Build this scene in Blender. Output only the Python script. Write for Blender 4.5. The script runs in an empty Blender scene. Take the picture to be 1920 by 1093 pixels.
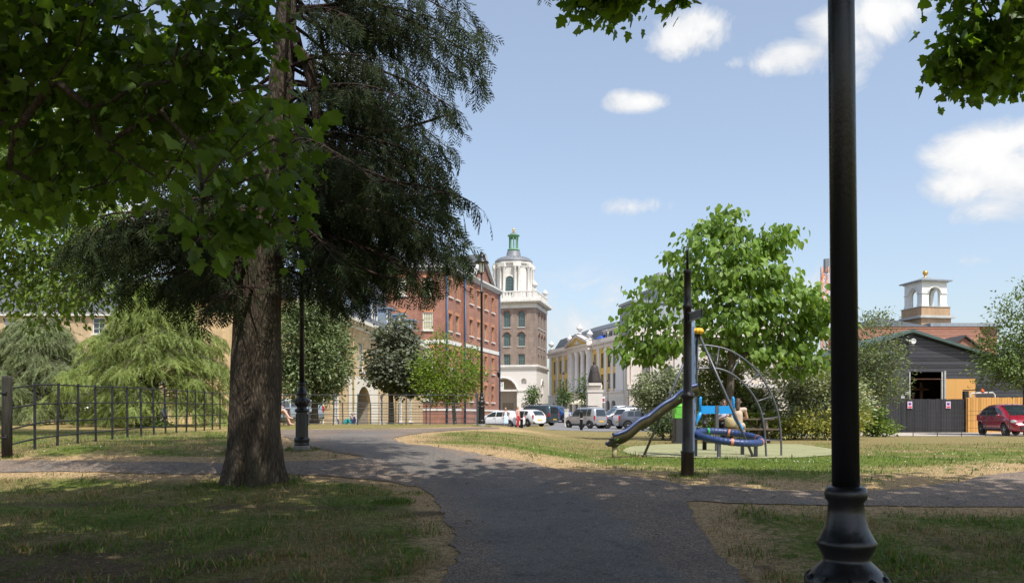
import bpy, bmesh, math, random
import numpy as np
from mathutils import Vector, Matrix, noise
from mathutils.geometry import delaunay_2d_cdt
random.seed(7); RNG = np.random.default_rng(7)
R = math.radians; PI = math.pi
SC = bpy.context.scene; COL = SC.collection
F, CX, HY, EYE = 1500.0, 960.0, 780.0, 1.5          # focal length and horizon of the photograph, eye height

def P(px, py, D): return Vector(((px-CX)/F*D, D, EYE-(py-HY)/F*D))
def sst(a, b, x):
    t = np.clip((x-a)/(b-a), 0, 1); return t*t*(3-2*t)
# ------------------------------------------------------------------ terrain
_LD = [-400,0,3,7,10,12,13.5,15,20,27.7,32,36,60,100,160,1500]
_LZ = [0,0,.02,.28,.4,.5,.72,.9,1.0,1.07,1.17,1.17,1.18,1.2,1.25,1.25]
_RD = [-400,0,3,7,11.5,14,17,22,30,36,40,47,60,72,79,88,110,160,1500]
_RZ = [0,0,.02,.28,.65,.66,.64,.68,.68,.59,.52,.56,.50,.45,.55,1.0,1.2,1.25,1.25]
def _smooth_tab(ds, zs):
    x = np.arange(-20, 200, .25); z = np.interp(x, ds, zs)
    k = np.hanning(9); k /= k.sum()
    return x, np.convolve(np.pad(z, 4, mode='edge'), k, 'valid')
_LT = _smooth_tab(_LD, _LZ); _RT = _smooth_tab(_RD, _RZ)
def terr(X, Y):
    X = np.asarray(X, float); Y = np.asarray(Y, float)
    D = np.maximum(Y, 6.0); t = X/D
    zl = np.interp(Y, *_LT); zr = np.interp(Y, *_RT)
    s = sst(-.05, .12, t)
    # the street in front of the terrace lies lower than the green
    low = sst(-.30, -.22, t)*(1-s)*sst(34, 44, Y)*(1-sst(84, 92, Y))
    z = zl*(1-s)+zr*s
    return z - low*np.maximum(z-.42, 0)
def gz(x, y): return float(terr(x, y))
def G(px, D): x = (px-CX)/F*D; return Vector((x, D, gz(x, D)))
def G2(px, py):
    D = np.arange(1.5, 140, .02); X = (px-CX)/F*D
    y = HY+F*(EYE-terr(X, D))/D
    i = int(np.argmax(y <= py)); return Vector((X[i], D[i], gz(X[i], D[i])))
# ------------------------------------------------------------------ materials
def nt(name):
    m = bpy.data.materials.new(name); m.use_nodes = True; t = m.node_tree
    return m, t, t.nodes['Principled BSDF']
def nd(t, typ, **kw):
    n = t.nodes.new(typ)
    for k, v in kw.items():
        if k[:2] == 'i_':
            key = k[2:]
            n.inputs[int(key) if key.isdigit() else key.replace('_', ' ')].default_value = v
        else: setattr(n, k, v)
    return n
def mixc(t, fac, a, b, typ='MIX'):
    n = t.nodes.new('ShaderNodeMix'); n.data_type = 'RGBA'; n.blend_type = typ
    for s, v in ((n.inputs[0], fac), (n.inputs[6], a), (n.inputs[7], b)):
        if hasattr(v, 'links'): t.links.new(v, s)
        elif isinstance(v, (int, float)): s.default_value = v
        else: s.default_value = (*v[:3], 1)
    return n.outputs[2]
def ramp(t, fac, pts):
    n = t.nodes.new('ShaderNodeValToRGB'); e = n.color_ramp.elements
    while len(e) < len(pts): e.new(.5)
    for k, (p, c) in enumerate(pts):
        e[k].position = p; e[k].color = (c, c, c, 1) if isinstance(c, (int, float)) else (*c, 1)
    t.links.new(fac, n.inputs[0]); return n.outputs[0]
def sc(c, k): return tuple(min(1, x*k) for x in c)
_MC = {}
def mat(name, col, rough=.6, var=.15, scale=3., bump=.0, bscale=40., metal=0., coat=0., spec=.5, uv=False, stretch=None):
    if name in _MC: return _MC[name]
    m, t, b = nt(name); _MC[name] = m
    tc = nd(t, 'ShaderNodeTexCoord'); src = tc.outputs['UV' if uv else 'Object']
    if stretch:
        mp = nd(t, 'ShaderNodeMapping'); mp.inputs['Scale'].default_value = stretch
        t.links.new(src, mp.inputs[0]); src = mp.outputs[0]
    n = nd(t, 'ShaderNodeTexNoise', i_Scale=scale, i_Detail=6., i_Roughness=.65); t.links.new(src, n.inputs['Vector'])
    f = ramp(t, n.outputs[0], [(.3, 0.), (.7, 1.)])
    t.links.new(mixc(t, f, sc(col, 1-var), sc(col, 1+var)), b.inputs['Base Color'])
    b.inputs['Roughness'].default_value = rough; b.inputs['Metallic'].default_value = metal
    b.inputs['Coat Weight'].default_value = coat; b.inputs['Coat Roughness'].default_value = .05
    b.inputs['Specular IOR Level'].default_value = spec
    if bump:
        n2 = nd(t, 'ShaderNodeTexNoise', i_Scale=bscale, i_Detail=4.); t.links.new(src, n2.inputs['Vector'])
        bp = nd(t, 'ShaderNodeBump', i_Strength=bump, i_Distance=.02); t.links.new(n2.outputs[0], bp.inputs['Height'])
        t.links.new(bp.outputs[0], b.inputs['Normal'])
    return m
def brickmat(name, c1, c2, mortar, bw=.225, bh=.075, ms=.012, rough=.85):
    if name in _MC: return _MC[name]
    m, t, b = nt(name); _MC[name] = m
    tc = nd(t, 'ShaderNodeTexCoord')
    br = nd(t, 'ShaderNodeTexBrick', i_Scale=1., i_Mortar_Size=ms, i_Brick_Width=bw, i_Row_Height=bh, i_Bias=0.)
    br.inputs['Color1'].default_value = (*c1, 1); br.inputs['Color2'].default_value = (*c2, 1); br.inputs['Mortar'].default_value = (*mortar, 1)
    t.links.new(tc.outputs['UV'], br.inputs['Vector'])
    n = nd(t, 'ShaderNodeTexNoise', i_Scale=.6, i_Detail=7., i_Roughness=.7); t.links.new(tc.outputs['UV'], n.inputs['Vector'])
    f = ramp(t, n.outputs[0], [(.3, .72), (.7, 1.18)])
    mp = nd(t, 'ShaderNodeMapping'); mp.inputs['Scale'].default_value = (1.4, .16, 1); t.links.new(tc.outputs['UV'], mp.inputs[0])
    ns = nd(t, 'ShaderNodeTexNoise', i_Scale=1., i_Detail=7., i_Roughness=.75); t.links.new(mp.outputs[0], ns.inputs['Vector'])
    wall = mixc(t, 1., mixc(t, 1., br.outputs[0], f, 'MULTIPLY'), ramp(t, ns.outputs[0], [(.35, .78), (.6, 1.1)]), 'MULTIPLY')
    t.links.new(wall, b.inputs['Base Color'])
    b.inputs['Roughness'].default_value = rough
    bp = nd(t, 'ShaderNodeBump', i_Strength=.5, i_Distance=.01); bp.invert = True
    t.links.new(br.outputs[1], bp.inputs['Height']); t.links.new(bp.outputs[0], b.inputs['Normal'])
    return m
def linemat(name, col, axis, period, dark=.5, rough=.8, var=.2, width=.12, vscale=2.):
    """boards, tiles or standing seams: dark lines every `period` metres along the UV axis, each board with its own tone"""
    if name in _MC: return _MC[name]
    m, t, b = nt(name); _MC[name] = m
    tc = nd(t, 'ShaderNodeTexCoord'); sp = nd(t, 'ShaderNodeSeparateXYZ'); t.links.new(tc.outputs['UV'], sp.inputs[0])
    d = nd(t, 'ShaderNodeMath', operation='DIVIDE'); t.links.new(sp.outputs[axis], d.inputs[0]); d.inputs[1].default_value = period
    fr = nd(t, 'ShaderNodeMath', operation='FRACT'); t.links.new(d.outputs[0], fr.inputs[0])
    fl = nd(t, 'ShaderNodeMath', operation='FLOOR'); t.links.new(d.outputs[0], fl.inputs[0])
    wn = nd(t, 'ShaderNodeTexWhiteNoise', noise_dimensions='1D'); t.links.new(fl.outputs[0], wn.inputs['W'])
    mp = nd(t, 'ShaderNodeMapping'); s = [6., 6., 6.]; s[axis] = 60.; mp.inputs['Scale'].default_value = [x*vscale/6 for x in s]
    t.links.new(tc.outputs['UV'], mp.inputs[0])
    n = nd(t, 'ShaderNodeTexNoise', i_Scale=1., i_Detail=6.); t.links.new(mp.outputs[0], n.inputs['Vector'])
    a = nd(t, 'ShaderNodeMath', operation='ADD'); t.links.new(wn.outputs[0], a.inputs[0]); t.links.new(n.outputs[0], a.inputs[1])
    tone = ramp(t, a.outputs[0], [(.4, 0.), (1., 1.)])
    base = mixc(t, tone, sc(col, 1-var), sc(col, 1+var))
    ln = ramp(t, fr.outputs[0], [(0., dark), (width, 1.)])
    t.links.new(mixc(t, 1., base, ln, 'MULTIPLY'), b.inputs['Base Color']); b.inputs['Roughness'].default_value = rough
    bp = nd(t, 'ShaderNodeBump', i_Strength=.6, i_Distance=.02); t.links.new(fr.outputs[0], bp.inputs['Height']); t.links.new(bp.outputs[0], b.inputs['Normal'])
    return m
def leafmat(name, c1, c2, trans=.35, rough=.5, tint=(1.3, 1.25, .5), patch=None):
    if name in _MC: return _MC[name]
    m, t, b = nt(name); _MC[name] = m
    g = nd(t, 'ShaderNodeNewGeometry')
    col = mixc(t, g.outputs['Random Per Island'], c1, c2)
    tc = nd(t, 'ShaderNodeTexCoord'); n = nd(t, 'ShaderNodeTexNoise', i_Scale=.9, i_Detail=3.); t.links.new(tc.outputs['Object'], n.inputs['Vector'])
    col = mixc(t, 1., col, ramp(t, n.outputs[0], [(.3, .7), (.7, 1.25)]), 'MULTIPLY')
    if patch:
        n3 = nd(t, 'ShaderNodeTexNoise', i_Scale=2.2, i_Detail=2.); t.links.new(tc.outputs['Object'], n3.inputs['Vector'])
        col = mixc(t, ramp(t, n3.outputs[0], [(.52, 0.), (.66, .8)]), col, patch)
    t.links.new(col, b.inputs['Base Color']); b.inputs['Roughness'].default_value = rough; b.inputs['Specular IOR Level'].default_value = .35
    tr = nd(t, 'ShaderNodeBsdfTranslucent'); t.links.new(mixc(t, 1., col, tint, 'MULTIPLY'), tr.inputs[0])
    mx = nd(t, 'ShaderNodeMixShader'); mx.inputs[0].default_value = trans
    t.links.new(b.outputs[0], mx.inputs[1]); t.links.new(tr.outputs[0], mx.inputs[2])
    t.links.new(mx.outputs[0], t.nodes['Material Output'].inputs[0]); return m
def barkmat(name, c1, c2, vs=(14, 14, 2.2), bump=1., dist=.03):
    if name in _MC: return _MC[name]
    m, t, b = nt(name); _MC[name] = m
    tc = nd(t, 'ShaderNodeTexCoord'); mp = nd(t, 'ShaderNodeMapping'); mp.inputs['Scale'].default_value = vs
    t.links.new(tc.outputs['Object'], mp.inputs[0])
    n = nd(t, 'ShaderNodeTexNoise', i_Scale=1.6, i_Detail=8., i_Roughness=.7, i_Distortion=.8); t.links.new(mp.outputs[0], n.inputs['Vector'])
    w = nd(t, 'ShaderNodeTexVoronoi', feature='DISTANCE_TO_EDGE', i_Scale=1.3); t.links.new(mp.outputs[0], w.inputs['Vector'])
    n3 = nd(t, 'ShaderNodeTexNoise', i_Scale=1.1, i_Detail=3.); t.links.new(tc.outputs['Object'], n3.inputs['Vector'])
    h = nd(t, 'ShaderNodeMath', operation='MULTIPLY_ADD'); t.links.new(w.outputs[0], h.inputs[0]); h.inputs[1].default_value = 1.2; t.links.new(n.outputs[0], h.inputs[2])
    f = ramp(t, h.outputs[0], [(.35, 0.), (.85, 1.)])
    c = mixc(t, f, c1, c2)
    c = mixc(t, ramp(t, n3.outputs[0], [(.5, 0.), (.7, .45)]), c, (.045, .055, .025))
    t.links.new(c, b.inputs['Base Color']); b.inputs['Roughness'].default_value = .9
    bp = nd(t, 'ShaderNodeBump', i_Strength=bump, i_Distance=dist); t.links.new(h.outputs[0], bp.inputs['Height']); t.links.new(bp.outputs[0], b.inputs['Normal'])
    return m
# ------------------------------------------------------------------ objects
def tag(o, label=None, cat=None, group=None, kind=None):
    if label: o['label'] = label
    if cat: o['category'] = cat
    if group: o['group'] = group
    if kind: o['kind'] = kind
    return o
def thing(name, label, cat, loc=(0, 0, 0), rz=0, group=None):
    o = bpy.data.objects.new(name, None); COL.objects.link(o); o.location = loc; o.rotation_euler = (0, 0, rz)
    o.empty_display_size = .2
    return tag(o, label, cat, group)
def wloc(o):
    v = Vector((0, 0, 0))
    while o: v += o.location; o = o.parent
    return v
def kids(o): return [c for c in COL.objects if c.parent == o]
def dup(o, loc=None, rz=None, label=None, group=None, parent=None, swap=None):
    c = o.copy(); COL.objects.link(c)
    if parent: c.parent = parent
    if loc is not None: c.location = loc
    if rz is not None: c.rotation_euler = (0, 0, rz)
    tag(c, label, None, group)
    if swap and c.type == 'MESH':
        for s in c.material_slots:
            if s.material and s.material.name in swap: s.link = 'OBJECT'; s.material = swap[s.material.name]
    for ch in kids(o): dup(ch, parent=c, swap=swap)
    return c
class MB:
    def __init__(s): s.v = []; s.f = []; s.mi = []; s.sm = []; s.M = Matrix(); s.m = 0
    def add(s, vs, fs, smooth=False):
        k = len(s.v); M = s.M
        s.v += [M @ Vector(v) for v in vs]
        for f in fs: s.f.append([i+k for i in f]); s.mi.append(s.m); s.sm.append(smooth)
        return s
    def box(s, c, d, rz=0, rx=0, ry=0, bev=0):
        x, y, z = d[0]/2, d[1]/2, d[2]/2
        T = Matrix.Translation(c) @ Matrix.Rotation(rz, 4, 'Z') @ Matrix.Rotation(ry, 4, 'Y') @ Matrix.Rotation(rx, 4, 'X')
        if bev:
            b = bev; vs = []
            for zz in (-z, z):
                for (px, py) in ((-x+b, -y), (x-b, -y), (x, -y+b), (x, y-b), (x-b, y), (-x+b, y), (-x, y-b), (-x, -y+b)): vs.append(T @ Vector((px, py, zz)))
            fs = [list(range(7, -1, -1)), list(range(8, 16))]+[(i, (i+1) % 8, 8+(i+1) % 8, 8+i) for i in range(8)]
            return s.add(vs, fs)
        vs = [T @ Vector((i*x, j*y, k*z)) for k in (-1, 1) for j in (-1, 1) for i in (-1, 1)]
        return s.add(vs, [(0, 2, 3, 1), (4, 5, 7, 6), (0, 1, 5, 4), (2, 6, 7, 3), (0, 4, 6, 2), (1, 3, 7, 5)])
    def b2(s, a, b): return s.box([(a[i]+b[i])/2 for i in range(3)], [abs(b[i]-a[i]) for i in range(3)])
    def quad(s, *p): return s.add(p, [tuple(range(len(p)))])
    def tube(s, pts, r, n=8, cap=True, smooth=True):
        pts = [Vector(p) for p in pts]
        if isinstance(r, (int, float)): r = [r]*len(pts)
        vs = []; up = Vector((0, 0, 1)); a = None
        for i, p in enumerate(pts):
            d = (pts[min(i+1, len(pts)-1)]-pts[max(i-1, 0)]).normalized()
            if a is None: a = d.cross(up) if abs(d.z) < .95 else d.cross(Vector((1, 0, 0)))
            a = (a-d*a.dot(d)).normalized(); b = d.cross(a)
            vs += [p+(a*math.cos(2*PI*k/n)+b*math.sin(2*PI*k/n))*r[i] for k in range(n)]
        fs = [(i*n+k, i*n+(k+1) % n, (i+1)*n+(k+1) % n, (i+1)*n+k) for i in range(len(pts)-1) for k in range(n)]
        s.add(vs, fs, smooth)
        if cap:
            k = len(s.v)-len(vs)
            s.f += [[k+j for j in range(n-1, -1, -1)], [k+(len(pts)-1)*n+j for j in range(n)]]; s.mi += [s.m]*2; s.sm += [False]*2
        return s
    def lathe(s, prof, n=20, c=(0, 0, 0), smooth=True, ph=0):
        vs = [(c[0]+r*math.cos(2*PI*k/n+ph), c[1]+r*math.sin(2*PI*k/n+ph), c[2]+z) for r, z in prof for k in range(n)]
        fs = [(i*n+k, i*n+(k+1) % n, (i+1)*n+(k+1) % n, (i+1)*n+k) for i in range(len(prof)-1) for k in range(n)]
        fs += [tuple(range(n-1, -1, -1)), tuple((len(prof)-1)*n+k for k in range(n))]
        return s.add(vs, fs, smooth)
    def ball(s, c, r, n=10, m=7):
        if isinstance(r, (int, float)): r = (r, r, r)
        pr = [(math.sin(PI*i/m), -math.cos(PI*i/m)) for i in range(m+1)]
        vs = [(c[0]+r[0]*a*math.cos(2*PI*k/n), c[1]+r[1]*a*math.sin(2*PI*k/n), c[2]+r[2]*b) for a, b in pr for k in range(n)]
        return s.add(vs, [(i*n+k, i*n+(k+1) % n, (i+1)*n+(k+1) % n, (i+1)*n+k) for i in range(m) for k in range(n)], True)
    def ext(s, poly, a, b):
        """polygon (list of 3D points) swept from offset a to offset b (vectors)"""
        n = len(poly); a = Vector(a); b = Vector(b)
        vs = [Vector(p)+a for p in poly]+[Vector(p)+b for p in poly]
        return s.add(vs, [tuple(range(n-1, -1, -1)), tuple(range(n, 2*n))]+[(i, (i+1) % n, n+(i+1) % n, n+i) for i in range(n)])
    def build(s, name, mats, parent=None, world=False, loc=None, fix=False):
        me = bpy.data.meshes.new(name)
        off = wloc(parent) if (world and parent) else Vector((0, 0, 0))
        if loc is not None and not parent: off = Vector(loc)
        me.from_pydata([tuple(v-off) for v in s.v], [], s.f)
        for m in (mats if isinstance(mats, (list, tuple)) else [mats]): me.materials.append(m)
        me.polygons.foreach_set('material_index', s.mi); me.polygons.foreach_set('use_smooth', s.sm)
        if fix:
            bm = bmesh.new(); bm.from_mesh(me); bmesh.ops.remove_doubles(bm, verts=bm.verts, dist=1e-5)
            bmesh.ops.recalc_face_normals(bm, faces=bm.faces); bm.to_mesh(me); bm.free()
        autouv(me); me.update()
        o = bpy.data.objects.new(name, me); COL.objects.link(o); o.parent = parent
        if loc is not None and not parent: o.location = loc
        return o
def autouv(me):
    n = len(me.loops)
    if not n: return
    uv = me.uv_layers.new(name='UVMap')
    co = np.empty(len(me.vertices)*3, np.float32); me.vertices.foreach_get('co', co); co = co.reshape(-1, 3)
    li = np.empty(n, np.int32); me.loops.foreach_get('vertex_index', li)
    nf = len(me.polygons); nr = np.empty(nf*3, np.float32); me.polygons.foreach_get('normal', nr); nr = nr.reshape(-1, 3)
    lt = np.empty(nf, np.int32); me.polygons.foreach_get('loop_total', lt)
    N = np.repeat(nr, lt, axis=0); C = co[li]
    h = np.hypot(N[:, 0], N[:, 1]); flat = h < .15; h = np.where(h < 1e-6, 1, h)
    tx = np.where(flat, 1, -N[:, 1]/h); ty = np.where(flat, 0, N[:, 0]/h)
    u = C[:, 0]*tx+C[:, 1]*ty
    sl = np.abs(N[:, 2]) > .15                    # sloping faces: measure along the slope
    v = np.where(flat, C[:, 1], np.where(sl, C[:, 2]/np.maximum(h, .15), C[:, 2]))
    uv.data.foreach_set('uv', np.stack([u, v], 1).ravel().astype(np.float32))
def npmesh(name, V, Fc, m, parent=None, smooth=False, attrs=None):
    """V (n,3), Fc (k,3|4) index arrays -> object"""
    me = bpy.data.meshes.new(name); k = Fc.shape[1]
    me.vertices.add(len(V)); me.vertices.foreach_set('co', V.astype(np.float32).ravel())
    me.loops.add(Fc.size); me.loops.foreach_set('vertex_index', Fc.astype(np.int32).ravel())
    me.polygons.add(len(Fc)); me.polygons.foreach_set('loop_start', np.arange(0, Fc.size, k, dtype=np.int32))
    if smooth: me.polygons.foreach_set('use_smooth', np.ones(len(Fc), bool))
    me.materials.append(m)
    for an, av in (attrs or {}).items():
        a = me.attributes.new(an, 'FLOAT', 'POINT'); a.data.foreach_set('value', av.astype(np.float32))
    me.update(calc_edges=True); me.validate()
    o = bpy.data.objects.new(name, me); COL.objects.link(o); o.parent = parent
    return o
def unit(a): return a/np.maximum(np.linalg.norm(a, axis=-1, keepdims=True), 1e-9)
def scatter(name, tpl, pos, d, n, size, m, parent=None):
    """copies of a leaf template (verts: x side, y along, z normal) as one mesh"""
    tv, tf = tpl; tv = np.array(tv, float); tf = np.array(tf)
    d = unit(d); s = unit(np.cross(d, n)); n = np.cross(s, d)
    size = np.broadcast_to(np.asarray(size, float), (len(pos),))
    off = np.array(wloc(parent)) if parent else np.zeros(3)
    V = (pos-off)[:, None, :]+size[:, None, None]*(tv[None, :, 0:1]*s[:, None]+tv[None, :, 1:2]*d[:, None]+tv[None, :, 2:3]*n[:, None])
    Fc = tf[None]+(np.arange(len(pos))*len(tv))[:, None, None]
    return npmesh(name, V.reshape(-1, 3), Fc.reshape(-1, tf.shape[1]), m, parent)
# ================================================================== ground, paths, roads
BL = [(840,1093),(852,1040),(846,992),(822,945),(790,914),(740,905),(640,894),(545,890),(400,889),(200,886),(0,885),(-260,884)]
BU = [(-260,861),(0,863),(200,865),(420,868),(540,866),(640,862),(678,857),(640,850),(604,843),(566,834),(535,820),(520,813),(480,811)]
BT = [(480,805.6),(590,805.2),(650,804),(750,803.8),(860,802),(935,801.2)]
BR = [(935,803.4),(870,806),(805,810),(755,817),(741,821.5),(746,827),(762,832),(850,843),(900,851),(1000,869),(1100,886),(1290,909),(1400,916),(1550,921),(1640,921),(1700,918),(1780,906),(1920,883),(2150,862)]
BB = [(2150,952),(1920,951),(1700,950),(1550,947),(1400,944),(1288,941),(1302,966),(1340,1040),(1392,1093)]
path_poly = [G2(*p).xy for p in BL+BU+BT+BR+BB]
path_poly = [Vector((-.95, -9))]+path_poly+[Vector((1.35, -9))]
def densify(poly, step, amp, seed=0, lo=.05):
    out = []
    for i, a in enumerate(poly):
        b = poly[(i+1) % len(poly)]; L = (b-a).length; st = max(step, .012*(a.y+b.y)/2); k = max(1, int(L/st))
        nrm = Vector((-(b-a).y, (b-a).x)).normalized() if L > 1e-6 else Vector((0, 0))
        for j in range(k):
            p = a.lerp(b, j/k); q = noise.noise(Vector((p.x*1.3, p.y*1.3, seed)))+.6*noise.noise(Vector((p.x*5, p.y*5, seed+9)))+.45*noise.noise(Vector((p.x*13, p.y*13, seed+5)))
            out.append(p+nrm*q*amp)
    return out
path_out = densify(path_poly, .09, .10)
PO = np.array([tuple(p) for p in path_out])
def seg_dist(Q, A, closed=True):
    B = np.roll(A, -1, 0) if closed else A[1:]
    A2 = A if closed else A[:-1]
    d = np.full(len(Q), 1e9)
    for a, b in zip(A2, B):
        ab = b-a; l2 = max(ab @ ab, 1e-9)
        t = np.clip(((Q-a) @ ab)/l2, 0, 1)
        d = np.minimum(d, np.hypot(Q[:, 0]-a[0]-t*ab[0], Q[:, 1]-a[1]-t*ab[1]))
    return d
def inside(Q, A):
    B = np.roll(A, -1, 0); c = np.zeros(len(Q), bool)
    for a, b in zip(A, B):
        cr = (a[1] > Q[:, 1]) != (b[1] > Q[:, 1])
        if cr.any(): c ^= cr & (Q[:, 0] < (b[0]-a[0])*(Q[:, 1]-a[1])/(b[1]-a[1]+1e-12)+a[0])
    return c
def sheet(name, outline, step, h, m, grow=None, attrs=None):
    """a flat sheet over the terrain inside an outline"""
    O = np.array([tuple(p) for p in outline]); lo, hi = O.min(0), O.max(0)
    pts = []; y = lo[1]
    while y < hi[1]:
        st = step*(1+max(y, 0)*(grow or 0)); xs = np.arange(lo[0], hi[0], st)
        pts.append(np.stack([xs+RNG.uniform(-.2, .2, len(xs))*st, np.full(len(xs), y)+RNG.uniform(-.2, .2, len(xs))*st], 1)); y += st
    pts = np.concatenate(pts); pts = pts[inside(pts, O)]; pts = pts[seg_dist(pts, O) > step*.3]
    n = len(O)
    r = delaunay_2d_cdt([Vector(p) for p in O]+[Vector(p) for p in pts], [], [list(range(n))], 1, 1e-5)
    V = np.array([tuple(p) for p in r[0]]); Fc = np.array([f for f in r[2] if len(f) == 3])
    Z = terr(V[:, 0], V[:, 1])+h
    at = {k: f(V) for k, f in (attrs or {}).items()}
    o = npmesh(name, np.column_stack([V, Z]), Fc, m, attrs=at, smooth=True)
    bm = bmesh.new(); bm.from_mesh(o.data); bmesh.ops.recalc_face_normals(bm, faces=bm.faces)
    if sum(f.normal.z for f in bm.faces) < 0: bmesh.ops.reverse_faces(bm, faces=bm.faces)
    bm.to_mesh(o.data); bm.free()
    return tag(o, kind='structure')
# ---- the ground sheet
def lines(segs):
    out = []
    for a, b, st in segs: out += list(np.arange(a, b, st))
    return np.array(out)
gx = lines([(-900,-120,60),(-120,-40,6),(-40,-16,.8),(-16,14,.16),(14,44,.8),(44,150,6),(150,901,60)])
gy = lines([(-120,-12,8),(-12,2,1),(2,22,.14),(22,34,.3),(34,100,.8),(100,240,6),(240,1200,80)])
GX, GY = np.meshgrid(gx, gy); Q = np.column_stack([GX.ravel(), GY.ravel()])
near = (Q[:, 1] < 45) & (Q[:, 1] > -12) & (np.abs(Q[:, 0]) < 30)
dp = np.full(len(Q), 30.); dp[near] = seg_dist(Q[near], PO)
ins = np.zeros(len(Q), bool); ins[near] = inside(Q[near], PO)
track = np.array([tuple(G2(*p).xy) for p in [(-100,946),(150,944),(300,948),(520,951),(700,951),(840,968)]])
dt = np.full(len(Q), 30.); dt[near] = seg_dist(Q[near], track, False)
def ground_attrs(X, Y, dp, dt, ins):
    nz = np.array([noise.noise(Vector((x*.8, y*.8, 3.))) for x, y in zip(X, Y)])
    n2 = np.array([noise.noise(Vector((x*2.6, y*2.6, 7.))) for x, y in zip(X, Y)])
    wid = (.36+.2*sst(.3, .8, X)+.75*sst(9, 12, Y)*sst(-.06, .03, X/np.maximum(Y, 4))+.3*sst(11, 15, Y))*(1+.55*nz)+.14*n2
    worn = np.exp(-np.maximum(dp-.05, 0)/np.maximum(wid, .08)); worn[ins] = 1
    soil = np.exp(-(dt/.26)**2)*(.5+.6*n2)
    t = X/np.maximum(Y, 4)
    soil += sst(-.2, -.6, t)*sst(8.6, 6.0, Y)*(.95+.9*n2)+ .8*sst(9.5, 6, Y)*np.clip(n2+.15, 0, 1)
    # burnt summer turf far out on the open green, greener by the near edge of the play area
    dry = .38+.6*nz+sst(17, 30, Y)*sst(-.02, .1, t)*.35-np.exp(-((Y-13.3)/2.7)**2)*sst(-.02, .06, t)*1.3
    dry += sst(24, 34, Y)*.25
    gold = sst(-.28, -.32, t)*sst(22, 30, Y)
    return worn, np.clip(soil, 0, 1), np.clip(dry, 0, 1), gold
worn, soil, dry, gold = ground_attrs(Q[:, 0], Q[:, 1], dp, dt, ins)
Z = terr(Q[:, 0], Q[:, 1])-.004
ny_, nx_ = GX.shape
idx = np.arange(ny_*nx_).reshape(ny_, nx_)
Fq = np.stack([idx[:-1, :-1], idx[:-1, 1:], idx[1:, 1:], idx[1:, :-1]], -1).reshape(-1, 4)
def groundmat():
    m, t, b = nt('turf')
    g = nd(t, 'ShaderNodeNewGeometry'); pos = g.outputs['Position']
    A = {k: nd(t, 'ShaderNodeAttribute', attribute_name=k).outputs['Fac'] for k in ('worn', 'soil', 'dry', 'gold')}
    def no(s, d=5., r=.65):
        n = nd(t, 'ShaderNodeTexNoise', i_Scale=s, i_Detail=d, i_Roughness=r); t.links.new(pos, n.inputs['Vector']); return n.outputs[0]
    n1, n2, n3 = no(1.4), no(9.), no(60., 3.)
    gr = mixc(t, ramp(t, n2, [(.3, 0.), (.7, 1.)]), (.085, .135, .018), (.175, .215, .04))
    st = mixc(t, ramp(t, n2, [(.3, 0.), (.7, 1.)]), (.22, .17, .075), (.34, .26, .13))
    a = nd(t, 'ShaderNodeMath', operation='MULTIPLY_ADD'); t.links.new(n2, a.inputs[0]); a.inputs[1].default_value = .9; t.links.new(A['dry'], a.inputs[2])
    c = mixc(t, ramp(t, a.outputs[0], [(.55, 0.), (1.15, .85)]), gr, st)
    wv = nd(t, 'ShaderNodeTexWave', wave_type='BANDS', bands_direction='Y', i_Scale=.16, i_Distortion=.6); t.links.new(pos, wv.inputs['Vector'])
    gc = mixc(t, wv.outputs[1], (.36, .26, .1), (.44, .34, .15))
    c = mixc(t, A['gold'], c, gc)
    wr = mixc(t, n3, (.34, .225, .12), (.60, .43, .24))
    w = nd(t, 'ShaderNodeMath', operation='MULTIPLY_ADD'); t.links.new(n2, w.inputs[0]); w.inputs[1].default_value = .8; t.links.new(A['worn'], w.inputs[2])
    c = mixc(t, ramp(t, w.outputs[0], [(.62, 0.), (.95, .95)]), c, wr)
    so = mixc(t, n3, (.085, .060, .037), (.21, .150, .092))
    s = nd(t, 'ShaderNodeMath', operation='MULTIPLY_ADD'); t.links.new(n2, s.inputs[0]); s.inputs[1].default_value = .8; t.links.new(A['soil'], s.inputs[2])
    c = mixc(t, ramp(t, s.outputs[0], [(.6, 0.), (.95, .95)]), c, so)
    c = mixc(t, 1., c, ramp(t, n3, [(.3, .5), (.7, 1.35)]), 'MULTIPLY')
    c = mixc(t, 1., c, ramp(t, no(19., 4., .7), [(.35, .6), (.65, 1.25)]), 'MULTIPLY')
    t.links.new(c, b.inputs['Base Color']); b.inputs['Roughness'].default_value = .95; b.inputs['Specular IOR Level'].default_value = .1
    bp = nd(t, 'ShaderNodeBump', i_Strength=.8, i_Distance=.03); t.links.new(no(45., 5.), bp.inputs['Height']); t.links.new(bp.outputs[0], b.inputs['Normal'])
    return m
TURF = groundmat()
ground = npmesh('ground', np.column_stack([Q, Z]), Fq, TURF, attrs=dict(worn=worn, soil=soil, dry=dry, gold=gold), smooth=True)
tag(ground, kind='structure')
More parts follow.
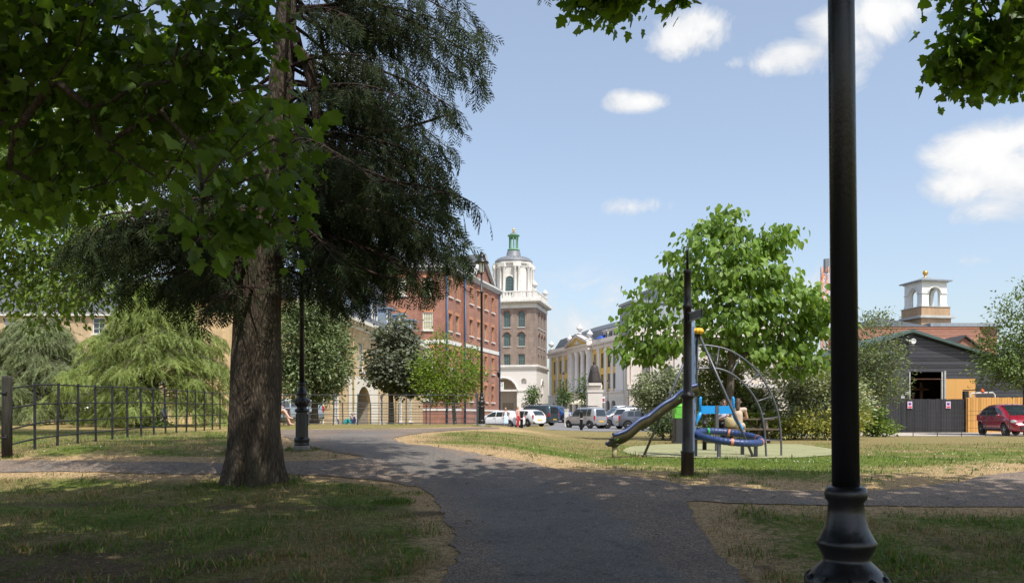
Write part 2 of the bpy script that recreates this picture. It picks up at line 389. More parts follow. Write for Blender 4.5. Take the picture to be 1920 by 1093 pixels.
def pathmat():
    m, t, b = nt('path_gravel_tarmac')
    g = nd(t, 'ShaderNodeNewGeometry'); pos = g.outputs['Position']
    e = nd(t, 'ShaderNodeAttribute', attribute_name='mid').outputs['Fac']
    def no(s, d=5., r=.65):
        n = nd(t, 'ShaderNodeTexNoise', i_Scale=s, i_Detail=d, i_Roughness=r); t.links.new(pos, n.inputs['Vector']); return n.outputs[0]
    v = nd(t, 'ShaderNodeTexVoronoi', i_Scale=75.); t.links.new(pos, v.inputs['Vector'])
    stone = mixc(t, ramp(t, v.outputs['Color'], [(.1, 0.), (.9, 1.)]), (.080, .058, .042), (.31, .235, .175))
    tar = mixc(t, ramp(t, no(55., 3.), [(.3, 0.), (.7, 1.)]), (.088, .077, .066), (.225, .198, .172))
    a = nd(t, 'ShaderNodeMath', operation='MULTIPLY_ADD'); t.links.new(no(2.2, 6.), a.inputs[0]); a.inputs[1].default_value = 1.5; t.links.new(e, a.inputs[2])
    c = mixc(t, ramp(t, a.outputs[0], [(.8, 0.), (1.55, 1.)]), stone, tar)
    c = mixc(t, ramp(t, no(11., 6., .75), [(.52, 0.), (.68, .55)]), c, (.10, .075, .055))
    c = mixc(t, ramp(t, no(4.5, 7., .7), [(.56, 0.), (.64, .5)]), c, (.05, .048, .05))
    c = mixc(t, 1., c, ramp(t, no(.7), [(.3, .75), (.7, 1.2)]), 'MULTIPLY')
    c = mixc(t, 1., c, ramp(t, no(38., 4., .8), [(.36, .55), (.64, 1.4)]), 'MULTIPLY')
    t.links.new(c, b.inputs['Base Color']); b.inputs['Roughness'].default_value = .85
    bp = nd(t, 'ShaderNodeBump', i_Strength=.7, i_Distance=.012); t.links.new(v.outputs['Distance'], bp.inputs['Height']); t.links.new(bp.outputs[0], b.inputs['Normal'])
    return m
spine = np.array([tuple(G2(*p).xy) for p in [(1090,1092),(1060,1010),(1000,945),(900,895),(800,862),(700,836),(660,820),(690,810)]])
spine = np.vstack([[.25, -9], spine])
def mid_attr(V): return np.clip(1-seg_dist(V, spine, False)/.85, 0, 1)
sheet('path', path_out, .22, .006, pathmat(), .05, dict(mid=mid_attr))
# ---- streets and paving beyond the green
ASPH = mat('street_asphalt', (.17, .17, .175), .9, .15, .6, .3, 30.)
PAVE = mat('pale_paving', (.42, .37, .31), .9, .12, .5, .2, 20.)
def poly_xy(pts): return densify([Vector(p) for p in pts], 2.5, 0)
sheet('road', poly_xy([(-7,57),(2.5,49),(11,50),(24,56),(40,62),(70,80),(70,118),(-6,128),(-6,84),(-9.5,60)]), 2., .012, ASPH, .01)
sheet('paving', poly_xy([(-6,128.1),(70,118.1),(90,220),(-30,220)]), 6., .012, PAVE)
sheet('forecourt', poly_xy([(9,36.8),(60,36.8),(60,47),(15,45.6)]), 2., .012, PAVE)
sheet('street', poly_xy([(-70,61),(-14,58.5),(-14.2,70),(-70,72)]), 2.5, .012, ASPH)
kb = MB(); kb.M = Matrix()
for i in range(28):
    a = Vector((-70+i*2, 60.9-2.4*i/28, 0)); b = Vector((-70+(i+1)*2, 60.9-2.4*(i+1)/28, 0))
    z = gz(a.x, a.y); kb.ext([(a.x, a.y, z-.1), (b.x, b.y, z-.1), (b.x, b.y, z+.12), (a.x, a.y, z+.12)], (0, 0, 0), (0, .15, 0))
tag(kb.build('street_kerb', mat('kerb_stone', (.2, .2, .2), .9)), kind='structure')
# ---- safety surface of the play area
c0 = G2(1362, 846).xy
pl = PAD_ = [G2(*p).xy for p in [(1165,846),(1180,838),(1250,833),(1400,831),(1500,833),(1560,842),(1562,853),(1500,858),(1400,859.5),(1290,858),(1195,855)]]
PAD = np.array([tuple(p) for p in pl])
sheet('play_surface', densify(pl, .15, .05, 4), .3, .01, mat('green_rubber', (.265, .265, .135), .9, .14, 1.5, .4, 90.))
# ---- grass blades
def tufts(name, n, hmin, hmax, region, label):
    """blades drawn at a density that falls with distance"""
    Y = region[0]*(region[1]/region[0])**RNG.random(n*2); t = RNG.uniform(-.68, .68, n*2); X = t*Y
    q = np.column_stack([X, Y]); keep = ~inside(q, PO) & ~inside(q, PAD); q = q[keep][:n]
    d1 = seg_dist(q, PO); d2 = seg_dist(q, track, False)
    w, s, dr, go = ground_attrs(q[:, 0], q[:, 1], d1, d2, np.zeros(len(q), bool))
    n2 = np.array([noise.noise(Vector((x*1.7, y*1.7, 21.))) for x, y in q])
    pk = np.clip(1-.8*w-.75*s+.5*n2, .04, 1)
    k = RNG.random(len(q)) < pk; q = q[k]; n2 = n2[k]; dr = dr[k]; w = w[k]
    pos = np.column_stack([q, terr(q[:, 0], q[:, 1])-.006])
    h = RNG.uniform(hmin, hmax, len(q))*(1+1.1*np.clip(n2, -.4, 1))*(1-.3*w)*np.where(RNG.random(len(q)) < .04, 1.9, 1)
    a = RNG.uniform(0, 2*PI, len(q)); le = RNG.uniform(.1, .9, len(q))
    d = np.column_stack([np.cos(a)*le, np.sin(a)*le, np.ones(len(q))]); nn = np.column_stack([np.cos(a), np.sin(a), -le])
    tall = dr+.35*w+RNG.normal(0, .22, len(q))
    for sel, mm, nm in ((tall < .56, GREENB, 'green'), (tall >= .56, STRAWB, 'straw')):
        o = scatter('grass', BLADE, pos[sel], d[sel], nn[sel], h[sel], mm)
        tag(o, label % nm, 'grass', kind='stuff')
BLADE = ([(-.07, 0, 0), (.07, 0, 0), (.05, .55, .06), (-.05, .55, .06), (0, 1, .22)], [(0, 1, 2), (0, 2, 3), (3, 2, 4)])
GREENB = leafmat('grass_green', (.055, .115, .012), (.15, .225, .04), .3)
STRAWB = leafmat('grass_straw', (.20, .135, .055), (.46, .33, .16), .3, tint=(1.1, 1., .8))
def clumps(spots, label):
    P_ = []; H = []
    for x, y, r, n, h in spots:
        a = RNG.uniform(0, 2*PI, n); q = np.sqrt(RNG.random(n))*r
        xx, yy = x+q*np.cos(a), y+q*np.sin(a); P_.append(np.column_stack([xx, yy, terr(xx, yy)-.006])); H.append(RNG.uniform(.4, 1.1, n)*h*(1-.5*q/r))
    pos = np.concatenate(P_); h = np.concatenate(H); a = RNG.uniform(0, 2*PI, len(h)); le = RNG.uniform(.1, .8, len(h))
    o = scatter('grass_clumps', BLADE, pos, np.column_stack([np.cos(a)*le, np.sin(a)*le, np.ones(len(h))]), np.column_stack([np.cos(a), np.sin(a), -le]), h, GREENB); tag(o, label, 'grass', kind='stuff')
sp_ = [(*G2(738, 942).xy, .28, 420, .12), (*G2(775, 925).xy, .2, 200, .07)]
for k in range(44):
    a = 2*PI*k/44; sp_.append((-3.86+.62*math.cos(a)+random.uniform(-.08, .08), 12+.62*math.sin(a), .13, 34, .075))
for px, D, r in ((566, 14.9, .26), (903, 30.2, .3), (1289, 11.5, .2), (13, 14., .2)):
    g_ = G(px, D)
    for k in range(16): a = 2*PI*k/16; sp_.append((g_.x+r*math.cos(a), g_.y+r*math.sin(a), .1, 26, .09))
for k in range(150):
    y = random.uniform(5, 16); x = random.uniform(-.6, .6)*y
    if not inside(np.array([[x, y]]), PO)[0] and seg_dist(np.array([[x, y]]), PO)[0] > .35: sp_.append((x, y, random.uniform(.04, .13), random.randint(14, 60), random.uniform(.05, .085)))
clumps(sp_, 'longer green grass clumps round the trunk, posts and bare patches')
tufts('grass', 150000, .022, .06, (4.4, 24), 'short %s blades of the patchy summer lawn')
# ================================================================== street furniture
BLACK = mat('black_gloss_paint', (.010, .010, .011), .36, .15, 4., .08, 60., coat=.12)
BLACKM = mat('black_matt_paint', (.018, .019, .02), .5, .3, 6.)
GREYM = mat('grey_iron_paint', (.045, .052, .06), .5, .25, 4.)
CONC = mat('concrete_plinth', (.23, .21, .19), .9, .2, 8., .3)
LGLASS = mat('lantern_glass', (.75, .72, .6), .15, .05)
def make_lamp(loc, label, rz=0):
    t = thing('street_lamp', label, 'street lamp', loc, rz, 'heritage lamp posts of the green')
    b = MB(); b.lathe([(.15,-.08),(.15,.075),(.14,.08)], 16); b.build('plinth', CONC, t)
    b = MB()
    b.lathe([(.137,.08),(.137,.10),(.128,.13),(.142,.17),(.145,.2),(.128,.225),(.122,.24)], 24)
    b.lathe([(.122,.24),(.110,.70)], 8, smooth=False, ph=PI/8)
    b.lathe([(.112,.695),(.13,.71),(.135,.735),(.118,.75),(.09,.77),(.098,.8),(.13,.84),(.139,.88),(.136,.915),(.112,.95),(.085,.975),(.08,.99),(.1,1.03),(.107,1.045),(.095,1.06),(.075,1.10),(.066,1.15),(.061,1.19),(.072,1.205),(.075,1.225),(.068,1.245),(.052,1.25)], 28)
    for k in range(10):
        a = 2*PI*k/10; b.ball((.128*math.cos(a), .128*math.sin(a), .9), (.026, .026, .034), 8, 5)
    for k in range(8):
        a = 2*PI*k/8+PI/8; b.box((.112*math.cos(a), .112*math.sin(a), .46), (.012, .02, .4), rz=a)
    b.build('base', BLACK, t)
    b = MB(); b.lathe([(.048,1.24),(.0455,3.2),(.042,5.0),(.058,5.01),(.058,5.08),(.04,5.1),(.036,5.78)], 20); b.build('pole', BLACK, t)
    b = MB(); b.tube([(-.22, 0, 5.05), (.22, 0, 5.05)], .012, 6)
    for s in (-1, 1): b.ball((.22*s, 0, 5.05), .022, 8, 5)
    b.build('ladder_bar', BLACK, t)
    b = MB(); b.lathe([(.05,5.78),(.085,5.82),(.1,6.15)], 12, smooth=False); b.build('lantern_glass', LGLASS, t)
    b = MB()
    for k in range(4):
        a = PI/2*k+.4; c, s = math.cos(a), math.sin(a)
        b.tube([(.04*c, .04*s, 5.74), (.10*c, .10*s, 5.83), (.115*c, .115*s, 6.16)], .011, 5)
    b.build('lantern_frame', BLACK, t)
    b = MB(); b.lathe([(.1,6.16),(.27,6.14),(.28,6.17),(.2,6.25),(.14,6.30),(.15,6.33),(.15,6.42),(.11,6.46),(.06,6.5),(.03,6.53),(.035,6.56),(.008,6.6)], 20); b.build('lantern_hood', BLACK, t)
    return t
lp = make_lamp(G(1592, 2.92)-Vector((0, 0, .03)), 'black lamp post standing nearest the camera, only its lower column in view')
lp.rotation_euler = (0, R(-.55), 0)
dup(lp, G(566, 14.9), .3, 'black lamp post on grass between the big trunk and the gravel path').rotation_euler = (0, 0, .3)
dup(lp, G(903, 30.2), 0, 'full-height black lamp post at the fence end in front of the red brick building').rotation_euler = (0, 0, 0)
for px, D, lab in ((1057, 112, 'far thin black lamp post beside the small street tree before the yellow building'),
                   (1140, 136, 'far black lamp post to the right of the statue plinth'),
                   (1179, 128, 'far black lamp post at the corner of the pale cornice building')):
    o = dup(lp, G(px, D), 0, lab); o.rotation_euler = (0, 0, 0)
# ---- fingerpost without lantern by the path
b0 = G(1289, 11.5)
t = thing('signpost', 'slim black fingerpost with collars standing on the grass by the path', 'signpost', b0)
b = MB(); b.lathe([(.092,-.05),(.092,.33),(.099,.335),(.099,.36),(.08,.365),(.076,.9),(.075,1.1),(.086,1.12),(.105,1.135),(.105,1.165),(.085,1.18),(.062,1.22),(.059,1.8),(.057,2.4),(.072,2.405),(.072,2.45),(.056,2.46),(.052,2.6),(.05,2.9),(.06,2.905),(.06,2.95),(.045,2.96)], 20)
b.build('post', mat('signpost_paint', (.03, .026, .024), .4, .4, 5., .2, 50.), t)
b = MB(); b.lathe([(.02,2.96),(.02,3.2),(.006,3.32)], 8); b.build('spike', BLACK, t)
for (z, az, L) in ((2.72, R(9), .62), (2.27, R(172), .5)):
    b = MB(); b.M = Matrix.Translation((0, 0, z)) @ Matrix.Rotation(PI/2-az, 4, 'Z')
    b.box((.06+L/2, 0, 0), (L, .022, .13), bev=.006); b.box((.03, 0, 0), (.09, .05, .17))
    f = b.build('finger_sign', mat('sign_dark', (.03, .03, .035), .4), t)
    b = MB(); b.M = Matrix.Translation((0, 0, z)) @ Matrix.Rotation(PI/2-az, 4, 'Z')
    for s in (-1, 1):
        b.box((.07+L/2, s*.012, .055), (L*.94, .003, .008)); b.box((.07+L/2, s*.012, -.055), (L*.94, .003, .008))
    b.build('border', mat('sign_white', (.6, .6, .6), .5), f)
# ---- estate fencing
def fence(label, pts, spacing, h, rails, m, pr=.02, group=None, rr=.009, endpost=False):
    pts = [Vector((p[0], p[1], 0)) for p in pts]
    a0 = Vector((pts[0].x, pts[0].y, gz(pts[0].x, pts[0].y)))
    t = thing('estate_fence', label, 'fence', a0, 0, group)
    L = [0]
    for a, b_ in zip(pts, pts[1:]): L.append(L[-1]+(b_-a).length)
    def at(s):
        for i in range(len(pts)-1):
            if s <= L[i+1]+1e-6: return pts[i].lerp(pts[i+1], (s-L[i])/(L[i+1]-L[i]))
        return pts[-1]
    n = int(L[-1]/spacing)
    for k in range(n+1):
        p = at(k*spacing); z = gz(p.x, p.y); big = endpost and k in (0, n)
        b = MB(); w = pr*(2 if big else 1)
        lean = RNG.normal(0, .012)
        b.M = Matrix.Translation((p.x, p.y, z)) @ Matrix.Rotation(lean, 4, 'Y')
        b.box((0, 0, h/2-.05), (w*2, w*1.1, h+.14+(.06 if big else 0)), bev=.004)
        b.build('post', m, t, world=True)
    for rz_ in rails:
        b = MB(); ss = np.linspace(0, L[-1], max(2, int(L[-1]/.9)))
        b.tube([(p.x, p.y-.012, gz(p.x, p.y)+rz_+.006*math.sin(s*2.1+rz_*9)) for s in ss for p in [at(s)]], rr, 6)
        b.build('rail', m, t, world=True)
    return t
f0 = G(18, 14.1); f1 = G(424, 27.7); f2 = G(520, 31.3); f3 = G(899, 32.2)
fence('black five-rail iron fence running from the wooden gate post past the weeping cedar', [f0, f1], .86, 1.22, (.2, .48, .84, 1.2), BLACKM, .023, rr=.016)
fence('grey five-rail iron fence along the gravel path in front of the terrace', [f1+Vector((.1, .1, 0)), f2, f3], .95, 1.2, (.06, .2, .42, .64, .86, 1.18), GREYM, .022, endpost=True, rr=.014)
fence('rear iron fence with leaning posts seen through the nearer grey fence', [G(590, 37.5), G(900, 38.5)], 1.3, 1.15, (.3, .55, .8, 1.1), GREYM, .022, rr=.011)
fence('low black iron fence in front of the red car', [G(1712, 36.4), G(1990, 36.6)], 1.12, 1.18, (.12, .38, .72, .95, 1.16), BLACKM, .016, rr=.008)
g0 = G(13, 14.0)
t = thing('gate_post', 'weathered round wooden gate post at the fence end beside the frame edge', 'gate post', g0)
b = MB(); b.lathe([(.085,-.1),(.083,.9),(.08,1.38),(.07,1.42),(.03,1.43)], 14); b.build('post', barkmat('gate_post_wood', (.016, .015, .012), (.05, .047, .036), (20, 20, 1.5), .6, .01), t)
b = MB()
for z in (.35, 1.12): b.tube([(-.1, -.06, z), (.02, -.09, z), (.05, -.085, z)], .018, 6); b.ball((.04, -.09, z+.03), .02, 6, 4)
b.build('hinge', BLACKM, t)
t = thing('field_gate', 'black tubular metal gate with a rounded top corner hung beside the wooden post', 'gate', g0+Vector((-.16, .02, 0)))
b = MB(); b.tube([(0, 0, .1), (0, 0, 1.15), (-.03, 0, 1.25), (-.12, 0, 1.3), (-1.5, 0, 1.3), (-1.5, 0, .1), (0, 0, .1)], .022, 8); b.build('gate_frame', BLACKM, t)
for z in (.4, .7, 1.0):
    b = MB(); b.tube([(0, 0, z), (-1.5, 0, z)], .015, 6); b.build('bar', BLACKM, t)
# ---- black bollards along the car park
bo = None
for px, D, lab in ((978, 52, 'black bollard with a pale band beside the person in red'), (1090, 52, 'black bollard with a pale band in front of the silver estate car'),
                   (1205, 52, 'black bollard with a pale band before the white four-by-four, by the slide')):
    if bo is None:
        bo = thing('bollard', lab, 'bollard', G(px, D), 0, 'bollards along the edge of the car park')
        b = MB(); b.lathe([(.095,-.1),(.095,1.13),(.105,1.14),(.105,1.19),(.07,1.24),(.02,1.26)], 14); b.build('post', BLACKM, bo)
        b = MB(); b.lathe([(.098,.72),(.098,.77)], 14); b.build('band', mat('band_white', (.7, .7, .68), .5), bo)
    else: dup(bo, G(px, D), 0, lab)
for px, D, lab in ((1321, 19.8, 'short dark post with a collar beside the blue rocker'), (1431, 24.2, 'short dark capped post at the end of the picnic table')):
    q = thing('garden_post', lab, 'post', G(px, D))
    b = MB(); b.lathe([(.055,-.1),(.05,.62),(.062,.63),(.062,.67),(.05,.68),(.05,.84),(.075,.85),(.075,.88),(.03,.93)], 12); b.build('post', BLACKM, q)
# ---- litter bin
bp_ = G(1277, 24.4)
t = thing('litter_bin', 'green and black litter bin half hidden behind the fingerpost', 'litter bin', bp_)
b = MB(); b.box((0, 0, .38), (.46, .46, .76), bev=.04); b.box((0, 0, .03), (.5, .5, .06)); b.build('body', mat('bin_dark', (.03, .032, .035), .5), t)
b = MB(); b.box((0, 0, .98), (.48, .48, .2), bev=.05); b.lathe([(.3,1.08),(.25,1.16),(.1,1.2)], 4, ph=PI/4)
b.box((0, 0, .83), (.47, .47, .14))
b.build('lid', mat('bin_green', (.12, .42, .05), .45), t)
# ================================================================== play area
GM = mat('play_grey_steel', (.10, .105, .12), .4, .2, 8., metal=.3)
BLUE = mat('play_blue', (.026, .05, .15), .4, .2, 6.)
SKYB = mat('play_sky_blue', (.01, .27, .68), .35, .1, 6.)
PANEL = mat('play_panel', (.13, .19, .30), .45, .15, 6.)
YEL = mat('play_yellow', (.75, .40, .02), .4, .1, 6.)
ORG = mat('play_orange', (.60, .22, .12), .5, .1)
PGRN = mat('play_green', (.03, .4, .08), .5, .1)
D0 = 17.0
pb = G(1308, D0); GZ = pb.z
pt = thing('play_climber', 'climbing frame with slide, curved ladder, yellow hub and blue padded ring', 'climbing frame', pb)
def W(px, py, D=D0): return P(px, py, D)
hub = W(1308, 621)
b = MB()
for k in range(10):
    a = 2*PI*k/10; b.ball((hub.x+.085*math.cos(a), hub.y+.085*math.sin(a), hub.z), (.05, .05, .055), 8, 6)
b.lathe([(.1,-.06),(.11,0),(.1,.06)], 14, hub); b.build('hub', YEL, pt, world=True)
def leg(x, y, D):
    f = W(x, y, D); f.z = gz(f.x, f.y)-.03
    b = MB(); b.tube([hub, hub.lerp(f, .5), f], .028, 8); return b.build('leg', GM, pt, world=True)
leg(1205, 857, 16.8); leg(1414, 860, 16.6); leg(1302, 850, 18.3)
# tall climbing panel, seen almost edge on
b = MB(); ang = R(72); top = W(1302, 604); bot = W(1300, 858)
poly = []
Wd = .42; H = top.z-GZ
for z, w in ((-.05, .5), (.6, .5), (1.6, .42), (2.3, .36), (H-.25, .30), (H-.1, .24), (H, .1)): poly.append((w/2, z))
poly = [Vector((w, 0, z)) for w, z in poly]+[Vector((-w, 0, z)) for w, z in reversed(poly)]
Mt = Matrix.Translation((pb.x-.075, pb.y+.05, GZ)) @ Matrix.Rotation(ang, 4, 'Z')
b.M = Mt; b.ext(poly, (0, .03, 0), (0, -.03, 0)); pan = b.build('climbing_panel', PANEL, pt, world=True)
b = MB(); b.M = Mt
for k in range(9):
    z = .45+k*.25; x = (.09 if k % 2 else -.09)*(1-.05*k)
    for s in (-1, 1): b.lathe([(.045, -.004), (.045, .004)], 10) if False else b.box((x, s*.032, z), (.075, .006, .1), bev=.002)
b.build('hold', mat('play_hold', (.02, .022, .03), .6), pan, world=True)
def smooth_path(pts, n=6):
    pts = [Vector(p) for p in pts]; out = []
    for i in range(len(pts)-1):
        p0, p1, p2, p3 = pts[max(i-1, 0)], pts[i], pts[i+1], pts[min(i+2, len(pts)-1)]
        for k in range(n):
            t_ = k/n; out.append(.5*((2*p1)+(p2-p0)*t_+(2*p0-5*p1+4*p2-p3)*t_**2+(3*p1-p0-3*p2+p3)*t_**3))
    return out+[pts[-1]]
outer = [(1306,648),(1330,648),(1370,658),(1410,686),(1440,727),(1458,772),(1464,815),(1465,853)]
inner = [(1306,691),(1345,691),(1375,703),(1405,731),(1425,766),(1433,805),(1437,852)]
for pts, D in ((outer, 17.3), (inner, 16.95)):
    b = MB(); q = [W(x, y, D) for x, y in pts]; q[-1].z = gz(q[-1].x, q[-1].y)-.03
    b.tube(smooth_path(q), .022, 8); b.build('ladder_rail', GM, pt, world=True)
for a, c in (((1348,652),(1343,690)),((1387,670),(1371,701)),((1423,700),(1397,724)),((1448,742),(1418,753)),((1460,781),(1430,786)),((1464,825),(1435,825))):
    b = MB(); b.tube([W(*a, 17.3), W(*c, 16.95)], .015, 7); b.build('rung', GM, pt, world=True)
# wavy slide: a trough with blue rolled edges
sp = smooth_path([W(1304,731,17.0),W(1282,738,16.95),W(1262,752,16.9),W(1243,764,16.8),W(1215,786,16.7),W(1196,795,16.6),W(1172,815,16.5),W(1155,822,16.45),W(1143,824,16.4)], 5)
def sweep(path, sec):
    """sweep a 2D section (across, up) along a path"""
    n = len(sec); vs = []; fs = []
    for i, p in enumerate(path):
        d = (path[min(i+1, len(path)-1)]-path[max(i-1, 0)]).normalized()
        s = d.cross(Vector((0, 0, 1))).normalized(); u = s.cross(d)
        vs += [p+s*a+u*c for a, c in sec]
    for i in range(len(path)-1):
        for k in range(n): fs.append((i*n+k, i*n+(k+1) % n, (i+1)*n+(k+1) % n, (i+1)*n+k))
    fs += [tuple(range(n)), tuple((len(path)-1)*n+k for k in range(n-1, -1, -1))]
    return vs, fs
th = [PI+PI*k/10 for k in range(11)]
ROLL = R(-30)
def rl(a, c): return (a*math.cos(ROLL)-c*math.sin(ROLL), a*math.sin(ROLL)+c*math.cos(ROLL))
sec = [rl(.2*math.cos(a), .13*math.sin(a)) for a in th]+[rl(.17*math.cos(a), .10*math.sin(a)) for a in reversed(th)]
b = MB(); b.add(*sweep(sp, sec), True); sl = b.build('slide', mat('slide_shell', (.060, .050, .026), .75, .4, 4., spec=.2), pt, world=True, fix=True)
for s in (-1, 1):
    b = MB(); vs = []
    for i, p in enumerate(sp):
        d = (sp[min(i+1, len(sp)-1)]-sp[max(i-1, 0)]).normalized(); q = d.cross(Vector((0, 0, 1))).normalized(); ra, rc_ = rl(.195*s, .01); vs.append(p+q*ra+q.cross(d)*rc_)
    b.tube(vs, .04, 8); b.build('slide_edge', BLUE, sl, world=True)
for k in (8, 17, 26, 35):
    b = MB(); p = sp[k]; b.box(p-Vector((0, .16, .0)), (.045, .04, .045), ry=.6); b.build('clamp', PGRN, sl, world=True)
e = sp[-5]; ez = gz(e.x, e.y)
b = MB(); b.tube([(e.x, e.y, ez-.05), (e.x, e.y, ez+.25)], [.055, .05], 12); b.build('slide_post', mat('slide_post_wood', (.33, .27, .16), .8, .25, 9.), pt, world=True)
b = MB(); b.lathe([(.06,.22),(.1,.26),(.115,.33),(.1,.40),(.05,.44)], 16, (e.x, e.y, ez))
for z in (.28, .34, .39): b.lathe([(.118,z-.01),(.122,z),(.118,z+.01)], 16, (e.x, e.y, ez))
b.build('slide_spring', mat('spring_steel', (.05, .045, .04), .5), pt, world=True)
# padded ring, tilted towards the lawn
rc = W(1366, 819, 17.1); tilt = Matrix.Translation(rc) @ Matrix.Rotation(R(8.5), 4, 'X') @ Matrix.Rotation(R(4.5), 4, 'Y')
def torus(b, M, Rr, r, a0, a1, n, m=10, rib=0):
    vs = []
    for i in range(n+1):
        a = a0+(a1-a0)*i/n; rr = r*(1+rib*(1 if i % 4 < 2 else -1))
        vs += [M @ Vector(((Rr+rr*math.cos(2*PI*k/m))*math.cos(a), (Rr+rr*math.cos(2*PI*k/m))*math.sin(a), rr*math.sin(2*PI*k/m))) for k in range(m)]
    b.add(vs, [(i*m+k, (i+1)*m+k, (i+1)*m+(k+1) % m, i*m+(k+1) % m) for i in range(n) for k in range(m)], True)
b = MB(); torus(b, tilt, .68, .075, 0, 2*PI, 192, 10, .035); rg = b.build('ring', BLUE, pt, world=True)
for a, mm in ((118, PGRN), (74, ORG), (8, ORG), (-34, ORG), (-99, ORG)):
    b = MB(); torus(b, tilt, .68, .081, R(a)-.038, R(a)+.038, 4, 12); b.build('band', mm, rg, world=True)
for px, D in ((1348, 16.5), (1417, 16.9), (1392, 17.7), (1304, 17.1)):
    f = W(px, 840, D); f.z = gz(f.x, f.y); zr = rc.z-.05
    b = MB(); b.box((f.x, f.y, (f.z+zr)/2-.02), (.075, .06, zr-f.z+.04), bev=.01); b.build('ring_leg', GM, pt, world=True)
# blue rocker behind the ring
q0 = G(1344, 19.2); S = 19.2/F
t = thing('rocker_board', 'bright blue rocker with two upright handles behind the padded ring', 'play equipment', q0)
b = MB(); b.box((0, 0, (q0.z*0)+.55), (.08, .08, 1.1), bev=.01); b.build('post', GM, t)
zb = EYE-(768-HY)*S-q0.z
b = MB(); b.box((0, 0, zb), (.80, .05, .19), bev=.02); bd = b.build('board', SKYB, t)
b = MB(); b.box((0, -.028, zb+.01), (.10, .006, .02)); b.box((0, -.028, zb-.03), (.1, .006, .02)); b.box((0, -.028, zb+.045), (.04, .006, .03)); b.build('emblem', mat('emblem_dark', (.01, .08, .16), .5), bd)
for s in (-1, 1):
    b = MB(); b.tube([(.40*s, 0, zb-.1), (.395*s, 0, zb+.27), (.38*s, 0, zb+.31)], [.035, .035, .028], 8); b.build('handle', SKYB, t)
    b = MB(); b.tube([(.39*s, 0, zb-.06), (.44*s, 0, zb-.2), (.58*s, 0, zb-.42), (.62*s, 0, zb-.5)], [.045, .045, .045, .03], 8); b.build('foot_arm', SKYB, t)
# ---- picnic table and the bench behind the trunk
WOOD = linemat('weathered_boards', (.10, .075, .055), 1, .14, .5, .85, .3)
def picnic(loc, rz, label):
    t = thing('picnic_table', label, 'picnic table', loc, rz)
    for k in range(5):
        b = MB(); b.box((0, -.3+.15*k, .73), (1.75, .14, .045), bev=.008); b.build('table_board', WOOD, t)
    for s in (-1, 1):
        for q in (0, 1):
            b = MB(); b.box((0, s*(.66+.15*q), .43), (1.85, .14, .045), bev=.008); b.build('seat_board', WOOD, t)
        b = MB(); b.box((.62*s, 0, .39), (.07, 1.7, .08)); b.box((.62*s, 0, .67), (.07, .72, .08))
        for q in (-1, 1): b.tube([(.62*s, .28*q, .7), (.62*s, .62*q, -.02)], .05, 4)
        b.build('leg', WOOD, t)
        b = MB(); b.tube([(.55*s, 0, .40), (.1*s, 0, .7)], .035, 4); b.build('brace', WOOD, t)
    return t
PT = G(1392, 24.6)
picnic(PT, 0, 'dark wooden picnic table beyond the play area where two people sit')
bq = G(513, 30.0)
t = thing('park_bench', 'brown wooden park bench mostly hidden behind the big trunk', 'bench', bq, R(78))
BW = mat('bench_wood', (.09, .05, .04), .7, .25, 5.)
for k in range(4):
    b = MB(); b.box((0, -.2+.12*k, .44), (1.5, .1, .03)); b.build('seat_slat', BW, t)
for s in (-1, 1):
    b = MB(); b.box((.72*s, -.24, .31), (.07, .07, .66)); b.box((.72*s, .24, .44), (.07, .07, .9)); b.box((.72*s, 0, .63), (.07, .55, .04)); b.build('leg', BW, t)
b = MB(); b.ext([(-.75, .24, .55), (.75, .24, .55), (.75, .3, .88), (.5, .3, .96), (-.5, .3, .96), (-.75, .3, .88)], (0, -.02, 0), (0, .03, 0)); b.build('backrest', BW, t)
# ---- small things on the ground
def on_ground(n, y0, y1, t0, t1, inpath=None):
    out = []
    while len(out) < n:
        y = y0*(y1/y0)**random.random(); x = random.uniform(t0, t1)*y
        if inpath is not None and (inside(np.array([[x, y]]), PO)[0] != inpath or inside(np.array([[x, y]]), PAD)[0]): continue
        out.append((x, y, gz(x, y)))
    return out
b = MB()
for x, y, z in on_ground(130, 5, 20, -.6, .62):
    a = random.uniform(0, 6.3); L = random.uniform(.04, .16); w = Vector((math.cos(a), math.sin(a), 0))
    b.tube([Vector((x, y, z+.012))-w*L/2, Vector((x, y, z+.02))+Vector((0, 0, random.uniform(0, .012))), Vector((x, y, z+.012))+w*L/2+Vector((random.uniform(-.02, .02), 0, 0))], random.uniform(.0015, .0035), 5)
tag(b.build('twigs', mat('twig_brown', (.13, .10, .07), .9)), 'small fallen twigs lying on the lawn and path', 'twigs', kind='stuff')
pts = on_ground(260, 12, 19, .02, .62, False)+on_ground(60, 13, 20, -.6, -.25, False)
pos = np.array(pts)+np.array([0, 0, .035]); pos = pos[[noise.noise(Vector((p[0]*.7, p[1]*.7, 2))) > -.12 for p in pos]]
DAISY = ([(math.cos(2*PI*k/6), math.sin(2*PI*k/6), .1*(k % 2)) for k in range(6)], [(0, 1, 2), (0, 2, 3), (0, 3, 4), (0, 4, 5)])
o = scatter('daisies', DAISY, pos, np.tile([1., 0, .0], (len(pos), 1))+RNG.normal(0, .25, (len(pos), 3)), np.tile([0., -.35, 1.], (len(pos), 1)), RNG.uniform(.006, .011, len(pos)), mat('daisy_white', (.75, .75, .7), .7))
tag(o, 'tiny white daisies dotted through the grass by the play area', 'daisies', kind='stuff')
LEAFL = ([(0, -1, 0), (.5, -.3, .12), (.42, .4, .05), (0, 1, .2), (-.42, .4, .1), (-.5, -.3, .02)], [(0, 1, 2), (0, 2, 3), (0, 3, 4), (0, 4, 5)])
pos = np.array(on_ground(1100, 4.6, 18, -.6, .62))+np.array([0, 0, .018])
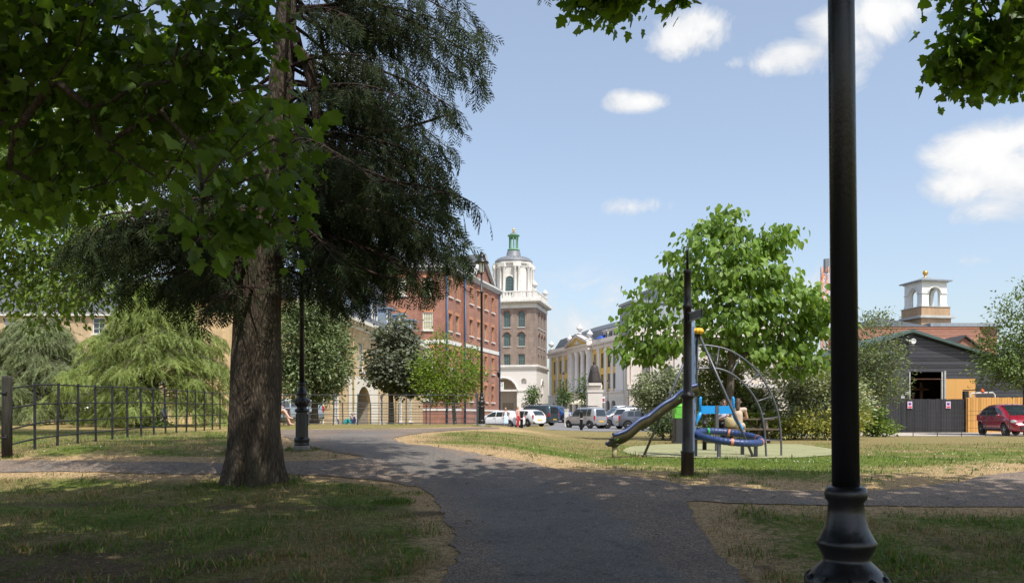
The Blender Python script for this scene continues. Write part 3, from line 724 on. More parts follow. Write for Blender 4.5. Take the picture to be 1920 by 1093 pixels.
o = scatter('fallen_leaves', LEAFL, pos, np.column_stack([RNG.normal(size=(len(pos), 2)), np.zeros(len(pos))]), np.column_stack([RNG.normal(0, .25, (len(pos), 2)), np.ones(len(pos))]), RNG.uniform(.008, .034, len(pos)), leafmat('dead_leaf', (.12, .075, .035), (.3, .2, .1), .1, tint=(1, .9, .7)))
tag(o, 'dry brown leaves scattered on the lawn and path', 'fallen leaves', kind='stuff')
# ================================================================== trees and shrubs
def fold(pts, cx=.4, k=-.18, tipz=0.):
    V = [(0, cx, 0)]+[(x, y, k*abs(x)+tipz*max(0, y-.5)) for x, y in pts]; n = len(pts)
    return V, [(0, 1+i, 1+(i+1) % n) for i in range(n)]
_h = [(0,0),(.14,-.06),(.47,.07),(.36,.24),(.58,.5),(.3,.53),(.24,.72)]
MAPLE = fold(_h+[(0, 1)]+[(-x, y) for x, y in reversed(_h[1:])])
_h = [(0,.06),(.2,0),(.38,.14),(.4,.38),(.24,.7)]
HEART = fold(_h+[(0, 1)]+[(-x, y) for x, y in reversed(_h[1:])], .4, .22, -.35)
SIMPLE = ([(0,0,0),(-.27,.45,.07),(0,1,-.06),(.27,.45,.07)], [(0,2,1),(0,3,2)])
OVAL = ([(0,0,0),(-.25,.3,.06),(-.22,.65,.05),(0,1,-.1),(.22,.65,.05),(.25,.3,.06)], [(0,2,1),(0,3,2),(0,4,3),(0,5,4)])
def frond(nl, ll, lw, ang, sag, seed):
    rr = random.Random(seed); V = []; T = []
    def dia(p, d, L, w):
        d = Vector(d).normalized(); s = d.cross(Vector((0, 0, 1))).normalized(); k = len(V)
        V.extend([tuple(p), tuple(p+d*L*.45+s*w), tuple(p+d*L), tuple(p+d*L*.45-s*w)]); T.extend([(k, k+2, k+1), (k, k+3, k+2)])
    ax = lambda s: Vector((.04*math.sin(6*s), s, -sag*s*s))
    for i in range(4): dia(ax(i/4), ax((i+1)/4)-ax(i/4), .3, .012)
    for i in range(nl):
        s = .08+.9*i/nl; sd = 1 if i % 2 else -1; L = ll*(1.1-.6*s)*rr.uniform(.7, 1.2)
        a = ang*rr.uniform(.7, 1.2)
        dia(ax(s), (sd*math.sin(a), math.cos(a), -sag*1.3*s-rr.uniform(.0, .5)), L, lw*rr.uniform(.8, 1.2))
    return V, T
FR_A = frond(16, .34, .022, .75, .45, 1); FR_B = frond(22, .2, .020, .8, .55, 2)
def bez(a, c, b, n): return [a*(1-t)**2+c*2*t*(1-t)+b*t*t for t in [i/n for i in range(n+1)]]
def seg_tubes(mb, P0, P1, r0, r1, n=5):
    for a, b, x, y in zip(P0, P1, r0, r1):
        mb.tube([a, b], [x, y], n, cap=False)
def E(px, py, D, rx, ry, rd): return (P(px, py, D), (rx/F*D, rd, ry/F*D))
def sample_clusters(ells, n, rnd, shell=.55, holes=.18, freq=.9, mind=.0):
    vol = np.array([r[0]*r[1]*r[2] for c, r in ells])**.72; vol /= vol.sum(); out = []; tries = 0
    while len(out) < n and tries < n*30:
        tries += 1
        c, r = ells[int(np.searchsorted(np.cumsum(vol), rnd.random()))]
        v = Vector((rnd.gauss(0, 1), rnd.gauss(0, 1), rnd.gauss(0, 1))).normalized()
        q = (shell+(1-shell)*rnd.random()**.6) if rnd.random() < .8 else rnd.random()
        p = c+Vector((v.x*r[0], v.y*r[1], v.z*r[2]))*q
        if noise.noise(p*freq+Vector((5, 1, 9))) < -holes: continue
        out.append(p)
    return out
def grow(tr, clusters, sag=.12, step=.45, pen=.9):
    """limbs: every leaf cluster is joined to the nearest node of the wood grown so far"""
    N = [Vector(p) for p in tr]; par = [-1]+list(range(len(tr)-1)); arr = np.array([tuple(p) for p in N]); load = [0]*len(N)
    mid = N[len(N)//2]
    for c in sorted(clusters, key=lambda p: (p-mid).length):
        dv = arr-np.array(c); d = np.sqrt((dv**2).sum(1))+pen*np.maximum(dv[:, 2]+.15, 0)
        d[0] += 50; j = int(np.argmin(d)); L = (c-N[j]).length; k = max(1, int(L/step)); prev = j; new = []
        for i in range(1, k+1):
            t = i/k; q = N[j].lerp(c, t); q.z += sag*L*math.sin(PI*t)*.6
            q += Vector((random.gauss(0, .03), random.gauss(0, .03), random.gauss(0, .02)))*min(1, L)
            N.append(q); par.append(prev); load.append(0); prev = len(N)-1; new.append(tuple(q))
        arr = np.vstack([arr, new]); load[prev] += 1
    tot = list(load)
    for i in range(len(N)-1, 0, -1): tot[par[i]] += tot[i]
    return N, par, tot
def leaf_cloud(clusters, nper, spread, rnd, center, droop=.5, outw=.7, flat=.65, up=.8):
    C = np.repeat(np.array([tuple(c) for c in clusters]), nper, axis=0); g = np.random.default_rng(rnd.randint(0, 10**6))
    o = g.normal(size=C.shape)*np.array([1, 1, flat])*spread; pos = C+o
    out = unit(pos-np.array(center)); out[:, 2] *= .5
    d = out*outw+unit(o)*.5+g.normal(size=C.shape)*.45; d[:, 2] -= droop
    n = g.normal(size=C.shape)*.55+out*.5; n[:, 2] += up
    return pos, d, n
def tree(name, label, cat, base, top, r0, ells, tpl, lsize, ncl, nper, spread, lm, bm_, seed=1, group=None, droop=.5, shell=.55, holes=.18, freq=.9, flat=.65, up=.8, kind_wood='trunk', rmin=.008, crown=None, trunk=None, outw=.7, lr=None, pen=.9):
    rnd = random.Random(seed); random.seed(seed)
    t = crown or thing(name, label, cat, base, 0, group)
    cl = sample_clusters(ells, ncl, rnd, shell, holes, freq)
    trp = trunk or [base.lerp(top, k/7)+Vector((math.sin(k*1.3+seed), math.cos(k*1.7+seed), 0))*.02*k*r0*4 for k in range(8)]
    if not trunk: trp[0] = base-Vector((0, 0, .12))
    N, par, tot = grow(trp, cl, pen=pen)
    mb = MB(); mx = max(tot); lr = lr or r0*.5; rad = [min(lr, max(rmin, lr*1.5*(x/mx)**.5)) for x in tot]
    nt_ = len(trp)
    tt = [r0*(1.35 if i == 0 else 1-(.88 if trunk else .55)*i/(nt_-1)) for i in range(nt_)]
    mb.tube(trp, tt, 12)
    for i in range(nt_, len(N)):
        p = par[i]; ra = min(rad[p] if p >= nt_ else tt[p]*.6, rad[i]*1.5)
        mb.tube([N[p], N[i]], [ra, rad[i]], 5 if rad[i] < .04 else 8, cap=False)
    mb.build(kind_wood, bm_, t, world=True)
    cen = sum((c for c, r in ells), Vector((0, 0, 0)))/len(ells)
    pos, d, n = leaf_cloud(cl, nper, spread, rnd, cen, droop, flat=flat, up=up, outw=outw)
    keep = pos[:, 2] > terr(pos[:, 0], pos[:, 1])+.03; pos, d, n = pos[keep], d[keep], n[keep]
    g = np.random.default_rng(seed)
    scatter('crown', tpl, pos, d, n, lsize*g.uniform(.42, 1.2, len(pos)), lm, t)
    return t
BARK1 = barkmat('bark_grey_brown', (.05, .04, .03), (.16, .13, .10))
BARK2 = barkmat('bark_pale', (.10, .085, .065), (.28, .24, .19))
BARKC = barkmat('bark_ridged_conifer', (.020, .014, .009), (.125, .092, .060), (19, 19, 4.5), 1., .06)
# ------------------------------------------------------------------ the big conifer whose trunk stands in front
TD = 12.0
tb = G(477, TD)
CT = thing('conifer_tree', 'big dark conifer with fluted trunk and drooping feathery sprays, standing beside the path', 'tree', tb)
prof = [(905,475,65),(895,475,60),(880,476,56),(860,477,53),(835,478,51),(800,478,49.5),(740,479,49),(680,480,48.5),(620,481,46),(560,484,45),(500,489,44),(440,497,42),(380,504,38),(320,512,34),(260,519,30),(200,524,27),(120,531,24),(60,535,22),(0,538,21),(-120,545,19),(-300,552,15),(-480,556,10),(-620,558,5)]
rings = []
for y, cx, hw in prof:
    c = P(cx, y, TD); rings.append((c.z, c.x, hw*.90/F*TD))
zs = np.array([r[0] for r in rings]); zs[0] = tb.z-.05
zz = np.concatenate([np.linspace(zs[0], zs[0]+1.0, 26), np.linspace(zs[0]+1.08, zs[-1], 70)])
NS = 72; V = []
for z in zz:
    cx = np.interp(z, zs, [r[1] for r in rings]); r = np.interp(z, zs, [r[2] for r in rings]); h = z-tb.z
    for k in range(NS):
        a = 2*PI*k/NS; fl = max(0, 1-h/1.6)
        f = 1+(.05+.13*fl**1.5)*(.55*math.sin(5*a+1.2+.25*h)+.45*math.sin(9*a+.4-.3*h))
        f -= .22*max(0, 1-h/1.25)**.7*math.exp(-(((a-(-1.05))+PI) % (2*PI)-PI)**2/.012)
        f += .06*noise.noise(Vector((math.cos(a)*2.2, math.sin(a)*2.2, z*1.1)))+.03*noise.noise(Vector((math.cos(a)*5, math.sin(a)*5, z*2.6+7)))+.02*noise.noise(Vector((math.cos(a)*9, math.sin(a)*9, z*3)))
        V.append((cx+r*f*math.cos(a), TD+r*f*math.sin(a), z))
V = np.array(V)-np.array(tb); nr = len(zz)
Fc = np.array([(i*NS+k, i*NS+(k+1) % NS, (i+1)*NS+(k+1) % NS, (i+1)*NS+k) for i in range(nr-1) for k in range(NS)])
npmesh('trunk', V, Fc, BARKC, CT, smooth=True)
def trunk_at(z): return Vector((float(np.interp(z, zs, [r[1] for r in rings])), TD, z))
FP = []; FDv = []; FN = []; FS = []
def conifer_limb(mb, a, tip, lift, r, nb, bl, per, fs, rnd, acc, start=.25, droop=.9, side=1.):
    c = a.lerp(tip, .5)+Vector((0, 0, lift)); pts = bez(a, c, tip, 12); L = (tip-a).length
    mb.tube(pts, [r*(1-.85*i/12) for i in range(13)], 6, cap=False)
    up = Vector((0, 0, 1))
    for i in range(nb):
        s = start+(1-start)*(i+rnd.random())/nb; k = min(11, int(s*12)); p = pts[k].lerp(pts[k+1], s*12-k); d = (pts[k+1]-pts[k]).normalized()
        sd = d.cross(up).normalized()*(1 if i % 2 else -1)*side
        ln = bl*(1.15-.75*s)*rnd.uniform(.6, 1.2); e = p+(sd*.8+d*.75+Vector((0, 0, rnd.uniform(-.25, .15)))).normalized()*ln; e.z -= .28*ln
        bp = bez(p, p.lerp(e, .5)+Vector((0, 0, .12*ln)), e, 4); mb.tube(bp, [r*.28*(1-.2*j) for j in range(5)], 4, cap=False)
        for j in range(per):
            q = (j+rnd.random())/per; w = p.lerp(e, q)+Vector((0, 0, .24*ln*q*(1-q)))
            dd = (e-p).normalized()*rnd.uniform(.3, .9)+Vector((rnd.gauss(0, .35), rnd.gauss(0, .35), -droop*rnd.uniform(.5, 1.3)))
            acc.append((w, dd, sd*rnd.uniform(-1, 1)+d*rnd.uniform(-.6, .6)+Vector((rnd.gauss(0, .3), rnd.gauss(0, .3), .5)), fs*rnd.uniform(.6, 1.25)))
    for j in range(5): acc.append((tip, (tip-pts[9]).normalized()+Vector((rnd.gauss(0, .3), rnd.gauss(0, .3), -.4*rnd.random())), Vector((rnd.gauss(0, 1), rnd.gauss(0, 1), 1)), fs))
def frond_mesh(acc, tpl, m, parent, name='crown'):
    scatter(name, tpl, np.array([tuple(x[0]) for x in acc]), np.array([tuple(x[1]) for x in acc]), np.array([tuple(x[2]) for x in acc]), np.array([x[3] for x in acc]), m, parent)
rnd = random.Random(5); acc = []; mb = MB()
right = [(905,15),(918,55),(915,105),(922,140),(885,150),(850,205),(840,265),(815,300),(842,345),(868,365),(835,400),(862,440),(868,470),(835,500),(800,522),(745,528),(700,535),(655,555),(610,540),
         (780,40),(820,90),(760,120),(790,190),(700,200),(740,260),(770,330),(700,330),(740,400),(790,440),(690,450),(640,480),(640,400),(650,310),(720,490),(640,300),(690,60),(640,30),(740,470),(610,440),(700,390),(660,520)]
left = [(145,455),(165,420),(205,350),(245,520),(300,530),(350,540),(185,500),(400,530),(235,300),(300,380),(330,470),(260,430),(380,450),(290,300),(360,350),(420,500),(420,560),(200,470),(340,520),(390,400),(250,480)]
for (px, py) in right+left:
    for rep in range(2 if (py > 180 or rnd.random() < .35) else 1):
        D = TD+rnd.uniform(-2.2, 3.0); tip = P(px+rnd.uniform(-14, 14)-((34 if py < 200 else 14) if px > 700 else 0), py+rnd.uniform(-12, 12), D)
        dist = (tip-trunk_at(tip.z)).length
        a = trunk_at(tip.z+rnd.uniform(.05, .45)*dist+rnd.uniform(-.1, .2))
        if px < 540 and py < 330: a = trunk_at(tip.z+.2)
        conifer_limb(mb, a, tip, .18*dist, .028+.012*rnd.random(), int(6+dist*4), .75, 5, .40, rnd, acc, .22)
for z in np.arange(8.2, 15.5, .6):                                   # the part of the crown above the picture
    for q in range(3):
        a = rnd.uniform(0, 2*PI); L = 3.9*(1-(z-8.2)/9.5)*rnd.uniform(.7, 1.1); c = trunk_at(min(z, zs[-1]))
        tip = c+Vector((math.cos(a)*L, math.sin(a)*L, -.1*L+max(0, .52*(c.y+math.sin(a)*L)+2.6-z)))
        conifer_limb(mb, c, tip, .2*L, .04, 9, 1.0, 3, .7, rnd, acc, .2)
# long bare limbs that show against the sky
for pts, r in (([(556,60,12),(578,130,12.2),(640,225,12.3),(700,245,12.4),(760,240,12.5),(840,215,12.6)], .045), ([(552,95,12),(575,118,11.9),(592,200,11.9),(601,320,11.9),(598,420,11.9),(588,500,11.9)], .10),
               ([(558,0,12),(600,60,12.4),(612,150,12.6),(640,215,12.8)], .04), ([(545,250,12),(640,330,11.5),(740,375,11.2),(830,360,11)], .035), ([(540,470,12),(600,468,11.6),(700,512,11.4),(745,520,11.3)], .03)):
    mb.tube(smooth_path([P(*p) for p in pts], 5), [r*(1-.6*i/(5*(len(pts)-1))) for i in range(5*(len(pts)-1)+1)], 8)
mb.build('limb', barkmat('bark_reddish', (.02, .013, .010), (.075, .04, .026), (16, 16, 3)), CT, world=True)
def clear_of_trunk(p):
    if p[0].y > TD+.2: return True
    x = CX+F*p[0].x/p[0].y; y = HY-F*(p[0].z-EYE)/p[0].y; c = np.interp(y, [-200, 0, 300, 500, 620], [546, 538, 513, 489, 481])
    return not (-50 < x-c < 34) or rnd.random() < .10
acc = [p for p in acc if clear_of_trunk(p)]
frond_mesh(acc, FR_A, leafmat('conifer_dark', (.013, .025, .006), (.034, .052, .012), .18, .85), CT)
# ------------------------------------------------------------------ maples overhead: one left, one right of the camera
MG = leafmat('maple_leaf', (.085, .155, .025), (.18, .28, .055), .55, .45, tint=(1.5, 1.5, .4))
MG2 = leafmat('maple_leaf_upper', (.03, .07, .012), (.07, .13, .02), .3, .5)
mbase = Vector((-8.2, 2.6, gz(-8.2, 2.6)))
mt = tree('maple_tree', 'broad maple with big hanging lobed leaves reaching in front of the big trunk', 'tree', mbase, mbase+Vector((.4, .3, 7)), .3,
     [E(40,60,7.5,230,200,1.0),E(250,80,7.2,190,150,.9),E(390,110,6.6,110,150,.6),E(470,40,6.6,50,70,.4),E(505,250,6.1,40,90,.45),E(480,340,6.2,58,80,.5),E(420,400,6.2,54,50,.5),E(505,400,6.1,34,60,.4),E(330,240,7,150,110,.7),E(110,270,8,150,110,1.0),E(415,405,6.2,46,45,.25),E(506,455,6.0,20,36,.15),E(30,360,9,70,50,.9),E(200,330,8.5,90,50,.8)],
     MAPLE, .13, 400, 13, .17, MG, BARK1, 11, droop=.85, shell=.2, holes=.34, freq=1.3, up=.35, lr=.035, trunk=[mbase+Vector((.3, .2, 3.5)), mbase+Vector((1.6, 1.5, 4.6)), mbase+Vector((2.6, 2.6, 5.2))])
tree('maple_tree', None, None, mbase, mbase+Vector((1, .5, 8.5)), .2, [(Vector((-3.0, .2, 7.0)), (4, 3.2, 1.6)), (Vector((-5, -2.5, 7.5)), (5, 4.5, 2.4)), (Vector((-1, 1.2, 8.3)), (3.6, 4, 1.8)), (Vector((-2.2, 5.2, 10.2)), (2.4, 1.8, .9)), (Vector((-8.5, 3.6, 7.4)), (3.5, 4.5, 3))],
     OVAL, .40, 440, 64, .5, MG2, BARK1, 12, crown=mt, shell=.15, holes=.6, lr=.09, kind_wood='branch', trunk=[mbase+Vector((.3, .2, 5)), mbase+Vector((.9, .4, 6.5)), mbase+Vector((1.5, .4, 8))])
rbase = Vector((7.6, -3.6, 0))
rt = tree('maple_tree', 'maple standing outside the frame whose leafy twigs hang into the upper right sky', 'tree', rbase, rbase+Vector((-.3, .6, 6.5)), .28,
     [E(1150,-34,8.4,78,58,.7),E(1140,4,8.4,40,34,.4),E(1262,0,8.4,20,18,.3),E(1905,70,8.6,110,75,1.),E(1180,-150,8.5,170,60,.9),E(1480,-250,8.6,240,90,1.1),E(1850,-150,8.7,190,80,1.),E(2000,-60,8.7,120,140,1.),E(1850,120,8.6,75,44,.5),E(1800,95,8.6,38,40,.3),E(1810,20,8.8,44,40,.6)],
     MAPLE, .125, 430, 22, .13, leafmat('maple_leaf_light', (.08, .155, .022), (.16, .26, .045), .52, .42, tint=(1.5, 1.5, .35)), BARK1, 13, droop=.7, shell=.3, holes=.4, up=.5, lr=.022, pen=-.35,
     trunk=[rbase-Vector((0, 0, .1)), rbase+Vector((0, .2, 2)), rbase+Vector((-.1, .8, 4)), rbase+Vector((-.6, 3.2, 6.4)), rbase+Vector((-1.0, 8.0, 8.0)), P(1905, -90, 8.6), P(1700, -260, 8.6), P(1400, -270, 8.5), P(1170, -140, 8.4)])
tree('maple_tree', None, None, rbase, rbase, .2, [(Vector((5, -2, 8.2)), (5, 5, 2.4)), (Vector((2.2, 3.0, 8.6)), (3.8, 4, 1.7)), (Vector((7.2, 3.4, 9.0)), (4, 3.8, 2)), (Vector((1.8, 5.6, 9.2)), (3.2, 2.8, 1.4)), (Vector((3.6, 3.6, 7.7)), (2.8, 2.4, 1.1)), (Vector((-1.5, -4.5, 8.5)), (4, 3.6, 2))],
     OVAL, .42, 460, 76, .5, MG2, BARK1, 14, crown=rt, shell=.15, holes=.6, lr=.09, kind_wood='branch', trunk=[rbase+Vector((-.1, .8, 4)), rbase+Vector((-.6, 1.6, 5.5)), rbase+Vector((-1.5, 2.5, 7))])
# ------------------------------------------------------------------ left: tree behind the fence, weeping cedar, grey conifer
lb = Vector((-15.2, 22.5, gz(-15.2, 22.5)))
tree('broadleaf_tree', 'pale-barked broadleaf tree with light green leaves at the frame edge behind the fence', 'tree', lb, P(-30, 250, 22.5), .26,
     [E(60,330,21,170,150,2.2),E(160,420,20,110,110,1.6),E(70,520,20.5,100,60,1.5),E(225,480,20,60,70,1.2),E(40,480,21,110,70,1.5),E(190,540,19.5,70,40,.8),E(110,560,20,60,26,.8),E(200,250,21,130,110,1.6),E(-80,300,22,140,200,2),E(60,600,20.5,26,24,.6)],
     OVAL, .17, 900, 22, .34, leafmat('leaf_fresh', (.10, .165, .028), (.20, .28, .06), .48, .45), BARK2, 15, droop=.6, holes=.22, lr=.05)
rnd = random.Random(9)
def cedar(name, label, px, D, ht, wd, n, m, fs, seed, lean=0., z0=.5, nbk=9, per=6):
    rnd = random.Random(seed); b0 = G(px, D); t = thing(name, label, 'tree', b0); mb = MB(); acc = []
    top = b0+Vector((lean, 0, ht)); mb.tube([b0-Vector((0, 0, .1)), b0.lerp(top, .4), top], [ht*.036, ht*.024, .02], 9)
    mb.build('trunk', BARK1, t, world=True); mb = MB()
    for i in range(n):
        q = (i+.5)/n; z = z0+(ht-z0)*q**.9; a = i*2.4+rnd.uniform(-.4, .4); L = wd*(1-.88*q**1.35)*rnd.uniform(.7, 1.12)*(1 if q > .12 else .85)
        c = b0.lerp(top, z/ht); tip = c+Vector((math.cos(a)*L, math.sin(a)*L*.85, (.10-.2*rnd.random())*L-.12*L))
        conifer_limb(mb, c, tip, .26*L, .03, nbk, .95, per, fs, rnd, acc, .18, .55)
    mb.build('limb', BARK1, t, world=True); frond_mesh(acc, FR_B, m, t); return t
cedar('cedar_tree', 'weeping cedar with light green hanging sprays behind the fence, left of the big trunk', 290, 30, 5.4, 4.0, 84, leafmat('cedar_green', (.13, .19, .045), (.29, .35, .10), .28, .55), .60, 21, nbk=11, per=8)
cedar('conifer_shrub', 'low bushy grey-green conifer behind the fence beside the weeping cedar', 70, 33, 4.4, 4.4, 90, leafmat('cedar_grey', (.11, .15, .06), (.25, .29, .14), .28, .6), .66, 22, z0=.2, nbk=11, per=8)
# ------------------------------------------------------------------ trees before the terrace and the brick block
tree('evergreen_tree', 'round dense evergreen tree between the big trunk and the terrace', 'tree', G(590, 36), P(590, 640, 36), .16,
     [E(590,610,36,52,52,1.4),E(560,650,36,50,70,1.5),E(610,670,36,46,66,1.5),E(580,715,36,55,42,1.4)], OVAL, .16, 900, 28, .24, leafmat('holm_green', (.10, .15, .055), (.23, .285, .14), .25, .45), BARK1, 31, droop=.1, holes=.3, up=.5)
tree('maple_tree', 'dark purplish-green maple with a slim trunk in front of the terrace', 'tree', G(733, 40), P(735, 640, 40), .16,
     [E(740,635,40,38,38,1.1),E(742,680,40,52,42,1.6),E(728,708,40,38,20,1.3),E(765,712,40,42,26,1.3)], MAPLE, .17, 520, 18, .24, leafmat('maple_dark', (.075, .092, .058), (.17, .19, .12), .25, .5), BARK1, 32, droop=.5, holes=.28)
tree('acer_tree', 'light yellow-green tree with airy upswept shoots before the brick block', 'tree', G(854, 38.5), P(846, 690, 38.5), .11,
     [E(848,705,38.5,54,36,1.5),E(825,650,38.5,22,32,.8),E(805,690,38.5,36,22,1.),E(878,690,38.5,24,38,.9),E(845,735,38.5,56,22,1.3),E(815,722,38.5,40,22,1.1)], OVAL, .15, 480, 16, .24, leafmat('leaf_lime', (.12, .20, .025), (.24, .33, .05), .4, .5), BARK2, 33, droop=-.1, holes=.32, up=.5)
# ------------------------------------------------------------------ broad tree with heart-shaped leaves beyond the play area
tree('catalpa_tree', 'broad tree with large heart-shaped bright green leaves behind the play area', 'tree', G(1366, 27), P(1372, 560, 27), .17,
     [E(1358,420,27,48,26,1.),E(1318,470,27,58,28,1.3),E(1385,465,27,50,34,1.2),E(1445,455,27,36,40,1.1),E(1340,520,27,84,28,1.5),E(1430,525,27,60,34,1.4),E(1258,545,27,84,30,1.5),E(1470,575,27,76,40,1.5),E(1360,575,27,70,30,1.6),E(1210,598,27,50,30,1.1),E(1200,650,27,40,30,.9),E(1275,635,27,66,34,1.3),E(1400,630,27,90,30,1.6),E(1515,600,27,38,50,1.),E(1500,665,27,54,36,1.1),E(1440,672,27,60,20,1.2)],
     HEART, .245, 440, 16, .26, leafmat('catalpa_green', (.12, .22, .035), (.245, .365, .08), .45, .42), BARK1, 41, droop=1.6, shell=.45, holes=.13, freq=1.15, flat=.45, up=.15, lr=.05)
# ------------------------------------------------------------------ shrubs behind the play area
def shrub(name, label, ells, D, ls, ncl, nper, m, seed, tpl=OVAL, sp=.17, **k):
    x = ells[0]; b0 = G(x[0], D)
    return tree(name, label, 'shrub', b0, b0+Vector((0, 0, .6)), .05, [E(a, b, D, c, d, e) for a, b, c, d, e in ells], tpl, ls, ncl, nper, sp, m, BARK1, seed, kind_wood='stem', rmin=.006, **k)
shrub('shrub', 'tall green shrub with reddish young tips behind the seated couple', [(1352,735,62,56,1.),(1335,700,50,36,.9),(1395,765,60,50,.9),(1400,710,50,34,.9)], 29.5, .13, 480, 24, leafmat('photinia', (.13, .185, .05), (.29, .35, .11), .25, .4, patch=(.26, .16, .07)), 51, droop=.1, up=.6)
shrub('shrub', 'white-variegated shrub behind the curved ladder', [(1490,735,66,56,1.1),(1450,760,50,52,1.),(1540,745,56,60,1.),(1585,760,40,50,.9)], 29, .13, 560, 24, leafmat('variegated', (.16, .21, .085), (.39, .43, .27), .25, .45, patch=(.50, .50, .33)), 52, droop=.15, up=.6)
shrub('shrub', 'yellow-splashed low shrub at the foot of the variegated one', [(1530,790,46,26,.7),(1580,785,40,30,.8),(1470,800,40,18,.6)], 27.8, .12, 280, 20, leafmat('gold_leaf', (.11, .15, .03), (.30, .31, .06), .25, .45, patch=(.5, .45, .1)), 53, droop=.1, up=.6)
shrub('shrub', 'yellow-green low hedge shrub under the picnic table level', [(1330,790,40,22,.6),(1385,795,48,20,.6),(1435,795,24,20,.5)], 28.2, .11, 260, 20, leafmat('lime_hedge', (.12, .17, .025), (.30, .36, .06), .3, .45), 54, droop=.1, up=.6)
shrub('shrub', 'silvery grey-green shrub between the slide and the pale cornice building', [(1240,728,46,38,1.2),(1215,745,22,26,.8),(1285,740,40,40,1.)], 34, .14, 400, 22, leafmat('grey_leaf', (.15, .19, .10), (.29, .33, .20), .25, .5), 55, droop=.2, up=.6)
shrub('shrub', 'low feathery green shrub beside the litter bin', [(1258,792,22,24,.5),(1240,800,16,14,.4),(1275,775,16,20,.4)], 27, .12, 110, 18, leafmat('feather_leaf', (.07, .12, .05), (.17, .24, .12), .3, .5), 56, SIMPLE, .14, droop=-.3)
shrub('shrub', 'small bronze-yellow shrub left of the feathery one', [(1243,785,9,22,.3),(1238,800,10,12,.3)], 28, .1, 40, 16, leafmat('bronze_leaf', (.16, .13, .02), (.35, .26, .05), .3, .5), 57, SIMPLE, .12, droop=-.2)
shrub('shrub', 'leafy green shrub at the corner of the black board fence', [(1636,790,24,34,.6),(1650,803,28,14,.5),(1618,795,24,26,.5)], 34, .15, 150, 16, leafmat('shrub_fresh', (.085, .14, .025), (.20, .28, .06), .3, .45), 58, droop=.1, up=.6)
shrub('ground_shrub', 'low dark green plants growing round the foot of the weeping cedar', [(285,801,36,7,.5),(258,803,20,6,.4)], 28.6, .13, 60, 16, leafmat('ground_leaf', (.05, .09, .025), (.12, .18, .05), .3, .5), 61, droop=.0, sp=.12)
tree('willow_leaf_tree', 'loose grey-green small tree between the near lamp post and the barn', 'tree', G(1622, 38), P(1628, 690, 38), .1,
     [E(1630,650,38,60,62,1.5),E(1590,690,38,50,90,1.4),E(1660,705,38,46,50,1.3),E(1640,600,38,20,24,.6),E(1610,730,38,64,52,1.3)], SIMPLE, .16, 480, 24, .26, leafmat('olive_leaf', (.09, .13, .05), (.22, .27, .12), .3, .45), BARK2, 34, droop=.0, holes=.3)
tree('broadleaf_tree', 'leafy green tree at the frame edge in front of the barn, above the red car', 'tree', G(1925, 40), P(1915, 650, 40), .12,
     [E(1895,650,40,52,60,1.5),E(1925,590,40,60,66,1.5),E(1880,700,40,52,38,1.3),E(1960,680,40,70,66,1.6),E(1870,650,40,34,30,.9)], OVAL, .17, 480, 22, .28, leafmat('right_leaf', (.08, .135, .03), (.185, .255, .075), .3, .45), BARK1, 35, droop=.1, holes=.28)
# far street trees in the square
for (px, py0, py1, D, w, lab) in ((1000,726,760,122,11,'small conical street tree beside the tower entrance'), (1058,715,762,118,12,'small street tree beside the thin lamp, before the yellow building'), (1096,706,762,122,15,'street tree directly left of the statue plinth')):
    cy = (py0+py1)/2
    tree('street_tree', lab, 'tree', G(px, D), P(px, py0+10, D), .12, [E(px, cy-4, D, w*.7, (py1-py0)*.5, 1.), E(px, cy+8, D, w, (py1-py0)*.3, 1.2)], OVAL, .36, 70, 14, .38, leafmat('street_leaf', (.06, .11, .03), (.13, .2, .055), .3, .5), BARK1, int(px), group='young street trees in the square', droop=.1)
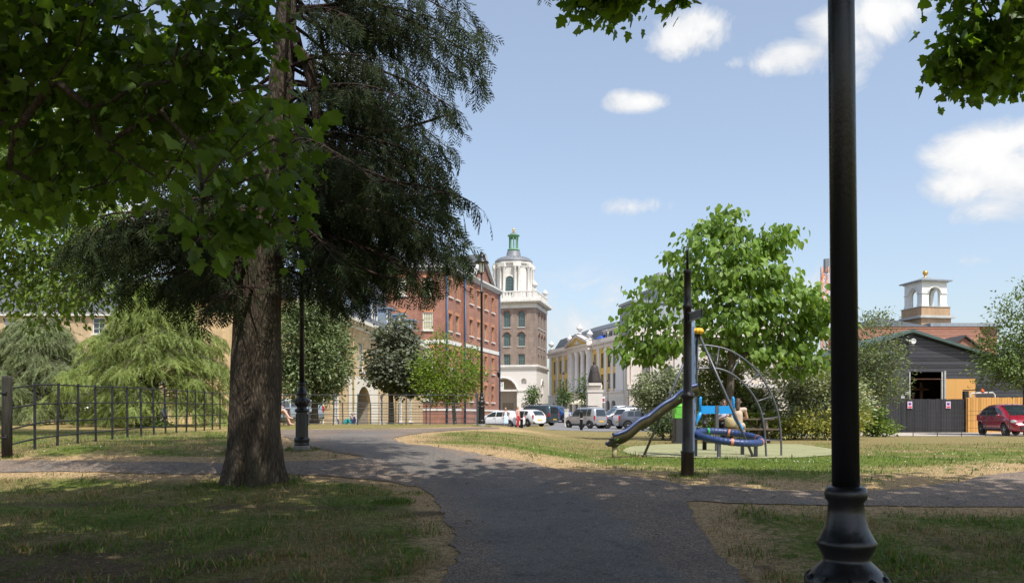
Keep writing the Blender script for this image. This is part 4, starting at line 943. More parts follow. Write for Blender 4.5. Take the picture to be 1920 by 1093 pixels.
# ================================================================== buildings
UPV = Vector((0, 0, 1))
GLASS = mat('window_glass', (.035, .045, .055), .06, .3, 1., spec=.8)
WHITE = mat('white_paint', (.72, .72, .69), .5, .06, 2.)
STONE = mat('pale_stone', (.60, .56, .50), .8, .12, 1.6, .15, 6., stretch=(1, 1, .22))
STONEW = mat('white_stone', (.67, .65, .61), .8, .11, 1.6, .1, 5., stretch=(1, 1, .22))
SLATE = linemat('slate_roof', (.075, .083, .094), 1, .25, .75, .6, .2)
LEAD = linemat('lead_roof', (.24, .27, .30), 0, .6, .7, .5, .12)
def arc_pts(u0, u1, v1, n=10):
    r = (u1-u0)/2; c = (u0+u1)/2; vs = v1-r
    return [(c-r*math.cos(PI*k/n), vs+r*math.sin(PI*k/n)) for k in range(n+1)]
def facade(b, o, u, w, h, ops, dep=.18, mwall=0, mrev=0):
    """wall with real openings: op = (u0, u1, v0, v1, arched)"""
    o = Vector(o); u = Vector((u[0], u[1], 0)).normalized(); n = u.cross(UPV)
    pt = lambda a, z, d=0: o+u*a+UPV*z-n*d
    us = sorted({0, w, *[x for q in ops for x in q[:2]]}); vs = sorted({0, h, *[x for q in ops for x in q[2:4]]})
    b.m = mwall
    for a0, a1 in zip(us, us[1:]):
        run = None
        for z0, z1 in zip(vs, vs[1:]):
            ca, cz = (a0+a1)/2, (z0+z1)/2
            hole = any(q[0] < ca < q[1] and q[2] < cz < q[3] for q in ops)
            if hole:
                if run is not None: b.quad(pt(a0, run), pt(a1, run), pt(a1, z0), pt(a0, z0)); run = None
            elif run is None: run = z0
        if run is not None: b.quad(pt(a0, run), pt(a1, run), pt(a1, h), pt(a0, h))
    for q in ops:
        u0, u1, v0, v1 = q[:4]; ar = len(q) > 4 and q[4]
        if ar:
            P_ = arc_pts(u0, u1, v1); vsp = P_[0][1]; half = len(P_)//2
            b.m = mwall
            for k in range(len(P_)-1):
                c = (u0, v1) if k < half else (u1, v1)
                b.quad(pt(*c), pt(*P_[k]), pt(*P_[k+1]))
            b.m = mrev
            for k in range(len(P_)-1): b.quad(pt(*P_[k]), pt(*P_[k], dep), pt(*P_[k+1], dep), pt(*P_[k+1]))
            top = vsp
        else:
            top = v1; b.m = mrev; b.quad(pt(u0, v1), pt(u0, v1, dep), pt(u1, v1, dep), pt(u1, v1))
        b.m = mrev
        b.quad(pt(u0, v0), pt(u0, v0, dep), pt(u0, top, dep), pt(u0, top)); b.quad(pt(u1, v0), pt(u1, top), pt(u1, top, dep), pt(u1, v0, dep))
        b.quad(pt(u0, v0), pt(u1, v0), pt(u1, v0, dep), pt(u0, v0, dep))
    b.m = 0
def frameM(o, u):
    u = Vector((u[0], u[1], 0)).normalized(); n = u.cross(UPV); M = Matrix.Identity(4)
    for i in range(3): M[i][0] = u[i]; M[i][1] = -n[i]; M[i][2] = UPV[i]; M[i][3] = o[i]
    return M                                            # local x along the wall, y into the wall, z up
PANES = None
def windows(parent, o, u, ops, fm=WHITE, pm=GLASS, bars=(2, 3), dep=.14, sill=None, fw=.07, blind=None):
    global PANES
    if PANES is None: PANES = [mat('glass_blind', (.30, .29, .26), .12, .25, 3., spec=.8), mat('glass_pale', (.10, .12, .14), .05, .5, 2., spec=.9)]
    for q in ops:
        u0, u1, v0, v1 = q[:4]; ar = len(q) > 4 and q[4]
        b = MB(); b.M = frameM(o, u); y = dep-.03
        hh = v1-v0; ww = u1-u0; vt = v1-ww/2 if ar else v1
        b.box((u0+fw/2, y, (v0+vt)/2), (fw, .06, vt-v0)); b.box((u1-fw/2, y, (v0+vt)/2), (fw, .06, vt-v0)); b.box(((u0+u1)/2, y, v0+fw/2), (ww-2*fw, .06, fw))
        if ar: b.tube([((u0+u1)/2-(ww/2-fw/2)*math.cos(PI*k/10), y, vt+(ww/2-fw/2)*math.sin(PI*k/10)) for k in range(11)], fw/2, 4, smooth=False)
        else: b.box(((u0+u1)/2, y, v1-fw/2), (ww-2*fw, .06, fw))
        for k in range(1, bars[0]): b.box((u0+ww*k/bars[0], y+.008, (v0+v1)/2), (.035, .03, hh-fw*2))
        for k in range(1, bars[1]): b.box(((u0+u1)/2, y+.004, v0+hh*k/bars[1]), (ww-fw*2, .03, .035 if k*2 != bars[1] else .06))
        if sill: b.m = 1; b.box(((u0+u1)/2, dep/2-.08, v0-.07), (ww+.2, dep+.12, .12)); b.m = 0
        f = b.build('window', [fm, sill or fm], parent, world=True)
        b = MB(); b.M = frameM(o, u)
        if ar: b.add([(a, dep-.005, z) for a, z in [(u0, v0), (u1, v0)]+list(reversed(arc_pts(u0, u1, v1)))], [tuple(range(13))])
        else: b.quad((u0, dep-.005, v0), (u1, dep-.005, v0), (u1, dep-.005, v1), (u0, dep-.005, v1))
        pq = RNG.random(); b.build('pane', blind or (pm if pm is not GLASS or pq < .5 else PANES[0] if pq < .72 else PANES[1]), f, world=True)
def trim(b, o, u, a0, a1, z0, z1, out, inn=0.):
    b.M = frameM(o, u); b.box(((a0+a1)/2, (inn-out)/2, (z0+z1)/2), (a1-a0, out+inn, z1-z0)); b.M = Matrix()
def dentils(b, o, u, a0, a1, z, step, sz, out):
    b.M = frameM(o, u); n = int((a1-a0)/step)
    for k in range(n): b.box((a0+(k+.5)*(a1-a0)/n, -out/2, z), (sz, out, sz))
    b.M = Matrix()
# ---- far left range of the courtyard
CREAM = brickmat('cream_brick', (.46, .31, .16), (.55, .39, .22), (.50, .42, .30))
o = Vector((-82, 74, 1.2)); u = (1, 0)
t = thing('house_row', 'long cream brick house row seen in gaps behind the weeping cedar', 'building', (-45, 74, 1.2))
ops = []
for k in range(16):
    a = 2.2+k*4.1
    ops += [(a, a+1.15, .6, 2.7), (a, a+1.15, 4.1, 6.1), (a, a+1.15, 7.9, 9.4)]
b = MB(); facade(b, o, u, 69, 9.9, ops); b.quad(o+Vector((69, 0, 0)), o+Vector((69, 9, 0)), o+Vector((69, 9, 9.9)), o+Vector((69, 0, 9.9))); b.build('wall', CREAM, t, world=True)
windows(t, o, u, [q for q in ops if q[0] > 25], sill=WHITE)
b = MB(); trim(b, o, u, -.2, 69.2, 9.55, 9.95, .35); trim(b, o, u, 0, 69, 3.25, 3.5, .05); trim(b, o, u, 38, 41.5, .1, 3.2, .04); b.build('cornice', WHITE, t, world=True)
b = MB(); b.ext([o+Vector((-.4, -.5, 9.95)), o+Vector((-.4, 4.5, 13.6)), o+Vector((-.4, 9.5, 9.95))], (0, 0, 0), (69.9, 0, 0)); b.build('roof', SLATE, t, world=True)
# ---- two-storey terrace running away from the camera
YBR = brickmat('yellow_brick', (.55, .36, .15), (.63, .44, .22), (.58, .48, .33))
STUC = mat('cream_stucco', (.72, .66, .54), .8, .08, .6)
u = Vector((.117, 1, 0)).normalized(); zb = .25
def line_s(px, o, u):                                   # distance along a wall at which it crosses a given bearing
    k = (px-CX)/F; return (k*o.y-o.x)/(u.x-k*u.y)
o = Vector((-12.42, 46.4, zb)); Lw = 32.0; H = 7.95
t = thing('terraced_house', 'yellow brick two-storey terrace with grey dormers, white eaves and an arched passage', 'building', o)
sA = line_s(682, o, u)
arch = (sA-1.75, sA+1.75, .0, 3.45, True)
ops = [arch]
for px in (571, 604, 637, 678, 705, 728, 748, 768):
    s = line_s(px, o, u); ops.append((s-.55, s+.55, 4.5, 6.6))
gw = []
for px in (571, 604, 632, 716, 734, 752, 770): s = line_s(px, o, u); gw.append((s-.55, s+.55, .75, 2.9))
b = MB(); facade(b, o, u, Lw, H, ops+gw, .2, 0, 0)
n = u.cross(UPV); back = -n*8
b.quad(o+u*0, o+UPV*H, o+UPV*H+back, o+back); b.quad(o+u*Lw, o+u*Lw+back, o+u*Lw+back+UPV*H, o+u*Lw+UPV*H)
b.build('wall', YBR, t, world=True)
b = MB(); st = [(q[0], q[1], q[2], q[3], q[4]) for q in [arch]]
b2 = MB(); oo = o+u*(sA-3.6)+n*.035
facade(b2, oo, u, 7.2, 4.1, [(arch[0]-sA+3.6, arch[1]-sA+3.6, 0, 3.45, True)], .06)
b2.build('stucco_front', STUC, t, world=True)
b = MB(); b.M = frameM(o, u)                              # the vaulted passage behind the arch
Pa = [(arch[0], 0)]+arc_pts(arch[0], arch[1], 3.45)+[(arch[1], 0)]
for k in range(len(Pa)-1): b.quad((Pa[k][0], .2, Pa[k][1]), (Pa[k+1][0], .2, Pa[k+1][1]), (Pa[k+1][0], 5, Pa[k+1][1]), (Pa[k][0], 5, Pa[k][1]))
b.quad(*[(a, 5, z) for a, z in Pa]); b.build('passage', mat('passage_plaster', (.30, .25, .19), .9), t, world=True)
b = MB(); b.M = frameM(o, u); b.box((sA-.85, 1.2, 1.15), (1.5, .06, 2.3)); b.build('passage_door', mat('dark_brown_door', (.06, .035, .02), .5), t, world=True)
windows(t, o, u, ops[1:]+gw, sill=WHITE, bars=(2, 4))
b = MB(); trim(b, o, u, -.3, Lw+.3, H-.12, H+.12, .62); trim(b, o, u, -.1, Lw+.1, H-.5, H-.12, .12); dentils(b, o, u, 0, Lw, H-.22, .8, .16, .5); trim(b, o, u, 0, sA-3.7, 3.6, 3.85, .05); trim(b, o, u, sA+3.7, Lw, 3.6, 3.85, .05); b.build('eaves', mat('eaves_white', (.70, .66, .55), .6), t, world=True)
b = MB()
for px in (660, 600, 740): s = line_s(px, o, u); p = o+u*s+n*.1; b.tube([p+UPV*.1, p+UPV*(H-.8), p+n*.35+UPV*(H-.15)], .06, 6)
b.build('downpipe', mat('downpipe_cream', (.62, .50, .28), .5), t, world=True)
b = MB(); e = o+n*.6+UPV*(H+.13); r_ = o-n*4+UPV*(H+3.4); k_ = o-n*8.4+UPV*(H+.13)
b.ext([e-u*.4, r_-u*.4, k_-u*.4], (0, 0, 0), u*(Lw+.8)); rf = b.build('roof', SLATE, t, world=True)
for D in (50.5, 55, 59, 63, 67.4, 71.6, 75.6):
    s = D-46.4+1; c = o+u*s-n*.75+UPV*(H+.85)
    b = MB(); b.M = frameM(c, u); b.box((0, 1.15, .62), (1.5, 2.5, 1.75)); b.box((0, .95, 1.56), (1.8, 3.0, .13)); d = b.build('dormer', mat('dormer_lead', (.21, .27, .35), .5, .12, 2.), rf, world=True)
    b = MB(); b.M = frameM(c, u)
    for x in (-.55, 0, .55): b.box((x, -.13, .68), (.10 if x else .07, .06, 1.45))
    for z in (0, .68, 1.38): b.box((0, -.125, z), (1.2, .05, .09))
    for x in (-.7, .7): b.box((x, -.13, .62), (.12, .08, 1.72))
    b.build('window', WHITE, rf, world=True)
    b = MB(); b.M = frameM(c, u); b.quad((-.55, -.108, 0), (.55, -.108, 0), (.55, -.108, 1.38), (-.55, -.108, 1.38)); b.build('pane', GLASS, rf, world=True)
b = MB(); p = o+u*line_s(655, o, u)+UPV*4.6; b.tube([p, p+n*.9], .025, 5); b.tube([p+UPV*.4, p+n*.6], .02, 5); b.tube([p+n*.85, p+n*.85-UPV*.35], .02, 5); b.build('bracket', BLACKM, t, world=True)
# ---- red brick block
RBR = brickmat('red_brick', (.30, .105, .062), (.38, .145, .085), (.36, .24, .19))
ORB = brickmat('orange_brick', (.56, .20, .08), (.62, .24, .10), (.5, .3, .2))
t = thing('brick_block', 'four-storey red brick block with white band, blue downpipes and a pedimented end', 'building', (-6.5, 80, .35))
zb = .35; TZ = 16.5-zb
ROWS = [(13.55-zb, 15.3-zb), (10.1-zb, 11.85-zb), (6.4-zb, 8.25-zb), (3.1-zb, 4.95-zb), (.9-zb, 2.2-zb)]
uS = Vector((.28, .96, 0)).normalized(); nS = uS.cross(UPV)
oF = Vector((-18.5, 80, zb)); c0 = Vector((-6.51, 80, zb)); oA = c0.copy(); oB = oA+uS*4.2+nS*.35; LB = 12.35
walls = []
fops = [(xc-oF.x-.5, xc-oF.x+.5, z0, z1) for xc in (-14.2, -11.1, -8.42) for z0, z1 in ROWS[:4]]
aops = [(s-.5, s+.5, z0, z1) for s in (1.0, 3.05) for z0, z1 in ROWS[:4]]
bops = [(s-.52, s+.52, z0, z1) for s in (2.2, 4.7, 7.3, 9.9) for z0, z1 in ROWS[:4]]
b = MB(); facade(b, oF, (1, 0), c0.x-oF.x, TZ, fops, .12, 0, 1); facade(b, oA, uS, 4.2, TZ, aops, .3, 0, 1)
b.quad(oA+uS*4.2, oB, oB+UPV*TZ, oA+uS*4.2+UPV*TZ); facade(b, oB, uS, LB, TZ, bops, .3, 0, 1)
e_ = oB+uS*LB; b.quad(e_, e_-nS*11, e_-nS*11+UPV*TZ, e_+UPV*TZ)
# brick gable over the end bays
ga, gb = oB+uS*2.6+UPV*TZ, oB+uS*9.2+UPV*TZ; gm = oB+uS*5.9+UPV*(TZ+2.75)
b.quad(ga, gb, gm); b.build('wall', [RBR, ORB], t, world=True)
windows(t, oF, (1, 0), fops, sill=STONEW, bars=(4, 4), dep=.1, blind=mat('pale_blind', (.42, .40, .22), .3, .1, spec=.8))
windows(t, oA, uS, aops, sill=STONEW, bars=(2, 4), dep=.27, fm=mat('sash_grey', (.35, .3, .25), .5))
windows(t, oB, uS, bops, sill=STONEW, bars=(2, 4), dep=.27, fm=mat('sash_grey', (.35, .3, .25), .5))
for oo, uu, qs in ((oF, (1, 0), fops), (oB, uS, bops), (oA, uS, aops)):   # rubbed orange brick heads over the windows
    for q in qs: b = MB(); trim(b, oo, uu, q[0]-.12, q[1]+.12, q[3]+.01, q[3]+.32, .012); b.build('window_head', ORB, t, world=True)
for (oo, uu, L) in ((oF, (1, 0), c0.x-oF.x+.05), (oA, uS, 4.2), (oB, uS, LB+.05)):
    for z0, z1, ot in ((8.75-zb, 9.15-zb, .06), (1.7, 1.9, .05)): b = MB(); trim(b, oo, uu, 0, L, z0, z1, ot); b.build('string_course', STONEW, t, world=True)
b = MB()
for (oo, uu, a0, L) in ((oF, (1, 0), 0, c0.x-oF.x+.3), (oA, uS, -.3, 4.2), (oB, uS, -.2, LB+.35)):
    trim(b, oo, uu, a0, L, TZ-.18, TZ+.02, .42); trim(b, oo, uu, a0, L, TZ-.5, TZ-.4, .14); dentils(b, oo, uu, a0, L, TZ-.29, .42, .2, .3)
for a, c in ((ga-uS*.4, gm), (gb+uS*.4, gm)):
    d = (c-a).normalized(); q = d.cross(nS).normalized()
    b.ext([a, c, c+UPV*.32, a+UPV*.32], nS*.02, nS*.42)
b.build('cornice', mat('cornice_white', (.62, .62, .60), .6), t, world=True)
b = MB(); M_ = Vector
e1 = oF+Vector((0, -.4, TZ+.05)); e2 = c0+Vector((.3, -.4, TZ+.05)); e3 = oB+uS*(LB+.3)+nS*.4+UPV*(TZ+.05)
rg1 = oF+Vector((0, 6, TZ+4.0)); rg2 = c0+Vector((-3.5, 6, TZ+4.0)); rg3 = oB+uS*(LB-5)-nS*5.5+UPV*(TZ+4.0); bk = oB+uS*(LB+.3)-nS*11.5+UPV*(TZ+.05)
b.quad(e1, e2, rg2, rg1); b.quad(e2, e3, rg3, rg2); b.quad(e3, bk, rg3); b.quad(rg1, rg2, rg3, bk, oF+Vector((0, 12, TZ+.05)))
gr = gm-nS*6+UPV*.35
b.quad(ga-uS*.5+nS*.4+UPV*.1, gm+nS*.45+UPV*.38, gr, ga-uS*.5-nS*1.+UPV*.2); b.quad(gb+uS*.5+nS*.4+UPV*.1, gb+uS*.5-nS*1.+UPV*.2, gr, gm+nS*.45+UPV*.38)
b.build('roof', SLATE, t, world=True)
b = MB()
for p in (c0+Vector((.02, -.1, 0)), oB+nS*.12-uS*.05, e_+nS*.12-uS*.1): b.tube([p+UPV*.1, p+UPV*(TZ-.3)], .09, 6); b.box(p+UPV*(TZ-.4), (.3, .3, .25))
b.build('downpipe', mat('downpipe_blue', (.02, .07, .15), .4), t, world=True)
p = oB+uS*9.1+UPV*(6.5-zb)
wl = thing('wall_lantern', 'small black lantern on a bracket on the brick wall near its corner', 'wall lamp', p)
b = MB(); b.tube([(0, 0, .2), nS*.5+UPV*.35, nS*.95+UPV*.2, nS*.95+UPV*.05], .03, 5); b.build('bracket', BLACKM, wl)
b = MB(); b.lathe([(.08,-.55),(.12,-.5),(.2,-.08),(.27,-.05),(.1,.1),(.03,.15)], 8, nS*.95); b.build('lantern', BLACKM, wl)
p = Vector((-1.42, 97.2, 5.15))
hs = thing('hanging_sign', 'white rectangular sign with a small blue mark hung at the corner of the brick block', 'sign', p)
b = MB(); b.box((0, 0, 0), (.86, .06, 1.0)); sg = b.build('board', WHITE, hs)
b = MB(); b.box((-.12, -.033, .13), (.24, .006, .12)); b.box((.02, -.033, .02), (.44, .006, .05)); b.build('mark', mat('sign_blue', (.03, .12, .4), .5), sg)
b = MB(); b.box((.25, -.033, .18), (.10, .006, .26)); b.build('mark', mat('sign_green', (.2, .45, .25), .5), sg)
b = MB(); b.tube([(-.6, -.5, .58), (.45, 0, .58)], .03, 5); b.build('arm', BLACKM, hs)
# ---- tower pavilion with dome and green lantern
TX = (963-CX)/F*165; k9 = F/165
t = thing('pavilion_tower', 'tall square brick tower on a white arched base with a dome and green lantern', 'tower', (TX, 165, 1.2), R(-13))
BBR = brickmat('brown_brick', (.235, .165, .13), (.29, .21, .17), (.32, .27, .23))
A = 5.87; zb = 1.2
def zt(y): return EYE+(HY-y)/k9-zb
fc = {'front': (Vector((-A, -A, 0)), (1, 0)), 'right': (Vector((A, -A, 0)), (0, 1))}
sq = lambda a, z0, z1: ((-a, -a, z0), (a, a, z1))
RW = [(zt(619.5), zt(591), True), (zt(654), zt(629), True), (zt(688), zt(668), False)]
zB, zT = zt(690), zt(585)
b = MB(); wins = {}
for nm, (oo, uu) in fc.items():
    ops = [(A+dx-.68, A+dx+.68, v0-zB, v1-zB, ar) for dx in (-2.95, 0, 2.95) for v0, v1, ar in RW]
    wins[nm] = ops; facade(b, oo+UPV*zB, uu, 2*A, zT-zB, ops, .35)
b.quad((-A, A, zB), (-A, -A, zB), (-A, -A, zT), (-A, A, zT)); b.quad((A, A, zB), (-A, A, zB), (-A, A, zT), (A, A, zT)); b.build('brick_shaft', BBR, t)
TG = mat('tower_glass', (.05, .085, .085), .08, .3, 1., spec=.8); TFR = mat('tower_window_frame', (.16, .22, .20), .5)
# (children of a rotated thing: build in local coordinates)
def windows_local(parent, oo, uu, ops, **kw):
    n0 = len(COL.objects); windows(LOCALP, oo, uu, ops, **kw)
    for ob in list(COL.objects)[n0:]:
        if ob.parent == LOCALP: ob.parent = parent
LOCALP = bpy.data.objects.new('local', None); COL.objects.link(LOCALP)
for nm, (oo, uu) in fc.items():
    windows_local(t, oo+UPV*zB, uu, wins[nm], fm=TFR, pm=TG, bars=(3, 4), dep=.3, sill=STONEW)
for nm, (oo, uu) in fc.items():
    for q in wins[nm]:
        if q[4]:
            b = MB(); b.M = frameM(oo+UPV*zB, uu); pp = arc_pts(q[0]-.14, q[1]+.14, q[3]+.14)
            b.tube([(a, -.02, z) for a, z in pp], .13, 4); b.build('window_arch', mat('arch_brick', (.22, .13, .10), .8), t)
b = MB(); zc = zt(574.5)
b.b2(*sq(A+.12, zT, zc-.25)); b.b2(*sq(A+.5, zc-.25, zc)); b.b2(*sq(A+1.05, zc, zc+.35)); b.b2(*sq(A+.9, zc+.35, zc+.6))
for nm, (oo, uu) in fc.items(): dentils(b, oo-Vector((0, 0, 0))+UPV*0, uu, -.4, 2*A+.4, zc-.12, .62, .26, .85)
b.build('cornice', STONEW, t)
zbal = zc+.6; zbt = zt(554)
b = MB()
for s in (-1, 1):
    b.box((0, s*(A-.1), zbt-.12), (2*A+.3, .5, .24)); b.box((s*(A-.1), 0, zbt-.12), (.5, 2*A-.7, .24))
    b.box((0, s*(A-.1), zbal+.1), (2*A+.3, .5, .2)); b.box((s*(A-.1), 0, zbal+.1), (.5, 2*A-.7, .2))
    for k in range(-9, 10):
        big = k in (-9, -3, 3, 9); w = .75 if big else .26
        if abs(k) < 9 or True: b.box((k*.62, s*(A-.1), (zbal+zbt)/2), (w, .4, zbt-zbal-.42)); b.box((s*(A-.1), k*.62, (zbal+zbt)/2), (.4, w, zbt-zbal-.42))
b.build('balustrade', STONEW, t)
for sx, sy in ((1, 1), (1, -1), (-1, -1)):
    b = MB(); b.lathe([(.4,0),(.4,.2),(.15,.35),(.2,.5),(.55,.9),(.6,1.2),(.35,1.45),(.2,1.55),(.22,1.7),(.05,1.85)], 10, (sx*(A-.3), sy*(A-.3), zbt)); b.build('urn', STONEW, t)
# octagonal drum
b = MB(); zd = zbal; ze = zt(503); ro = 3.8
b.lathe([(ro+.2, zd), (ro+.2, zd+.5), (ro, zd+.55), (ro, ze), ], 8, ph=PI/8, smooth=False)
for k in range(8):
    a = PI/8+k*PI/4
    for da in (-.10, .10):
        x, y = 4.0*math.cos(a+da), 4.0*math.sin(a+da); b.lathe([(.36, zd+1.0), (.3, zd+1.15), (.26, ze-.75), (.36, ze-.55), (.38, ze-.35), (.3, ze-.3)], 10, (x, y, 0))
        b.box((x, y, zd+.5), (.8, .8, 1.0), rz=a); b.box((x, y, ze+.02), (.8, .8, .7), rz=a)
b.lathe([(ro+.1, ze-.3), (ro+.15, ze+.3), (ro+.45, ze+.4), (ro+.52, ze+.75), (ro-.1, ze+.8)], 8, ph=PI/8, smooth=False)
for k in (0, 2, 4, 6):                                    # blind panels on the narrow sides
    a = PI/4*k+PI/4; c, s = math.cos(a), math.sin(a)
    b.box((c*(ro*.925), s*(ro*.925), zd+2.6), (.12, 1.2, 3.2), rz=a)
b.build('drum', STONEW, t)
for k in range(4):
    a = PI/2*k-PI/2; c, s = math.cos(a), math.sin(a); uu = (-s, c); oo = Vector((c*(ro*.924+.03), s*(ro*.924+.03), zd+1.4))-Vector((-s, c, 0))*.85
    windows_local(t, oo, uu, [(0, 1.7, 0, 3.6, True)], fm=TFR, pm=TG, bars=(5, 6), dep=.0, fw=.12)
    b = MB(); b.M = frameM(oo, uu); b.tube([(-.1, -.05, 0)]+[(x, -.05, z) for x, z in arc_pts(-.1, 1.8, 3.72)]+[(1.8, -.05, 0)], .14, 4); b.build('drum_arch', STONEW, t)
zdm = ze+.8; rd = 3.6; hd = zt(482)-zdm
b = MB(); b.lathe([(rd+.35, zdm-.05), (rd+.25, zdm+.6)]+[(rd*math.cos(q), zdm+.6+(hd-.6)*math.sin(q)) for q in np.linspace(0, 1.12, 8)], 32)
b.lathe([(1.75, zdm+hd-.35), (1.75, zdm+hd-.05), (1.5, zdm+hd+.15), (1.4, zt(474)), (1.3, zt(472))], 24)
for k in range(24):
    a = 2*PI*k/24; b.tube([((rd+.02)*math.cos(q)*math.cos(a), (rd+.02)*math.cos(q)*math.sin(a), zdm+.6+(hd-.59)*math.sin(q)) for q in np.linspace(0, 1.05, 6)], .05, 4)
b.build('dome', mat('dome_lead', (.17, .18, .20), .5, .15, 2.), t)
GRN = mat('copper_green', (.13, .30, .17), .6, .15, 3.)
b = MB(); z1, z2, z3 = zt(471.5), zt(468), zt(447)
b.lathe([(1.15, z1), (1.3, z1+.15), (1.25, z2), (.95, z2+.05)], 20)
for k in range(8): a = 2*PI*k/8+.2; b.lathe([(.17, z2), (.14, z2+.15), (.13, z3-.2), (.2, z3)], 8, (.82*math.cos(a), .82*math.sin(a), 0))
b.lathe([(.98, z3), (.98, z3+.3), (1.25, z3+.45), (1.25, z3+.6), (.9, z3+.75)], 20); b.build('lantern', GRN, t)
b = MB(); b.lathe([(.9, z3+.75), (.5, z3+1.05), (.15, z3+1.15)], 16); b.build('lantern_cap', mat('dome_lead', (0, 0, 0)), t)
b = MB(); b.lathe([(.12, z3+1.15), (.3, z3+1.3), (.12, z3+1.5), (.28, z3+1.75), (.2, z3+1.95), (.03, z3+2.1)], 12); b.build('finial', mat('gilt', (.7, .42, .12), .3, .1, metal=.7), t)
# white rusticated base
RUST = linemat('rusticated_stone', (.64, .61, .57), 1, .75, .72, .8, .05, .06)
b = MB(); ac = A-.55
fr_ops = [(ac-2.75, ac+2.75, 0, zt(712), True), (A+3.6-.55, A+3.6+.55, zt(722), zt(712), True), (A+3.6-.6, A+3.6+.6, zt(765), zt(755), True)]
ri_ops = [(A-1.25, A+1.25, zt(738), zt(714), True), (A-1.15, A+1.15, 0, zt(739), False)]
facade(b, fc['front'][0]+Vector((-.15, -.15, 0)), (1, 0), 2*A+.3, zB, fr_ops, .7); facade(b, Vector((A+.15, -A-.15, 0)), (0, 1), 2*A+.3, zB, ri_ops, .7)
b.quad((-A-.15, A+.15, 0), (-A-.15, -A-.15, 0), (-A-.15, -A-.15, zB), (-A-.15, A+.15, zB))
b.quad((-A, -A, zB-.02), (A, -A, zB-.02), (A, A, zB-.02), (-A, A, zB-.02))
# recessed backs of niches and the loggia
y = -A+.55
for q in fr_ops[1:]: b.quad((-A-.15+q[0], y, q[2]), (-A-.15+q[1], y, q[2]), (-A-.15+q[1], y, q[3]), (-A-.15+q[0], y, q[3]))
b.build('base', RUST, t)
b = MB(); yb = -A+4.2
for x0, x1 in ((-3.6, -3.45), (2.35, 2.5)): b.b2((x0, -A+.55, 0), (x1, yb, zt(711)))
b.b2((-3.6, yb, 0), (2.5, yb+.2, zt(711))); b.b2((-3.6, -A+.55, zt(711)), (2.5, yb+.2, zt(711)+.2)); b.build('loggia', mat('loggia_stone', (.45, .39, .32), .9), t)
b = MB(); b.box((-.8, yb-.06, 1.5), (2.2, .1, 3.0)); b.box((1.4, yb-.06, 1.4), (.8, .1, 2.6)); b.build('door', mat('loggia_door', (.25, .2, .15), .6), t)
b = MB(); b.b2((A-.62, -1.3, 0), (A-.5, 1.3, zt(713))); b.build('side_window', mat('side_window_dark', (.14, .12, .10), .2), t)
b = MB()
for a_, z0, z1 in ((A+.55, zB-.15, zB+.25), (A+.4, zB-.45, zB-.15), (A+.3, zt(735), zt(732)), (A+.32, 0, .6)):
    b.box((0, -a_+.2, (z0+z1)/2), (2*a_, .4, z1-z0)) if z0 > 1 and z0 > zt(736) else None
    b.box((a_-.2, .2, (z0+z1)/2), (.4, 2*a_-.4, z1-z0)) if z0 > zB-1 else None
b.M = frameM(Vector((-A-.15, -A-.15, 0)), (1, 0)); b.tube([(a, -.05, z) for a, z in arc_pts(ac-2.95, ac+2.95, zt(712)+.2)], .22, 4)
b.M = frameM(Vector((A+.15, -A-.15, 0)), (0, 1)); b.tube([(a, -.05, z) for a, z in arc_pts(A-1.4, A+1.4, zt(714)+.15)], .16, 4); b.M = Matrix()
b.build('base_moulding', STONEW, t)
# ---- yellow and white palace front
u = Vector((.30, -.954, 0)).normalized(); o = Vector((8.36, 179, 1.2)); n = u.cross(UPV); zb = 1.2; Lw = 38.6
t = thing('palace_building', 'yellow rendered building with white pilasters, columned portico and grey slate roof', 'building', o)
YEL_R = mat('yellow_render', (.70, .47, .13), .85, .06, .4); LILAC = mat('white_render', (.69, .68, .69), .8, .09, 1.5, stretch=(1, 1, .2))
S_ = lambda px: line_s(px, o, u)
pil = [1033.5, 1046, 1056.5, 1067]; pir = [1122.6, 1135.7, 1147.8, 1157]
wb = [1040, 1051, 1062, 1071.5]+[1115.5, 1129.2, 1141.8, 1152.5]; zc = 13.75
ops = []
for px in wb: s = S_(px); ops += [(s-.58, s+.58, 9.4, 12.2), (s-.58, s+.58, 5.4, 8.2)]
for px in (1082.5, 1093, 1103.5): s = S_(px); ops += [(s-.9, s+.9, 9.2, 12.4), (s-.9, s+.9, 5.2, 8.4)]
gar = []
for px in (1040, 1051, 1062, 1071.5, 1082.5, 1093, 1103.5, 1115.5, 1129.2, 1141.8, 1152.5): s = S_(px); gar.append((s-.95, s+.95, .2, 3.2, True))
b = MB(); facade(b, o+UPV*4.8, u, Lw, zc-4.8, [(a, c, v0-4.8, v1-4.8) for a, c, v0, v1 in ops], .14); b.build('wall', YEL_R, t, world=True)
b = MB(); facade(b, o+n*.25, u, Lw+.2, 4.8, gar, .5); e = o+u*(Lw+.2); b.quad(e+n*.25, e-n*14, e-n*14+UPV*4.8, e+n*.25+UPV*4.8); b.quad(o+n*.25+UPV*4.8, e+n*.25+UPV*4.8, e+UPV*4.8, o+UPV*4.8)
b.quad(e+UPV*4.8, e-n*14+UPV*4.8, e-n*14+UPV*zc, e+UPV*zc); b.build('ground_storey', RUST, t, world=True)
windows(t, o, u, ops, fm=mat('window_dark_frame', (.12, .11, .10), .5), bars=(2, 4), dep=.12)
windows(t, o+n*.25, u, gar, fm=mat('window_dark_frame', (.1, .1, .1)), pm=mat('arch_grey', (.14, .14, .15), .6), bars=(1, 1), dep=.45)
for px in pil+pir: b = MB(); s = S_(px); trim(b, o, u, s-.5, s+.5, 4.9, zc-1.3, .10); trim(b, o, u, s-.65, s+.65, zc-1.3, zc-.6, .18); trim(b, o, u, s-.65, s+.65, 4.8, 5.3, .18); b.build('pilaster', LILAC, t, world=True)
